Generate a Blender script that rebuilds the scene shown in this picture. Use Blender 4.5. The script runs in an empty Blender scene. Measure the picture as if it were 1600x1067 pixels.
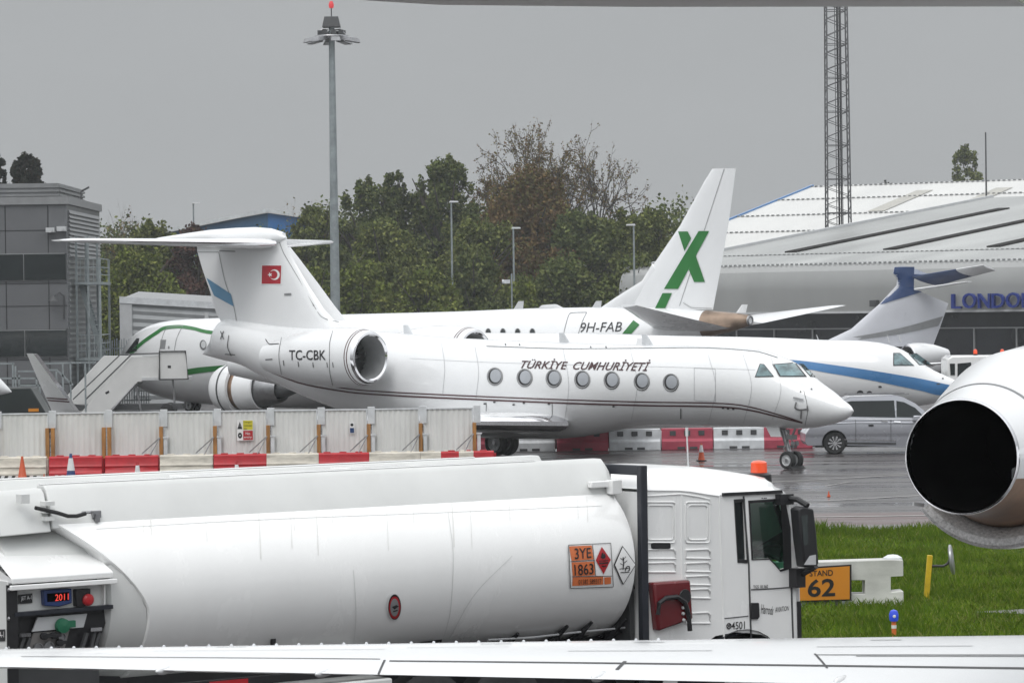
import bpy, bmesh, math, random
import numpy as np
from mathutils import Vector, Matrix
from mathutils.geometry import tessellate_polygon

C = bpy.context
scene = C.scene
COL = scene.collection
random.seed(7)
rad = math.radians

# ------------------------------------------------------------------ camera
F = 5000.0; CX, CY = 800.0, 533.5; HOR = 480.0; CAMH = 4.85; ROLL = 0.013
cd = bpy.data.cameras.new('camera'); cam = bpy.data.objects.new('camera', cd); COL.objects.link(cam)
cd.sensor_width = 36.0; cd.lens = F / 1600.0 * 36.0; cd.clip_start = 0.5; cd.clip_end = 6000
PITCH = math.atan((CY - HOR) / F)
CR = Matrix.Rotation(math.pi / 2 - PITCH, 3, 'X') @ Matrix.Rotation(-ROLL, 3, 'Z')
cam.matrix_world = Matrix.Translation((0, 0, CAMH)) @ CR.to_4x4()
scene.camera = cam
CAM = Vector((0, 0, CAMH))

# ------------------------------------------------------------------ world, sun, exposure
SUN_EL, SUN_AZ = 58.0, 205.0      # overcast: very soft sun from behind the camera's left
w = bpy.data.worlds.new('World'); scene.world = w; w.use_nodes = True
nt = w.node_tree; nt.nodes.clear()
out = nt.nodes.new('ShaderNodeOutputWorld'); bg = nt.nodes.new('ShaderNodeBackground')
sky = nt.nodes.new('ShaderNodeTexSky'); sky.sky_type = 'NISHITA'; sky.sun_disc = False
sky.sun_elevation = rad(SUN_EL); sky.sun_rotation = rad(SUN_AZ); sky.dust_density = 4
hs = nt.nodes.new('ShaderNodeHueSaturation'); hs.inputs['Saturation'].default_value = 0.06
tc = nt.nodes.new('ShaderNodeTexCoord'); sp = nt.nodes.new('ShaderNodeSeparateXYZ')
ramp = nt.nodes.new('ShaderNodeValToRGB')
e = ramp.color_ramp.elements
e[0].position = 0.0; e[0].color = (0.305, 0.318, 0.327, 1)
e[1].position = 1.0; e[1].color = (1.22, 1.22, 1.24, 1)
for p_, v_ in ((0.03, 0.328), (0.10, 0.306), (0.30, 0.66), (0.6, 1.12)):
    q = e.new(p_); q.color = (v_ * 0.965, v_ * 1.0, v_ * 1.025, 1)
nz = nt.nodes.new('ShaderNodeTexNoise'); nz.inputs['Scale'].default_value = 7.0; nz.inputs['Detail'].default_value = 4
mp = nt.nodes.new('ShaderNodeMapping'); mp.inputs['Scale'].default_value = (1, 1, 3)
mulv = nt.nodes.new('ShaderNodeMapRange'); mulv.inputs[1].default_value = .3; mulv.inputs[2].default_value = .7; mulv.inputs[3].default_value = 9.95; mulv.inputs[4].default_value = 10.35
vm = nt.nodes.new('ShaderNodeVectorMath'); vm.operation = 'SCALE'
mix = nt.nodes.new('ShaderNodeMix'); mix.data_type = 'RGBA'; mix.inputs[0].default_value = 0.9
L = nt.links.new
L(tc.outputs['Generated'], sp.inputs[0]); L(sp.outputs['Z'], ramp.inputs[0])
L(tc.outputs['Generated'], mp.inputs[0]); L(mp.outputs[0], nz.inputs['Vector']); L(nz.outputs[0], mulv.inputs[0])
L(ramp.outputs[0], vm.inputs[0]); L(mulv.outputs[0], vm.inputs['Scale'])
L(sky.outputs[0], hs.inputs['Color']); L(hs.outputs[0], mix.inputs['A']); L(vm.outputs[0], mix.inputs['B'])
L(mix.outputs['Result'], bg.inputs[0]); L(bg.outputs[0], out.inputs[0])
bg.inputs[1].default_value = 0.12
sd = bpy.data.lights.new('sun', 'SUN'); sd.energy = 0.8; sd.angle = rad(25); sd.color = (1, 0.97, 0.93)
so = bpy.data.objects.new('sun', sd); COL.objects.link(so)
az = rad(SUN_AZ)
sdir = Vector((math.sin(az) * math.cos(rad(SUN_EL)), math.cos(az) * math.cos(rad(SUN_EL)), math.sin(rad(SUN_EL))))
so.rotation_euler = sdir.to_track_quat('Z', 'Y').to_euler()
scene.view_settings.view_transform = 'Standard'; scene.view_settings.look = 'None'
scene.view_settings.gamma = 1.0; scene.view_settings.exposure = 0.15
scene.cycles.max_bounces = 6; scene.cycles.diffuse_bounces = 3; scene.cycles.glossy_bounces = 3
scene.cycles.transparent_max_bounces = 8; scene.cycles.volume_bounces = 1
HAZE = 0.00032

# ------------------------------------------------------------------ pixel <-> world helpers (photo pixels 1600x1067)
def ray(px, py):
    d = CR @ Vector(((px - CX) / F, -(py - CY) / F, -1.0))
    return d / d.y
def P(px, py, D):
    return CAM + ray(px, py) * D
def G(px, py, z=0.0):
    d = ray(px, py); return CAM + d * ((z - CAMH) / d.z)

def pchip(xs, ys, x):
    xs = np.array(xs, float); ys = np.array(ys, float); h = np.diff(xs); dl = np.diff(ys) / h
    n = len(xs); m = np.zeros(n)
    for i in range(1, n - 1):
        if dl[i-1] * dl[i] > 0:
            w1 = 2*h[i] + h[i-1]; w2 = h[i] + 2*h[i-1]
            m[i] = (w1 + w2) / (w1/dl[i-1] + w2/dl[i])
    m[0] = dl[0]; m[-1] = dl[-1]
    x = np.clip(np.asarray(x, float), xs[0], xs[-1])
    k = np.clip(np.searchsorted(xs, x) - 1, 0, n - 2); t = (x - xs[k]) / h[k]
    return ((1+2*t)*(1-t)**2)*ys[k] + t*(1-t)**2*h[k]*m[k] + t*t*(3-2*t)*ys[k+1] + t*t*(t-1)*h[k]*m[k+1]

# ------------------------------------------------------------------ materials
MATS = {}
def mat(name, col, rough=0.5, metal=0.0, var=0.12, scale=1.2, bump=0.0, coat=0.0, rvar=0.12, emit=None, alpha=None, stretch=None, spec=0.5, bscale=None):
    if name in MATS: return MATS[name]
    m = bpy.data.materials.new(name); m.use_nodes = True; n = m.node_tree; b = n.nodes['Principled BSDF']
    b.inputs['Metallic'].default_value = metal; b.inputs['Specular IOR Level'].default_value = spec
    b.inputs['Coat Weight'].default_value = coat; b.inputs['Coat Roughness'].default_value = 0.08
    t = n.nodes.new('ShaderNodeTexCoord'); mpn = n.nodes.new('ShaderNodeMapping'); no = n.nodes.new('ShaderNodeTexNoise')
    if stretch: mpn.inputs['Scale'].default_value = stretch
    no.inputs['Scale'].default_value = scale; no.inputs['Detail'].default_value = 6; no.inputs['Roughness'].default_value = 0.6
    n.links.new(t.outputs['Object'], mpn.inputs[0]); n.links.new(mpn.outputs[0], no.inputs['Vector'])
    mr = n.nodes.new('ShaderNodeMapRange'); mr.inputs[1].default_value = 0.3; mr.inputs[2].default_value = 0.7
    mr.inputs[3].default_value = 1 - var; mr.inputs[4].default_value = 1 + var * 0.5
    n.links.new(no.outputs[0], mr.inputs[0])
    sc = n.nodes.new('ShaderNodeVectorMath'); sc.operation = 'SCALE'; sc.inputs[0].default_value = col
    n.links.new(mr.outputs[0], sc.inputs['Scale']); n.links.new(sc.outputs[0], b.inputs['Base Color'])
    r2 = n.nodes.new('ShaderNodeMapRange'); r2.inputs[1].default_value = 0.3; r2.inputs[2].default_value = 0.7
    r2.inputs[3].default_value = max(0.02, rough - rvar * rough); r2.inputs[4].default_value = min(1, rough + rvar * rough)
    n.links.new(no.outputs[0], r2.inputs[0]); n.links.new(r2.outputs[0], b.inputs['Roughness'])
    if bump:
        bn = n.nodes.new('ShaderNodeBump'); bn.inputs['Strength'].default_value = bump; bn.inputs['Distance'].default_value = 0.02
        if bscale:
            n2 = n.nodes.new('ShaderNodeTexNoise'); n2.inputs['Scale'].default_value = bscale; n2.inputs['Detail'].default_value = 3
            n.links.new(mpn.outputs[0], n2.inputs['Vector']); n.links.new(n2.outputs[0], bn.inputs['Height'])
        else: n.links.new(no.outputs[0], bn.inputs['Height'])
        n.links.new(bn.outputs[0], b.inputs['Normal'])
    if emit:
        b.inputs['Emission Color'].default_value = (*emit[0], 1); b.inputs['Emission Strength'].default_value = emit[1]
    if alpha is not None: b.inputs['Alpha'].default_value = alpha
    MATS[name] = m; return m

WHITE = mat('aircraft_white', (0.77, 0.78, 0.79), 0.22, var=0.05, scale=0.5, coat=0.4)
WHITE2 = mat('aircraft_white_worn', (0.77, 0.78, 0.79), 0.28, var=0.09, scale=0.8, coat=0.3)
TRUCKW = mat('truck_white', (0.85, 0.855, 0.85), 0.24, var=0.04, scale=1.3, coat=0.4, stretch=(1.2,1,.5), rvar=.3)
TRUCKG = mat('truck_grey_white', (0.66, 0.67, 0.66), 0.4, var=0.07, scale=1.5)
CHROME = mat('polished_metal', (0.75, 0.75, 0.77), 0.12, 1.0, var=0.12, scale=3)
MATTEW = mat('matte_white', (0.78, 0.78, 0.78), 0.55, var=0.05, scale=0.7, spec=0.2)
STEEL = mat('dull_steel', (0.35, 0.35, 0.36), 0.38, 1.0, var=0.25, scale=4)
GALV = mat('galvanised_steel', (0.30, 0.335, 0.345), 0.5, 0.5, var=0.25, scale=3)
RUBBER = mat('rubber', (0.018, 0.018, 0.019), 0.7, var=0.3, scale=6)
BLACK = mat('black_paint', (0.012, 0.012, 0.014), 0.45, var=0.3, scale=3)
NAVYBLK = mat('navy_black_steel', (0.016, 0.019, 0.028), 0.4, var=0.3, scale=2)
VOID = mat('dark_void', (0.002, 0.002, 0.002), 0.95, var=0.1, spec=0.02)
DGREY = mat('dark_grey', (0.06, 0.062, 0.065), 0.55, var=0.2, scale=3)
GREY = mat('mid_grey', (0.24, 0.245, 0.25), 0.5, var=0.15, scale=2)
LGREY = mat('light_grey', (0.5, 0.51, 0.52), 0.45, var=0.1, scale=2)
MAROON = mat('maroon_paint', (0.060, 0.010, 0.013), 0.35, var=0.1)
INK = mat('black_lettering', (0.012, 0.012, 0.014), 0.4, var=0.1)
RED = mat('red_paint', (0.42, 0.012, 0.018), 0.35, var=0.12, scale=3)
DKRED = mat('dark_red_plastic', (0.13, 0.005, 0.009), 0.25, var=0.2, scale=3, coat=0.3)
GREEN = mat('green_paint', (0.018, 0.16, 0.030), 0.35, var=0.1)
BLUE = mat('mid_blue_paint', (0.045, 0.17, 0.40), 0.3, var=0.1, coat=0.3)
PALEBLUE = mat('pale_blue_paint', (0.10, 0.25, 0.40), 0.35, var=0.06)
NAVY = mat('navy_paint', (0.012, 0.045, 0.15), 0.3, var=0.1, coat=0.3)
LETBLUE = mat('letter_blue', (0.010, 0.030, 0.21), 0.4, var=0.15)
ORANGE = mat('orange_sign', (0.60, 0.22, 0.012), 0.45, var=0.06)
HAZ = mat('hazard_orange', (0.72, 0.17, 0.045), 0.45, var=0.08)
YEL = mat('yellow_paint', (0.62, 0.42, 0.012), 0.5, var=0.2, scale=6)
SIGNYEL = mat('sign_yellow', (0.62, 0.55, 0.03), 0.5, var=0.1)
SIGNW = mat('sign_white', (0.78, 0.78, 0.78), 0.5, var=0.05)
CONEO = mat('cone_orange', (0.55, 0.085, 0.022), 0.5, var=0.15, scale=5)
CONEB = mat('cone_blue', (0.03, 0.06, 0.19), 0.5, var=0.15, scale=5)
CONEW = mat('cone_reflective', (0.72, 0.73, 0.74), 0.4, var=0.1, scale=5)
GLASSD = mat('dark_glass', (0.012, 0.017, 0.018), 0.05, var=0.3, scale=0.6, spec=0.4)
GLASSC = mat('cockpit_glass', (0.15, 0.25, 0.27), 0.05, var=0.85, scale=2.6, coat=0.6)  # strong noise in the base colour stands in for pale reflections
PORTH = mat('cabin_window_blind', (0.36, 0.38, 0.41), 0.12, var=0.1, coat=0.5)
TIMBER = mat('orange_timber', (0.40, 0.19, 0.055), 0.75, var=0.55, scale=7, stretch=(1, 1, 0.25))
HOARD = mat('hoarding_white', (0.70, 0.70, 0.685), 0.5, var=0.14, scale=1.6, stretch=(1, 1, 0.35))
REDPL = mat('red_plastic', (0.46, 0.010, 0.020), 0.42, var=0.25, scale=3)
PINKPL = mat('faded_red_plastic', (0.40, 0.060, 0.095), 0.45, var=0.25, scale=2)
DIRTYW = mat('dirty_white_plastic', (0.64, 0.60, 0.52), 0.6, var=0.45, scale=4, stretch=(0.4, 1, 2))
WPLAST = mat('white_plastic', (0.62, 0.64, 0.66), 0.45, var=0.2, scale=3)
BROWN = mat('heat_stained_metal', (0.30, 0.19, 0.125), 0.5, 0.15, var=0.45, scale=2.5)
TANM = mat('tan_metal', (0.30, 0.22, 0.165), 0.4, 0.6, var=0.3, scale=2.5)
SILVER = mat('silver_car_paint', (0.42, 0.43, 0.47), 0.26, 0.35, var=0.06, coat=0.6)
TREADED = mat('led_red', (0.6, 0.02, 0.02), 0.4, emit=((1.0, 0.08, 0.05), 0.7))
BEACON = mat('orange_lens', (0.72, 0.065, 0.010), 0.2, var=0.1, coat=0.5, emit=((1.0, 0.09, 0.01), 0.2))

# ------------------------------------------------------------------ mesh builder
class MB:
    def __init__(s): s.v = []; s.f = []; s.m = []
    def add(s, vs, fs, m=0):
        o = len(s.v); s.v += [tuple(p) for p in vs]
        s.f += [tuple(i + o for i in f) for f in fs]; s.m += [m] * len(fs); return s
    def box(s, x0, x1, y0, y1, z0, z1, m=0):
        return s.add([(x0,y0,z0),(x1,y0,z0),(x1,y1,z0),(x0,y1,z0),(x0,y0,z1),(x1,y0,z1),(x1,y1,z1),(x0,y1,z1)],
                     [(0,3,2,1),(4,5,6,7),(0,1,5,4),(1,2,6,5),(2,3,7,6),(3,0,4,7)], m)
    def hexa(s, b, t, m=0):
        return s.add(list(b) + list(t), [(0,3,2,1),(4,5,6,7),(0,1,5,4),(1,2,6,5),(2,3,7,6),(3,0,4,7)], m)
    def bar(s, p, q, w, h=None, up=(0,0,1), m=0):
        p = Vector(p); q = Vector(q); h = h or w; d = (q - p).normalized(); u = Vector(up)
        if abs(d.dot(u)) > 0.98: u = Vector((1,0,0)) if abs(d.x) < 0.9 else Vector((0,1,0))
        a = d.cross(u).normalized() * w / 2; b = a.cross(d).normalized() * h / 2
        return s.hexa([p-a-b, p+a-b, p+a+b, p-a+b], [q-a-b, q+a-b, q+a+b, q-a+b], m)
    def ring(s, c, ax, r, n, ph=0.0, up=(0,0,1), ry=None):
        ax = Vector(ax).normalized(); u = Vector(up)
        if abs(ax.dot(u)) > 0.98: u = Vector((0,1,0))
        a = ax.cross(u).normalized(); b = ax.cross(a).normalized(); ry = ry or r
        return [Vector(c) + a*(r*math.cos(ph+2*math.pi*k/n)) + b*(ry*math.sin(ph+2*math.pi*k/n)) for k in range(n)]
    def loft(s, rings, closed=True, c0=True, c1=True, m=0):
        n = len(rings[0]); vs = [p for r in rings for p in r]; fs = []
        for i in range(len(rings)-1):
            for k in range(n if closed else n-1):
                k2 = (k+1) % n; fs.append((i*n+k, i*n+k2, (i+1)*n+k2, (i+1)*n+k))
        if c0: fs.append(tuple(range(n-1,-1,-1)))
        if c1: fs.append(tuple((len(rings)-1)*n+k for k in range(n)))
        return s.add(vs, fs, m)
    def cyl(s, p, q, r0, r1=None, n=12, m=0, caps=True):
        r1 = r0 if r1 is None else r1; p = Vector(p); q = Vector(q); d = q - p
        return s.loft([s.ring(p,d,r0,n), s.ring(q,d,r1,n)], True, caps, caps, m)
    def tube(s, pts, r, n=8, m=0):
        pts = [Vector(p) for p in pts]; rs = []
        for i, p in enumerate(pts):
            d = (pts[min(i+1,len(pts)-1)] - pts[max(i-1,0)])
            rr = r[i] if isinstance(r, (list,tuple)) else r
            rs.append(s.ring(p, d, rr, n, up=(0.05,0.1,1)))
        return s.loft(rs, m=m)
    def lathe(s, o, ax, prof, n=32, m=0, a0=0.0, a1=None, up=(0,0,1), caps=False):
        o = Vector(o); ax = Vector(ax).normalized(); u = Vector(up)
        if abs(ax.dot(u)) > 0.98: u = Vector((0,1,0))
        a = ax.cross(u).normalized(); b = a.cross(ax).normalized()
        full = a1 is None; a1 = a0 + 2*math.pi if full else a1; cnt = n if full else n + 1
        rs = []
        for t, r in prof:
            r = max(r, 1e-4)
            rs.append([o + ax*t + a*(r*math.sin(a0+(a1-a0)*k/n)) + b*(r*math.cos(a0+(a1-a0)*k/n)) for k in range(cnt)])
        return s.loft(rs, full, caps, caps, m)
    def prism(s, poly, vec, m=0):
        n = len(poly); vec = Vector(vec); a = [Vector(p) for p in poly]; b = [p + vec for p in a]
        return s.add(a + b, [tuple(range(n-1,-1,-1)), tuple(range(n,2*n))] + [(k,(k+1)%n,(k+1)%n+n,k+n) for k in range(n)], m)
    def holed(s, outer, holes, vec, m=0):
        loops = [[Vector(p) for p in outer]] + [[Vector(p) for p in h] for h in holes]
        vec = Vector(vec); fl = [p for l in loops for p in l]; n = len(fl)
        tri = tessellate_polygon(loops); fs = [tuple(t) for t in tri] + [tuple(n + i for i in reversed(t)) for t in tri]
        o = 0
        for l in loops:
            k = len(l)
            fs += [(o+i, o+(i+1)%k, n+o+(i+1)%k, n+o+i) for i in range(k)]; o += k
        return s.add(fl + [p + vec for p in fl], fs, m)
    def wing(s, secs, n=10, m=0, caps=True):
        rings = []
        for le, te, th in secs:      # th = half-thickness vector at max thickness
            le = Vector(le); te = Vector(te); th = Vector(th); r = []
            for k in range(n+1):
                x = 0.5*(1-math.cos(math.pi*k/n)); y = 2.9*(0.2969*x**.5-0.126*x-0.3516*x*x+0.2843*x**3-0.1036*x**4)/0.29
                r.append(le.lerp(te, x) + th * y * 0.345 * 2.9)
            for k in range(n-1, 0, -1):
                x = 0.5*(1-math.cos(math.pi*k/n)); y = 2.9*(0.2969*x**.5-0.126*x-0.3516*x*x+0.2843*x**3-0.1036*x**4)/0.29
                r.append(le.lerp(te, x) - th * y * 0.345 * 2.9)
            rings.append(r)
        return s.loft(rings, True, caps, caps, m)
    def build(s, name, mats, parent=None, smooth=True, world=False, bevel=0.0, ang=38, rec=True):
        me = bpy.data.meshes.new(name)
        vs = s.v
        if world and parent is not None:
            inv = root_of(parent)['_M'].inverted(); vs = [tuple(inv @ Vector(p)) for p in vs]
        me.from_pydata(vs, [], s.f)
        for mm in (mats if isinstance(mats, (list, tuple)) else [mats]): me.materials.append(mm)
        me.polygons.foreach_set('material_index', s.m)
        if rec and len(s.f) < 20000:
            bm = bmesh.new(); bm.from_mesh(me); bmesh.ops.recalc_face_normals(bm, faces=bm.faces); bm.to_mesh(me); bm.free()
        if smooth:
            me.polygons.foreach_set('use_smooth', [True]*len(me.polygons)); me.set_sharp_from_angle(angle=rad(ang))
        me.update()
        o = bpy.data.objects.new(name, me); COL.objects.link(o)
        if parent is not None: o.parent = parent if not isinstance(parent, dict) else parent['o']
        if bevel:
            b = o.modifiers.new('bevel', 'BEVEL'); b.width = bevel; b.segments = 2; b.limit_method = 'ANGLE'; b.angle_limit = rad(40)
        return o

ROOTS = {}
def root_of(o):
    if isinstance(o, dict): return o
    while o.parent is not None: o = o.parent
    return ROOTS[o]
def tag(o, label=None, cat=None, group=None, kind=None):
    if label: o['label'] = label
    if cat: o['category'] = cat
    if group: o['group'] = group
    if kind: o['kind'] = kind
    return o
def thing(name, label, cat, loc=(0,0,0), rz=0.0, group=None):
    o = bpy.data.objects.new(name, None); COL.objects.link(o); o.empty_display_size = 0.3
    o.location = loc; o.rotation_euler = (0,0,rz); tag(o, label, cat, group)
    ROOTS[o] = {'o': o, '_M': Matrix.Translation(loc) @ Matrix.Rotation(rz, 4, 'Z')}
    return o
def M_of(o): return ROOTS[o]['_M']
def copy_tree(o, parent=None):
    c = o.copy(); COL.objects.link(c)
    if parent is not None: c.parent = parent
    for ch in list(o.children): copy_tree(ch, c)
    return c

# ------------------------------------------------------------------ casting photo points on to surfaces
class Surf:
    """ implicit surface fn(local point)<0 inside, in the frame of thing o """
    def __init__(s, o, fn, D0, D1, n=80):
        s.M = M_of(o); s.I = s.M.inverted(); s.fn = fn; s.D0 = D0; s.D1 = D1; s.n = n; s.O = s.I @ CAM; s.R = s.I.to_3x3()
    def hit(s, px, py, off=0.0):
        d = s.R @ ray(px, py); O = s.O; fn = s.fn; prev = s.D0; st = (s.D1 - s.D0) / s.n
        best = (9e9, s.D0)
        for k in range(1, s.n + 1):
            t = s.D0 + st * k; val = fn(O + d * t)
            if val < best[0]: best = (val, t)
            if val < 0:
                a, b = t - st, t
                for _ in range(16):
                    c = (a + b) / 2
                    if fn(O + d * c) < 0: b = c
                    else: a = c
                t = b; break
        else: t = best[1]
        p = O + d * t; e_ = 0.01
        g = Vector([(fn(p + v) - fn(p - v)) for v in (Vector((e_,0,0)), Vector((0,e_,0)), Vector((0,0,e_)))])
        g.normalize()
        return p + g * off
class Plane:
    """ local plane through q with normal nrm (pointing to the camera) """
    def __init__(s, o, q, nrm):
        s.I = M_of(o).inverted(); s.O = s.I @ CAM; s.R = s.I.to_3x3(); s.q = Vector(q); s.n = Vector(nrm).normalized()
    def hit(s, px, py, off=0.0):
        d = s.R @ ray(px, py); t = (s.q - s.O).dot(s.n) / d.dot(s.n)
        return s.O + d * t + s.n * off
def dec_poly(mb, surf, pts, off=0.01, m=0, dens=0):
    if dens:
        dec_fill(mb, surf, pts, off, m, dens); return
        q = []
        for i, p in enumerate(pts):
            p2 = pts[(i+1) % len(pts)]; n = max(1, int(math.dist(p, p2) / dens))
            q += [(p[0]+(p2[0]-p[0])*k/n, p[1]+(p2[1]-p[1])*k/n) for k in range(n)]
        pts = q
    vs = [surf.hit(x, y, off) for x, y in pts]
    c = sum(vs, Vector()) / len(vs)
    n = len(vs)
    if dens:
        cx = sum(p[0] for p in pts)/n; cy = sum(p[1] for p in pts)/n; c = surf.hit(cx, cy, off)
        mb.add(vs + [c], [(k, (k+1) % n, n) for k in range(n)], m)
    else: mb.add(vs, [tuple(range(n))], m)
def dec_fill(mb, surf, pts, off, m, dens):
    q = []
    for i, p in enumerate(pts):
        p2 = pts[(i+1) % len(pts)]; n = max(1, int(math.ceil(math.dist(p, p2) / dens)))
        q += [(p[0]+(p2[0]-p[0])*k/n, p[1]+(p2[1]-p[1])*k/n) for k in range(n)]
    V = list(q); T = [tuple(t) for t in tessellate_polygon([[Vector((x, y, 0)) for x, y in q]])]; mid = {}
    for _ in range(5):
        out_ = []; ch = False
        def md(a, b):
            k = (min(a,b), max(a,b))
            if k not in mid: V.append(((V[a][0]+V[b][0])/2, (V[a][1]+V[b][1])/2)); mid[k] = len(V)-1
            return mid[k]
        lng = {}
        for t in T:
            for a, b in ((t[0],t[1]),(t[1],t[2]),(t[2],t[0])): lng[(min(a,b),max(a,b))] = math.dist(V[a],V[b]) > dens*1.45
        for t in T:
            e_ = [lng[(min(a,b),max(a,b))] for a, b in ((t[0],t[1]),(t[1],t[2]),(t[2],t[0]))]; n = sum(e_)
            if n == 0: out_.append(t); continue
            ch = True
            if n == 3:
                a,b,c = md(t[0],t[1]), md(t[1],t[2]), md(t[2],t[0]); out_ += [(t[0],a,c),(a,t[1],b),(c,b,t[2]),(a,b,c)]
            elif n == 1:
                k = e_.index(True); a,b,c = t[k],t[(k+1)%3],t[(k+2)%3]; m_ = md(a,b); out_ += [(a,m_,c),(m_,b,c)]
            else:
                k = e_.index(False); a,b,c = t[k],t[(k+1)%3],t[(k+2)%3]; m1 = md(b,c); m2 = md(c,a); out_ += [(a,b,m1),(a,m1,m2),(m2,m1,c)]
        T = out_
        if not ch: break
    mb.add([surf.hit(x, y, off) for x, y in V], T, m)
def ell(cx, cy, rx, ry, n=24, rot=0):
    return [(cx + rx*math.cos(2*math.pi*k/n)*math.cos(rot) - ry*math.sin(2*math.pi*k/n)*math.sin(rot),
             cy + rx*math.cos(2*math.pi*k/n)*math.sin(rot) + ry*math.sin(2*math.pi*k/n)*math.cos(rot)) for k in range(n)]
def resamp(pl, n):
    d = [0]
    for i in range(1, len(pl)): d.append(d[-1] + math.dist(pl[i], pl[i-1]))
    t = np.linspace(0, d[-1], n)
    return list(zip(pchip(d, [p[0] for p in pl], t), pchip(d, [p[1] for p in pl], t)))
def dec_strip(mb, surf, top, bot, n=30, k=2, off=0.01, m=0):
    a = resamp(top, n); b = resamp(bot, n); vs = []
    for (x0,y0),(x1,y1) in zip(a, b):
        for j in range(k+1): vs.append(surf.hit(x0+(x1-x0)*j/k, y0+(y1-y0)*j/k, off))
    K = k+1
    mb.add(vs, [(i*K+j, i*K+j+1, (i+1)*K+j+1, (i+1)*K+j) for i in range(n-1) for j in range(k)], m)
def dec_line(mb, surf, pl, wpx, n=30, off=0.01, m=0):
    q = resamp(pl, n); top = []; bot = []
    for i, p in enumerate(q):
        a = q[max(0,i-1)]; b = q[min(n-1,i+1)]; dx, dy = b[0]-a[0], b[1]-a[1]; l = math.hypot(dx,dy) or 1
        top.append((p[0]-dy/l*wpx/2, p[1]+dx/l*wpx/2)); bot.append((p[0]+dy/l*wpx/2, p[1]-dx/l*wpx/2))
    vs = []
    for a, b in zip(top, bot): vs += [surf.hit(a[0],a[1],off), surf.hit(b[0],b[1],off)]
    mb.add(vs, [(2*i,2*i+1,2*i+3,2*i+2) for i in range(n-1)], m)
_tc = {}
def text2d(s, shear=0.0, bold=0.0, space=1.0):
    key = (s, shear, bold, space)
    if key in _tc: return _tc[key]
    cu = bpy.data.curves.new('lettering', 'FONT'); cu.body = s; cu.shear = shear; cu.offset = bold; cu.space_character = space
    cu.resolution_u = 3; cu.fill_mode = 'FRONT'
    o = bpy.data.objects.new('lettering', cu); COL.objects.link(o)
    dg = C.evaluated_depsgraph_get(); me = bpy.data.meshes.new_from_object(o.evaluated_get(dg))
    vs = [(v.co.x, v.co.y) for v in me.vertices]; fs = [tuple(p.vertices) for p in me.polygons]
    bpy.data.objects.remove(o); bpy.data.curves.remove(cu); bpy.data.meshes.remove(me)
    x0 = min(v[0] for v in vs); x1 = max(v[0] for v in vs); y0 = min(v[1] for v in vs); y1 = max(v[1] for v in vs)
    _tc[key] = ([((x-x0)/(x1-x0), (y-y0)/(y1-y0)) for x, y in vs], fs); return _tc[key]
def dec_text(mb, surf, s, TL, TR, BR, BL, off=0.012, m=0, **k):
    vs, fs = text2d(s, **k); o = []
    for u, v in vs:
        t = 1 - v
        x = (TL[0]*(1-u)+TR[0]*u)*(1-t) + (BL[0]*(1-u)+BR[0]*u)*t
        y = (TL[1]*(1-u)+TR[1]*u)*(1-t) + (BL[1]*(1-u)+BR[1]*u)*t
        o.append(surf.hit(x, y, off))
    mb.add(o, fs, m)
def text3d(mb, s, o, ux, uy, wdt, hgt, m=0, **k):
    vs, fs = text2d(s, **k); o = Vector(o); ux = Vector(ux); uy = Vector(uy)
    mb.add([o + ux*(u*wdt) + uy*(v*hgt) for u, v in vs], fs, m)
def zl(pts, ox, oy, sc=0.25): return [(ox + x*sc, oy + y*sc) for x, y in pts]
# ================================================================== JETS
def afoil(x):
    x = min(max(x, 0.0), 1.0); return 10*(0.2969*x**.5-0.126*x-0.3516*x*x+0.2843*x**3-0.1036*x**4)
class Fus:
    def __init__(s, o, top, bot, wmax, wfn=None, D=(80,130), kw=1.0, n=90):
        s.o = o; pl = Plane(o, (0,0,0), (0,1,0))
        T = sorted([(p.x, p.z) for p in (pl.hit(*q) for q in top)]); B = sorted([(p.x, p.z) for p in (pl.hit(*q) for q in bot)])
        s.s0 = min(T[0][0], B[0][0]); s.s1 = max(T[-1][0], B[-1][0])
        u = np.linspace(0, 1, n); S = s.s0 + (s.s1 - s.s0) * (0.5*(1-np.cos(math.pi*u)))
        zt = pchip([p[0] for p in T], [p[1] for p in T], S); zb = pchip([p[0] for p in B], [p[1] for p in B], S)
        s.S = S; s.zc = (zt+zb)/2; s.h = np.maximum((zt-zb)/2, 0.03)
        s.w = np.minimum(wmax, kw*s.h) if wfn is None else np.array([wfn(a, b) for a, b in zip(S - s.s0, s.h)])
        s.surf = Surf(o, s.fn, D[0], D[1]); s.mid = pl
    def at(s, x): return float(np.interp(x, s.S, s.zc)), float(np.interp(x, s.S, s.h)), float(np.interp(x, s.S, s.w))
    def fn(s, p):
        if p.x < s.s0 or p.x > s.s1: return 1 + abs(p.x - max(s.s0, min(s.s1, p.x)))
        c, h, w_ = s.at(p.x); return (p.y/w_)**2 + ((p.z-c)/h)**2 - 1
    def mesh(s, mb, n=40, m=0):
        rs = []
        for x, c, h, w_ in zip(s.S, s.zc, s.h, s.w):
            rs.append([Vector((x, w_*math.sin(2*math.pi*k/n), c + h*math.cos(2*math.pi*k/n))) for k in range(n)])
        mb.loft(rs, m=m); return mb
    def lat(s, x, z):
        c, h, w_ = s.at(x); return w_*math.sqrt(max(0, 1-((z-c)/h)**2))
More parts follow.
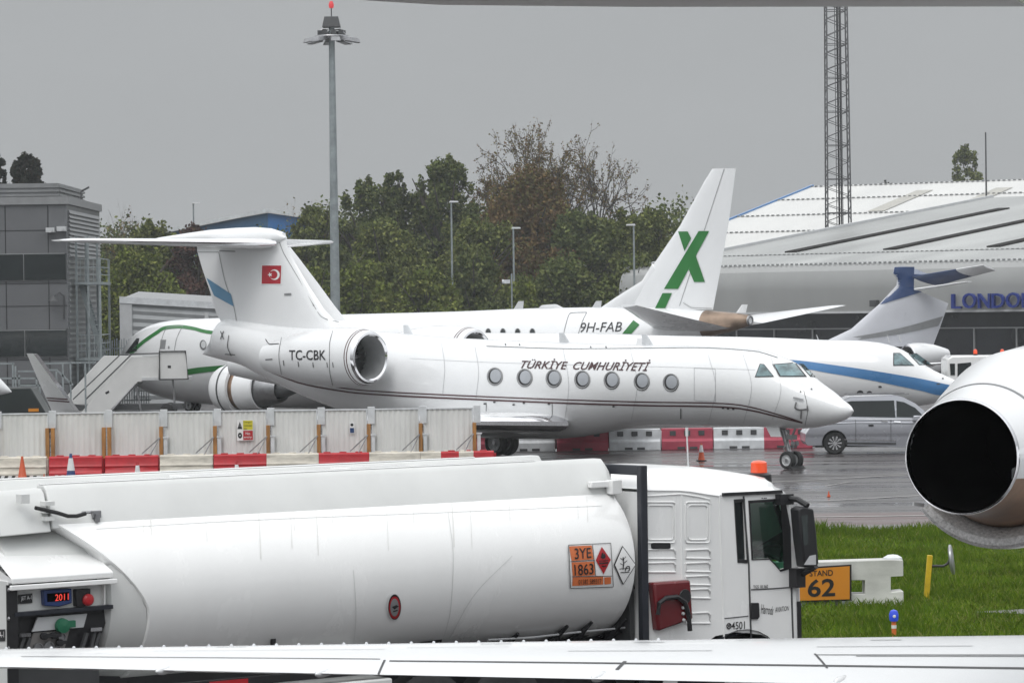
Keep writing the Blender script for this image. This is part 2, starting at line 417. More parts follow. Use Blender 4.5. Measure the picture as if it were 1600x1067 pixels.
class Fin:
    def __init__(s, o, secs, side):     # secs: (LE px, TE px, half thickness), top to bottom, on plane l=0
        pl = Plane(o, (0,0,0), (0,1,0)); s.secs = [(pl.hit(*a), pl.hit(*b), t) for a, b, t in secs]; s.side = side; s.o = o
        q = sorted([((a.z+b.z)/2, a.x, b.x, t) for a, b, t in s.secs]); s.q = np.array(q)
    def mesh(s, mb, m=0): return mb.wing([(a, b, (0, t, 0)) for a, b, t in s.secs], m=m)
    def th(s, x, z):
        q = s.q; a = np.interp(z, q[:,0], q[:,1]); b = np.interp(z, q[:,0], q[:,2]); t = np.interp(z, q[:,0], q[:,3])
        return t * afoil((x-a)/(b-a))
    def hit(s, px, py, off=0.0):
        l = 0.0
        for _ in range(4):
            p = Plane(s.o, (0,l,0), (0,1,0)).hit(px, py); l = s.side * s.th(p.x, p.z)
        p = Plane(s.o, (0,l,0), (0,1,0)).hit(px, py); return p + Vector((0, s.side*off, 0))
def plp(o, l, px, py): return Plane(o, (0,l,0), (0,1,0)).hit(px, py)
def nacelle(parent, o, c, prof, lip, inner, yaw=0.0, n=36, mats=None, fan=True, name='engine'):
    """ c: inlet centre local, axis +x aft. prof [(t,r)] outer, lip [(t,r)] polished ring, inner [(t,r)] duct """
    ax = Vector((math.cos(yaw), math.sin(yaw), 0)); mb = MB(); mb.lathe(c, ax, prof, n)
    eng = mb.build(name, mats or WHITE, parent)
    a = MB().lathe(c, ax, lip, n).build('inlet_lip', CHROME, eng)
    a = MB().lathe(c, ax, inner, n).build('inlet_duct', GREY, eng)
    if fan:
        fb = MB(); r = inner[-1][1]; fc = Vector(c) + ax*inner[-1][0]
        fb.lathe(fc, ax, [(-0.45*r,0.0),(-0.3*r,0.13*r),(0,0.3*r),(0.02,0.3*r)], 20)
        for k in range(22):
            a0 = 2*math.pi*k/22; d = Vector((0, math.cos(a0), math.sin(a0))); t = Vector((0,-math.sin(a0),math.cos(a0)))
            fb.add([fc+d*0.28*r, fc+d*0.28*r+t*0.09*r+ax*0.12, fc+d*r*0.99+t*0.20*r+ax*0.12, fc+d*r*0.99], [(0,1,2,3)])
        fb.build('fan', STEEL, eng); MB().lathe(fc+ax*0.3, ax, [(0,0.0),(0.02,r)], 24).build('fan_back', VOID, eng)
    return eng
def gear(parent, s, l, ztop, rw, ww, name='main_gear', tilt=0.0, wheelbase=0.0, sep=0.16, strutr=0.07, hub=STEEL):
    mb = MB(); mb.cyl((s, l, rw), (s + tilt, l, ztop), strutr, strutr*1.3, 12)
    mb.cyl((s, l-sep-ww, rw), (s, l+sep+ww, rw), strutr*0.7, n=10)
    mb.bar((s+0.1, l, rw+0.15), (s+0.22, l, rw+0.45), 0.05); mb.bar((s+0.22, l, rw+0.45), (s+0.1, l, rw+0.75), 0.05)
    mb.tube([(s-0.09,l+0.06,rw+0.1),(s-0.12,l+0.06,rw+0.5),(s-0.05+tilt,l+0.05,ztop)], 0.018, 6)
    mb.bar((s, l, rw+0.62), (s-0.7+tilt, l, ztop), 0.05)
    g = mb.build(name, STEEL, parent)
    for sg in (-1, 1):
        c = l + sg*(sep+ww/2); w2 = ww/2
        wl = MB().lathe((s, c, rw), (0,1,0), [(-w2*.9,rw*.62),(-w2,rw*.85),(-w2*.75,rw*.97),(0,rw),(w2*.75,rw*.97),(w2,rw*.85),(w2*.9,rw*.62)], 28)
        t = wl.build('wheel', RUBBER, g)
        h = MB().lathe((s, c, rw), (0,1,0), [(-w2*.8,0.02),(-w2*.8,rw*.25),(-w2*.5,rw*.35),(-w2*.6,rw*.55),(-w2*.9,rw*.63),(w2*.9,rw*.63),(w2*.6,rw*.55),(w2*.5,rw*.35),(w2*.8,rw*.25),(w2*.8,0.02)], 20)
        for k in range(8):
            a0 = 2*math.pi*k/8
            h.cyl((s+rw*.44*math.cos(a0), c-w2*.75, rw+rw*.44*math.sin(a0)), (s+rw*.44*math.cos(a0), c+w2*.75, rw+rw*.44*math.sin(a0)), rw*.06, n=6)
        h.build('hub', LGREY, g)
    return g
def porthole(surf, parent, cx, cy, rx, ry, glass=PORTH):
    f = MB(); a = ell(cx, cy, rx, ry, 24); b = ell(cx, cy, rx*.8, ry*.82, 24)
    va = [surf.hit(x,y,0.012) for x,y in a]; vb = [surf.hit(x,y,0.03) for x,y in ell(cx,cy,rx*.9,ry*.91,24)]; vc = [surf.hit(x,y,0.012) for x,y in b]
    f.loft([va, vb, vc], True, False, False)
    fr = f.build('window_frame', GREY, parent)
    dk_ = MB(); dec_poly(dk_, surf, b, 0.013, 0, 4); dk_.build('painted_inner_shade', BLACK, fr)  # black ellipse paints the shade inside the window recess, showing lower left
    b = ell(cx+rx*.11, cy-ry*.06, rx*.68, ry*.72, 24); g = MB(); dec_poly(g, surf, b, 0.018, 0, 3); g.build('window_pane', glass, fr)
    # port/starboard twin of the frame, on the far side
    return fr

# ------------------------------------------------------------------ main jet (white business jet, nose right and towards the camera)
A1 = 0.742
J = thing('business_jet', 'white business jet with dark red cheatlines and a red crescent flag on its tail', 'jet',
          (10.59, 91.7, 0), math.pi - A1)
top = [(1333,641),(1328,634),(1316,625),(1300,612),(1281,599),(1266,588),(1252,577),(1236,566),(1218,557),(1195,549),(1160,544),(1110,541.5),(1000,539),(900,536),(800,532),(700,527),(620,520),(545,514),(450,508),(400,503),(353,499),(347,511),(338,526),(328,539),(318,550)]
bot = [(1333,642),(1328,650),(1312,659),(1290,665),(1265,669),(1240,669.5),(1180,667),(1100,665.5),(1030,664.5),(985,668),(940,677),(900,683),(850,686),(780,685),(700,679),(620,664),(540,641),(480,618),(420,590),(380,570),(340,560),(318,554)]
FU = Fus(J, top, bot, 1.2, lambda a, h: min(1.22, h*1.0) if a < 9 else min(1.3, h), D=(88,118))
fus = FU.mesh(MB()).build('fuselage', WHITE, J)
S1 = FU.surf
# fin with leading-edge strip
fin = Fin(J, [((446,364),(308,378),0.13),((449,385),(308,392),0.15),((462,412),(316,420),0.19),((482,446),(328,455),0.23),((506,482),(338,490),0.28),((528,506),(347,505),0.33),((548,530),(350,520),0.36)], 1)
fo = fin.mesh(MB()).build('fin', WHITE, J)
mb = MB(); dec_line(mb, fin, [(435,372),(442,392),(455,415),(475,449),(493,481),(503,495),(515,500),(530,503)], 1.0, 30, 0.014); dec_poly(mb, fin, [(488,473),(496,469),(498,474),(490,479)], 0.016, 0, 3)
mb.build('boot_edge_line', GREY, fo)
mb = MB(); dec_poly(mb, fin, [(323,434),(361,459),(366,479),(335,462)], 0.02, 0, 6); mb.build('blue_rudder_band', PALEBLUE, fo)
mb = MB(); dec_line(mb, fin, [(342,394),(352,440),(367,485),(372,520)], 0.8, 12, 0.012); dec_line(mb, fin, [(309,394),(342,394)], 1, 6, 0.012); dec_line(mb, fin, [(343,392),(368,393)], 1.6, 6, 0.012)
dec_line(mb, fin, [(445,460),(456,459.5)], 3, 4, 0.03); mb.build('panel_seam', GREY, fo)
# flag
mb = MB()
dec_poly(mb, fin, [(408.5,413.5),(441.5,413.5),(440.5,445),(407.5,445)], 0.014, 0); dec_poly(mb, fin, [(410,415),(440,415),(439,443.5),(409.3,443.5)], 0.018, 1)
cr = [(429.8+8*math.cos(t), 429.3+8.2*math.sin(t)) for t in np.linspace(rad(-145),rad(145),24)] + [(427.9+6.4*math.cos(t), 429.3+6.5*math.sin(t)) for t in np.linspace(rad(138),rad(-138),24)]
vs = [fin.hit(x,y,0.022) for x,y in cr]; n = 24
mb.add(vs, [(k, k+1, 47-k-1, 47-k) for k in range(23)], 0)
st = []
for k in range(10):
    r_ = 4.2 if k % 2 == 0 else 1.7; a0 = math.pi + k*math.pi/5; st.append((422.6+r_*math.cos(a0), 429.3+r_*math.sin(a0)))
dec_poly(mb, fin, st, 0.022, 0); mb.build('flag_marking', [SIGNW, mat('flag_red', (0.40,0.010,0.022), 0.35, var=0.08)], fo)
# bullet fairing and tailplane
ptop = [plp(J,0,*p) for p in [(447,370),(440,362),(424,357),(400,355),(370,356),(330,359),(295,364),(250,371),(232,376)]]
pbot = [plp(J,0,*p) for p in [(447,374),(440,380),(424,384),(400,386),(370,387),(330,387),(295,385),(250,380),(232,377)]]
mb = MB(); mb.loft([[ (a+b)/2 + Vector((0, wv*math.sin(2*math.pi*k/16), (a-b).length/2*math.cos(2*math.pi*k/16))) for k in range(16)] for a,b,wv in zip(ptop,pbot,[.05,.2,.3,.34,.36,.34,.28,.14,.03])])
bul = mb.build('tail_bullet', WHITE, J)
zt = plp(J,0,420,378).z
def tp(l, px, py): return plp(J, l, px, py)
for sg in (1, -1):
    if sg == 1:
        rt = tp(0.25, 432, 380); ti = tp(5.7, 124, 375.5)
        ter = rt + Vector((3.0,0,0.0)); tet = ti + Vector((1.1,0,0.02))
    else:
        rt2 = Vector((rt.x, -0.25, rt.z)); ti2 = Vector((ti.x-.3, -5.85, ti.z)); ter2 = Vector((ter.x,-0.25,ter.z)); tet2 = Vector((tet.x-.3,-5.85,tet.z)); rt, ti, ter, tet = rt2, ti2, ter2, tet2
    e_ = ti + Vector((0.55, sg*0.30, 0.0)); e2 = tet + Vector((0.02, sg*0.30, 0))
    tpn = MB().wing([(rt,ter,(0,0,0.17)),(rt.lerp(ti,.5),ter.lerp(tet,.5),(0,0,0.12)),(ti,tet,(0,0,0.07)),(e_,e2,(0,0,0.03))]).build('tailplane', WHITE, J)
    mb = MB(); o_ = Vector((-0.012,0,0)); mb.loft([[a+Vector((0.16,0,t*0.62)), a+o_+Vector((0.05,0,t*0.4)), a+o_, a+o_+Vector((0.05,0,-t*0.4)), a+Vector((0.16,0,-t*0.62))] for a,t in ((rt,.17),(rt.lerp(ti,.5),.12),(ti,.07))], False, False, False)
    mb.build('leading_edge_strip', CHROME, tpn)
# engines
ec = tp(2.45, 577, 558.5)
R0 = 0.86
prof = [(0.0,R0*.955),(0.03,R0*.99),(0.3,R0*1.06),(0.9,R0*1.12),(1.8,R0*1.12),(2.8,R0*1.0),(3.7,R0*.80),(4.4,R0*.62),(4.65,R0*.55),(4.6,R0*.50),(4.2,R0*.5)]
lip = [(-0.04,R0*.80),(-0.09,R0*.86),(-0.07,R0*.93),(0.0,R0*.975),(0.12,R0*1.012)]
inn = [(-0.03,R0*.80),(0.2,R0*.74),(0.8,R0*.76)]
for sg in (1, -1):
    c = Vector((ec.x, sg*2.45, ec.z))
    en = nacelle(J, J, c, prof, lip, inn)
    mb = MB().lathe(c, (1,0,0), [(0.13,R0*1.022),(0.16,R0*1.034)], 36); mb.lathe(c, (1,0,0), [(0.22,R0*1.046),(0.25,R0*1.055)], 36); mb.build('red_ring', MAROON, en)
    MB().wing([((c.x+1.3,sg*1.0,c.z+0.1),(c.x+4.0,sg*0.8,c.z+0.1),(0,0,0.16)),((c.x+1.0,sg*1.9,c.z),(c.x+4.0,sg*2.1,c.z),(0,0,0.14))]).build('engine_pylon', WHITE, J)
    if sg == 1:
        def nf(p):
            t = p.x - c.x
            if t < 0 or t > 4.6: return 1 + abs(t)
            return math.hypot(p.y-c.y, p.z-c.z) - float(np.interp(t, [a for a,_ in prof[:9]], [b for _,b in prof[:9]]))
        S2 = Surf(J, nf, 88, 118)
        mb = MB(); dec_text(mb, S2, 'TC-CBK', (452,547),(509.5,547),(509.5,562.5),(452,562.5), 0.012, bold=0.012); mb.build('registration', INK, en)
        mb = MB()
        for x,y in ((443,567),(466,569),(489,570),(511,570),(520,570)): dec_line(mb, S2, [(x,y-4),(x+1,y+4)], 1.2, 3, 0.012)
        dec_line(mb, S2, [(415,530),(421,538),(436,537)], 1.4, 6, 0.012); dec_line(mb, S2, [(415,562),(426,561)], 1.6, 4, 0.012)
        dec_line(mb, S2, [(520,517),(515,540),(515,575),(520,602)], 0.7, 14, 0.012); dec_line(mb, S2, [(440,527),(436,555),(440,585)], 0.7, 12, 0.012)
        mb.build('panel_seam', DGREY, en)
# cheatlines
up_ = [(425,577),(470,593.5),(520,603.5),(560,609),(620,613),(700,617),(780,620.5),(860,623.5),(940,626),(1020,628),(1100,629),(1145,631),(1175,636),(1205,644),(1235,653),(1254,659.5)]
lo_ = [(425,581.5),(470,598.5),(520,608.5),(560,614),(620,618),(700,622),(780,625.5),(860,628.8),(940,631.4),(1020,633.4),(1100,634.5),(1145,636.5),(1175,641),(1205,648),(1235,655.5),(1254,660)]
mb = MB(); dec_line(mb, S1, up_, 1.8, 60, 0.014); dec_line(mb, S1, lo_, 2.3, 60, 0.014); mb.build('cheatline', MAROON, fus)
mb = MB()
TL=(816,558.5); 
dec_text(mb, S1, 'TÜRKİYE', (817,559.5),(888,561),(887,577.5),(813,575.5), 0.014, shear=0.28, bold=0.012)
mb.build('title_lettering', mat('maroon_lettering', (0.045,0.008,0.010), 0.4, var=0.1), fus); mb = MB()
dec_text(mb, S1, 'CUMHURİYETİ', (898,561.5),(1018,562),(1014,580),(895,577.5), 0.014, shear=0.28, bold=0.012)
mb.build('title_lettering', mat('maroon_lettering', (0.045,0.008,0.010), 0.4, var=0.1), fus)
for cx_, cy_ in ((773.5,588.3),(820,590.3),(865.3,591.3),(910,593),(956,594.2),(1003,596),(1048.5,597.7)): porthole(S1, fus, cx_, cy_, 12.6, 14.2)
# cockpit windows
def cockpit(surf, parent, polys, grow=1.16, frame=BLACK, glass=GLASSC, name='cockpit_window'):
    for pl in polys:
        cx_ = sum(p[0] for p in pl)/len(pl); cy_ = sum(p[1] for p in pl)/len(pl)
        mb = MB(); dec_poly(mb, surf, [(cx_+(x-cx_)*grow, cy_+(y-cy_)*grow) for x,y in pl], 0.010, 0, 4); fr = mb.build(name, frame, parent)
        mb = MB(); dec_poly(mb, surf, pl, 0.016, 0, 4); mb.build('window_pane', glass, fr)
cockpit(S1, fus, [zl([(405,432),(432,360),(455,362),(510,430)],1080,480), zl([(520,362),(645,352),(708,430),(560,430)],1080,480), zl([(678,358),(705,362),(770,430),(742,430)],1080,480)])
# seams, probes, antennas
mb = MB()
dec_line(mb, S1, [(1256,610),(1262,640),(1258,664)], 0.7, 14, 0.012); dec_line(mb, S1, [(760,541),(900,545),(1080,543.5),(1180,549),(1215,559)], 0.8, 30, 0.012)
dec_line(mb, S1, [(760,629),(760,642)], 0.8, 5, 0.012); dec_line(mb, S1, [(863,630),(863,648)], 0.8, 5, 0.012); dec_line(mb, S1, [(1064,638),(1064,654)], 1.5, 5, 0.014)
for x,y in ((758,630.5),(773,628),(803,632),(819,629.5),(858,631),(959,634.5),(1130,637),(1138,638),(1146,638.5)): dec_poly(mb, S1, ell(x,y,2.2,1.4,8), 0.02)
for x,y in ((1251,612),(1268,608),(923,542.5),(947,542.5),(790,538.5),(812,539)): dec_poly(mb, S1, ell(x,y,1.4,1.1,8), 0.02)
mb.build('panel_seam', DGREY, fus)
mb = MB()
for px_, y0_, y1_ in ((1160,550,660),(1105,548,662),(985,546,655),(880,545,660),(742,540,622),(690,536,615),(1205,560,655)): dec_line(mb, S1, [(px_,y0_),(px_+(px_-740)*.02+6,(y0_+y1_)/2),(px_+2,y1_)], .55, 20, .011)
dec_line(mb, S1, [(1085,575),(1085,625),(1118,627),(1118,577),(1085,575)], .6, 40, .011); dec_line(mb, S1, [(640,560),(760,566),(1100,575),(1180,578)], .4, 40, .010)
mb.build('skin_joint', mat('joint_grey',(.42,.43,.44),.5,var=.1), fus, rec=False)
mb = MB()
for a in ([(1240,621.5),(1256,625)],[(1245,628),(1243,637),(1252,640),(1262,639)],[(1253,641),(1252,653)],[(1262,634),(1263,641)]):
    dec_line(mb, S1, a, 2.6, 8, 0.05)
mb.build('pitot_probe', STEEL, fus)
for x, y in ((893,537),(1023,540),(648,524)):
    b_ = plp(J,0,x,y); mb = MB().wing([(b_+Vector((0.0,0,-0.05)), b_+Vector((0.5,0,-0.05)), (0,0.04,0)), (b_+Vector((0.3,0,0.34)), b_+Vector((0.52,0,0.34)), (0,0.02,0))]); mb.build('blade_antenna', WPLAST, fus)
# lower fin strake / tail cone parts
_q = plp(J,.3,386,553); mb = MB().lathe(_q, (1,0,0), [(0,0.02),(0.06,0.13),(0.5,0.15),(0.85,0.13),(.85,.1),(.6,.1)], 16); mb.build('exhaust_fairing', WHITE2, fus)
mb = MB(); dec_text(mb, S1, 'X', (344.5,518),(351,518),(351,530),(344.5,530), 0.03, bold=0.02); dec_line(mb, S1, [(358,524),(356,540),(362,556)], 1.0, 10, .02); dec_line(mb, S1, [(352,553),(368,554)], 1.2, 4, .02); mb.build('tail_marking', INK, fus, rec=False)
# wings
for sg in (1, -1):
    r_ = tp(1.1, 884, 662); LEr = Vector((r_.x, sg*1.0, r_.z)); TEr = LEr + Vector((6.0,0,-0.02))
    L2 = Vector((LEr.x+2.2, sg*4.6, LEr.z+0.12)); T2 = Vector((LEr.x+6.0, sg*4.6, LEr.z+0.10))
    wt = Vector((LEr.x+8.0, sg*13.3, LEr.z+0.52)); tt = wt + Vector((1.75, 0, 0))
    wi = MB().wing([(LEr,TEr,(0,0,0.34)),(L2,T2,(0,0,0.25)),(wt,tt,(0,0,0.09))], n=14).build('wing', WHITE, J)
    mb = MB(); mb.loft([[a+Vector((0.34,0,t*0.72)), a+Vector((0.1,0,t*0.5)), a+Vector((-0.02,0,t*.2)), a+Vector((-0.02,0,-t*.2)), a+Vector((0.1,0,-t*0.5)), a+Vector((0.34,0,-t*0.72))] for a,t in ((LEr,.34),(L2,.25),(wt,.09))], False, False, False)
    mb.build('leading_edge_strip', CHROME, wi)
    # winglet
    b0 = wt; b1 = tt
    if sg == 1:
        g0 = tp(13.4, 122, 641); g1 = tp(13.4, 79, 638); h0 = tp(14.1, 58, 553); h1 = tp(14.1, 41.5, 552)
        dv = None; wl_pts = (g0, g1, h0, h1)
    else: g0, g1, h0, h1 = [Vector((p.x,-p.y,p.z)) for p in wl_pts]
    wlt = MB().wing([(wt,tt,(0,0,0.09)),(g0,g1,(0,0.06,0.02)),(h0,h1,(0,0.03,0))]).build('winglet', WHITE2, wi)
    mb = MB()
    for t_ in (0.14, 0.185):
        vv = []
        for k in range(7):
            c_ = .06+.9*k/6; th_ = (.06*(1-t_)+.03*t_)*afoil(c_)+.012
            for dt_ in (0,.02): vv.append(g0.lerp(h0,t_+dt_).lerp(g1.lerp(h1,t_+dt_),c_)+Vector((0,sg*th_,0)))
        mb.add(vv,[(2*k,2*k+1,2*k+3,2*k+2) for k in range(6)])
    mb.build('stripe', MAROON, wlt, rec=False)
    mb = MB(); mb.loft([[a+Vector((0.1,0.05,0)), a+Vector((-0.03,0,0)), a+Vector((0.1,-0.05,0))] for a in (g0, g0.lerp(h0,.5), h0)], False, False, False); mb.build('leading_edge_strip', CHROME, wlt)
# landing gear
ng = tp(0, 1237, 741)
g_ = gear(J, ng.x, 0.0, 1.45, 0.265, 0.18, 'nose_gear', tilt=0.42, sep=0.09, strutr=0.07)
mb = MB(); mb.hexa([(ng.x+0.12,.30,.95),(ng.x+.5,.30,.95),(ng.x+.5,.33,.95),(ng.x+.12,.33,.95)],[(ng.x+0.25,.26,1.3),(ng.x+.75,.26,1.3),(ng.x+.75,.3,1.3),(ng.x+.25,.3,1.3)]); mb.build('gear_door', WHITE2, g_)
mb = MB(); mb.tube([(ng.x+.12,.1,.4),(ng.x+.16,.15,.6),(ng.x+.1,.1,.8),(ng.x+.2,.1,1.2)], .02, 6); mb.box(ng.x-.12,ng.x+.1,-.12,.12,.86,1.0); mb.cyl((ng.x-.16,.1,.75),(ng.x-.1,.1,.75),.07,n=12); mb.cyl((ng.x-.16,-.1,.75),(ng.x-.1,-.1,.75),.07,n=12); mb.build('steering_unit', GREY, g_)
for sg in (1, -1):
    g_ = gear(J, ng.x+13.6, sg*2.2, 1.25, 0.44, 0.27, 'main_gear', sep=0.13, strutr=0.1)
    MB().box(ng.x+13.2, ng.x+14.1, sg*2.2+sg*0.42, sg*2.2+sg*0.46, 0.75, 1.3).build('gear_door', WHITE2, g_)
tag(MB().hexa([(ng.x-.3,-.32,0),(ng.x-.12,-.32,0),(ng.x-.12,.32,0),(ng.x-.3,.32,0)], [(ng.x-.26,-.32,.02),(ng.x-.16,-.32,.12),(ng.x-.16,.32,.12),(ng.x-.26,.32,.02)]).build('wheel_chock', RUBBER, None), 'black wheel chock against the nose wheel of the crescent flag jet', 'chock').matrix_world = M_of(J)

# ------------------------------------------------------------------ jet with blue band, parked behind
A2 = 0.20
B = thing('business_jet', 'white business jet with a mid blue band along its nose, behind the silver van', 'jet', (17.5, 125.0, 0), math.pi - A2)
top = [(1503,604),(1497,597),(1480,588),(1460,579),(1440,566),(1420,552),(1400,542),(1375,535.5),(1340,532),(1290,531),(1230,528.5),(1170,526.5),(1080,525),(900,521),(760,520),(640,520),(520,521),(430,530),(370,545)]
bot = [(1503,605),(1498,612),(1480,622),(1450,632),(1400,638),(1340,640),(1250,640),(1100,640),(900,640),(700,638),(560,622),(450,580),(370,549)]
FB = Fus(B, top, bot, 1.3, D=(118,136)); bf = FB.mesh(MB()).build('fuselage', WHITE, B); S3 = FB.surf
mb = MB(); tb = [(1160,557),(1205,560),(1250,563.5),(1300,570),(1350,577),(1400,585),(1440,592),(1470,598.5),(1490,603)]
bb = [(1160,566),(1205,570),(1250,575),(1300,583.5),(1350,592),(1400,602),(1440,610.5),(1470,617.5),(1490,617)]
dec_strip(mb, S3, tb, bb, 40, 3, 0.014); mb.build('blue_band', mat('band_blue', (0.05,0.19,0.42), 0.3, var=0.15, scale=0.4, coat=0.3), bf)
cockpit(S3, bf, [zl([(787,690),(825,690),(905,762),(787,762)],1200,380), zl([(885,695),(930,693),(1018,758),(945,758)],1200,380)], 1.12)
mb = MB()
dec_poly(mb, S3, ell(1344,614.5,5.5,5,14), 0.012); dec_poly(mb, S3, ell(1358.5,614.5,4.5,4,14), 0.012); dec_poly(mb, S3, ell(1375,604,3,1.6,8), 0.02); dec_poly(mb, S3, ell(1466,600,3.5,1,8), 0.02); dec_poly(mb, S3, ell(1473,591.5,1.3,1.3,8), 0.02)
mb.build('service_panel', DGREY, bf)
mb = MB()
for x in (1280,1390,1408): 
    b_ = plp(B,0,x,533); MB().cyl(b_+Vector((0,0,-.05)), b_+Vector((.1,0,.25)), .03, .012, 6).build('antenna', LGREY, bf)
for sg in (1,-1):
    LEr = Vector((13,sg*1.0,1.5)); wt = Vector((20,sg*13.2,2.0))
    MB().wing([(LEr,LEr+Vector((5.5,0,0)),(0,0,.3)),(wt,wt+Vector((1.6,0,0)),(0,0,.08))]).build('wing', WHITE, B)
finb = Fin(B, [((440,369),(330,376),0.1),((466,402),(345,412),0.16),((498,444),(360,455),0.2),((523,478),(372,490),0.24),((541,500),(380,515),0.28)], 1)
fb_ = finb.mesh(MB()).build('fin', WHITE, B)
zr = plp(B,0,420,373)
for sg in (1,-1):
    MB().wing([(zr+Vector((0.3,0,0)),zr+Vector((2.2,0,0)),(0,0,.12)),(zr+Vector((1.0,sg*3.6,0)),zr+Vector((2.0,sg*3.6,0)),(0,0,.05))]).build('tailplane', WHITE, B)
    cc = Vector((plp(B,0,560,540).x, sg*2.5, 2.75)); nacelle(B, B, cc, prof, lip, inn)
    MB().wing([((cc.x+1,sg*.9,2.8),(cc.x+3.5,sg*.7,2.8),(0,0,.15)),((cc.x+1,sg*2.0,2.75),(cc.x+3.5,sg*2.0,2.75),(0,0,.14))]).build('engine_pylon', WHITE, B)
    gear(B, 17.0, sg*2.2, 1.3, 0.44, 0.27, 'main_gear', sep=0.13, strutr=0.1)
gear(B, 3.0, 0.0, 1.5, 0.265, 0.18, 'nose_gear', sep=0.09, strutr=0.06)

# ------------------------------------------------------------------ airliner-type jet with the green X (nose left and away)
E = thing('airliner', 'large white airliner with a big green X on its fin and green nose stripes', 'airliner', (-19.1, 157.5, 0), math.atan2(-0.617, 0.787))
top = [(190,558),(196,551),(204,541),(214,528),(222,519),(236,510),(255,503),(280,499.5),(320,497.5),(400,495),(540,491),(700,487),(860,481),(930,480),(1000,479.5),(1040,480),(1080,483),(1110,486),(1145,489),(1172,493)]
bot = [(190,563),(196,572),(206,588),(222,604),(250,618),(290,628),(340,633),(450,638),(560,640),(700,638),(860,622),(930,606),(1000,582),(1040,566),(1080,545),(1110,526),(1145,517),(1172,508)]
FE = Fus(E, top, bot, 1.75, D=(125,166)); ef = FE.mesh(MB()).build('fuselage', WHITE, E); S4 = FE.surf
dorsal = MB(); de = [plp(E,0,*p) for p in ((935,483),(960,466),(1004,438),(1020,412))]; da = [plp(E,0,*p) for p in ((1030,484),(1035,480),(1040,470),(1045,440))]
dorsal.wing([(a,b,(0,t,0)) for a,b,t in zip(de,da,(.05,.16,.2,.2))])
fine = Fin(E, [((1113,264),(1150,263),0.10),((1101,283),(1147,285),0.14),((1063,352),(1138,352),0.19),((1022,412),(1127,415),0.24),((1000,447),(1121,447),0.27),((985,484),(1114,484),0.30)], -1)
fe_ = fine.mesh(MB()).build('fin', WHITE, E); dorsal.build('dorsal_fillet', WHITE, fe_)
mb = MB()
def xz(p): return zl(p, 900, 250)
XA = [[(640,447),(700,447),(722,488),(680,572),],[(766,445),(832,445),(752,590),(672,700),(640,805),(553,805)],[(752,590),(808,763),(740,763),(700,660)]]
polys = [xz([(640,447),(700,447),(722,490),(680,570)]), xz([(768,445),(834,445),(640,806),(552,806)]), xz([(750,596),(808,763),(740,763),(707,683)]), xz([(543,832),(602,832),(560,926),(494,930)])]
for pl in polys: dec_poly(mb, fine, pl, 0.03, 0, 6)
mb.build('green_x_marking', GREEN, fe_)
mb = MB(); dec_line(mb, fine, [(1132,264),(1104,350),(1062,478)], 0.8, 14, 0.02); dec_line(mb, fine, [(1068,473),(1083,481),(1113,482)], 0.9, 8, 0.03)
mb.build('rudder_seam', GREY, fe_)
mb = MB(); dec_poly(mb, S4, zl([(1160,322),(1198,350),(1148,406),(1090,406)],700,420), 0.02, 0, 4)
mb.build('green_flash', GREEN, ef); mb = MB(); dec_line(mb, S4, [(204,553),(222,536),(245,520),(258,512.5),(280,510.5),(300,513),(320,518),(346,521.5)], 5.2, 40, 0.016)
mb.build('green_stripe', GREEN, ef); mb = MB(); dec_strip(mb, S4, [(285,578),(310,574),(345,571),(400,568),(470,566)], [(285,587),(310,583),(345,579),(400,575),(470,571)], 30, 2, 0.016)
mb.build('green_stripe', GREEN, ef)
mb = MB(); dec_text(mb, S4, '9H-FAB', (908,504.5),(973,503),(971,518),(906,519.5), 0.02, shear=0.12); mb.build('registration', INK, ef)
mb = MB(); 
for pl in ([(881,521),(884,508),(892,489),(917,488),(911,500),(904,521)], [(248,558),(252,535),(262,512),(286,509),(276,530),(271,558)]): 
    dec_line(mb, S4, pl, 0.9, 30, 0.014)
dec_poly(mb, S4, [(251,531),(260,531),(258,545),(250,545)], 0.015); dec_poly(mb, S4, ell(264,543,1.5,2.5,8), 0.015); mb.build('door_outline', GREY, ef)
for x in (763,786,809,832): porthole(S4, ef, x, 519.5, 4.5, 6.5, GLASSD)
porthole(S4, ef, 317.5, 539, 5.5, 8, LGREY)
cockpit(S4, ef, [[(197,551),(213,530),(217,530),(213,548),(203,551)]], 1.12, glass=GLASSD)
mb = MB()
for x in (802,923): 
    b_ = plp(E,0,x,484); MB().wing([(b_,b_+Vector((.55,0,0)),(0,.05,0)),(b_+Vector((.3,0,.38)),b_+Vector((.6,0,.38)),(0,.02,0))]).build('antenna', LGREY, ef)
b_ = plp(E,0,840,482); mb.loft([[(b_.x+dx, .35*math.cos(t)*k_, b_.z-.1+.28*k_*math.sin(t)) for t in np.linspace(0,math.pi,9)] for dx,k_ in ((0,.2),(.3,.9),(1.0,1),(1.5,.3))], False)
mb.build('antenna', LGREY, ef)
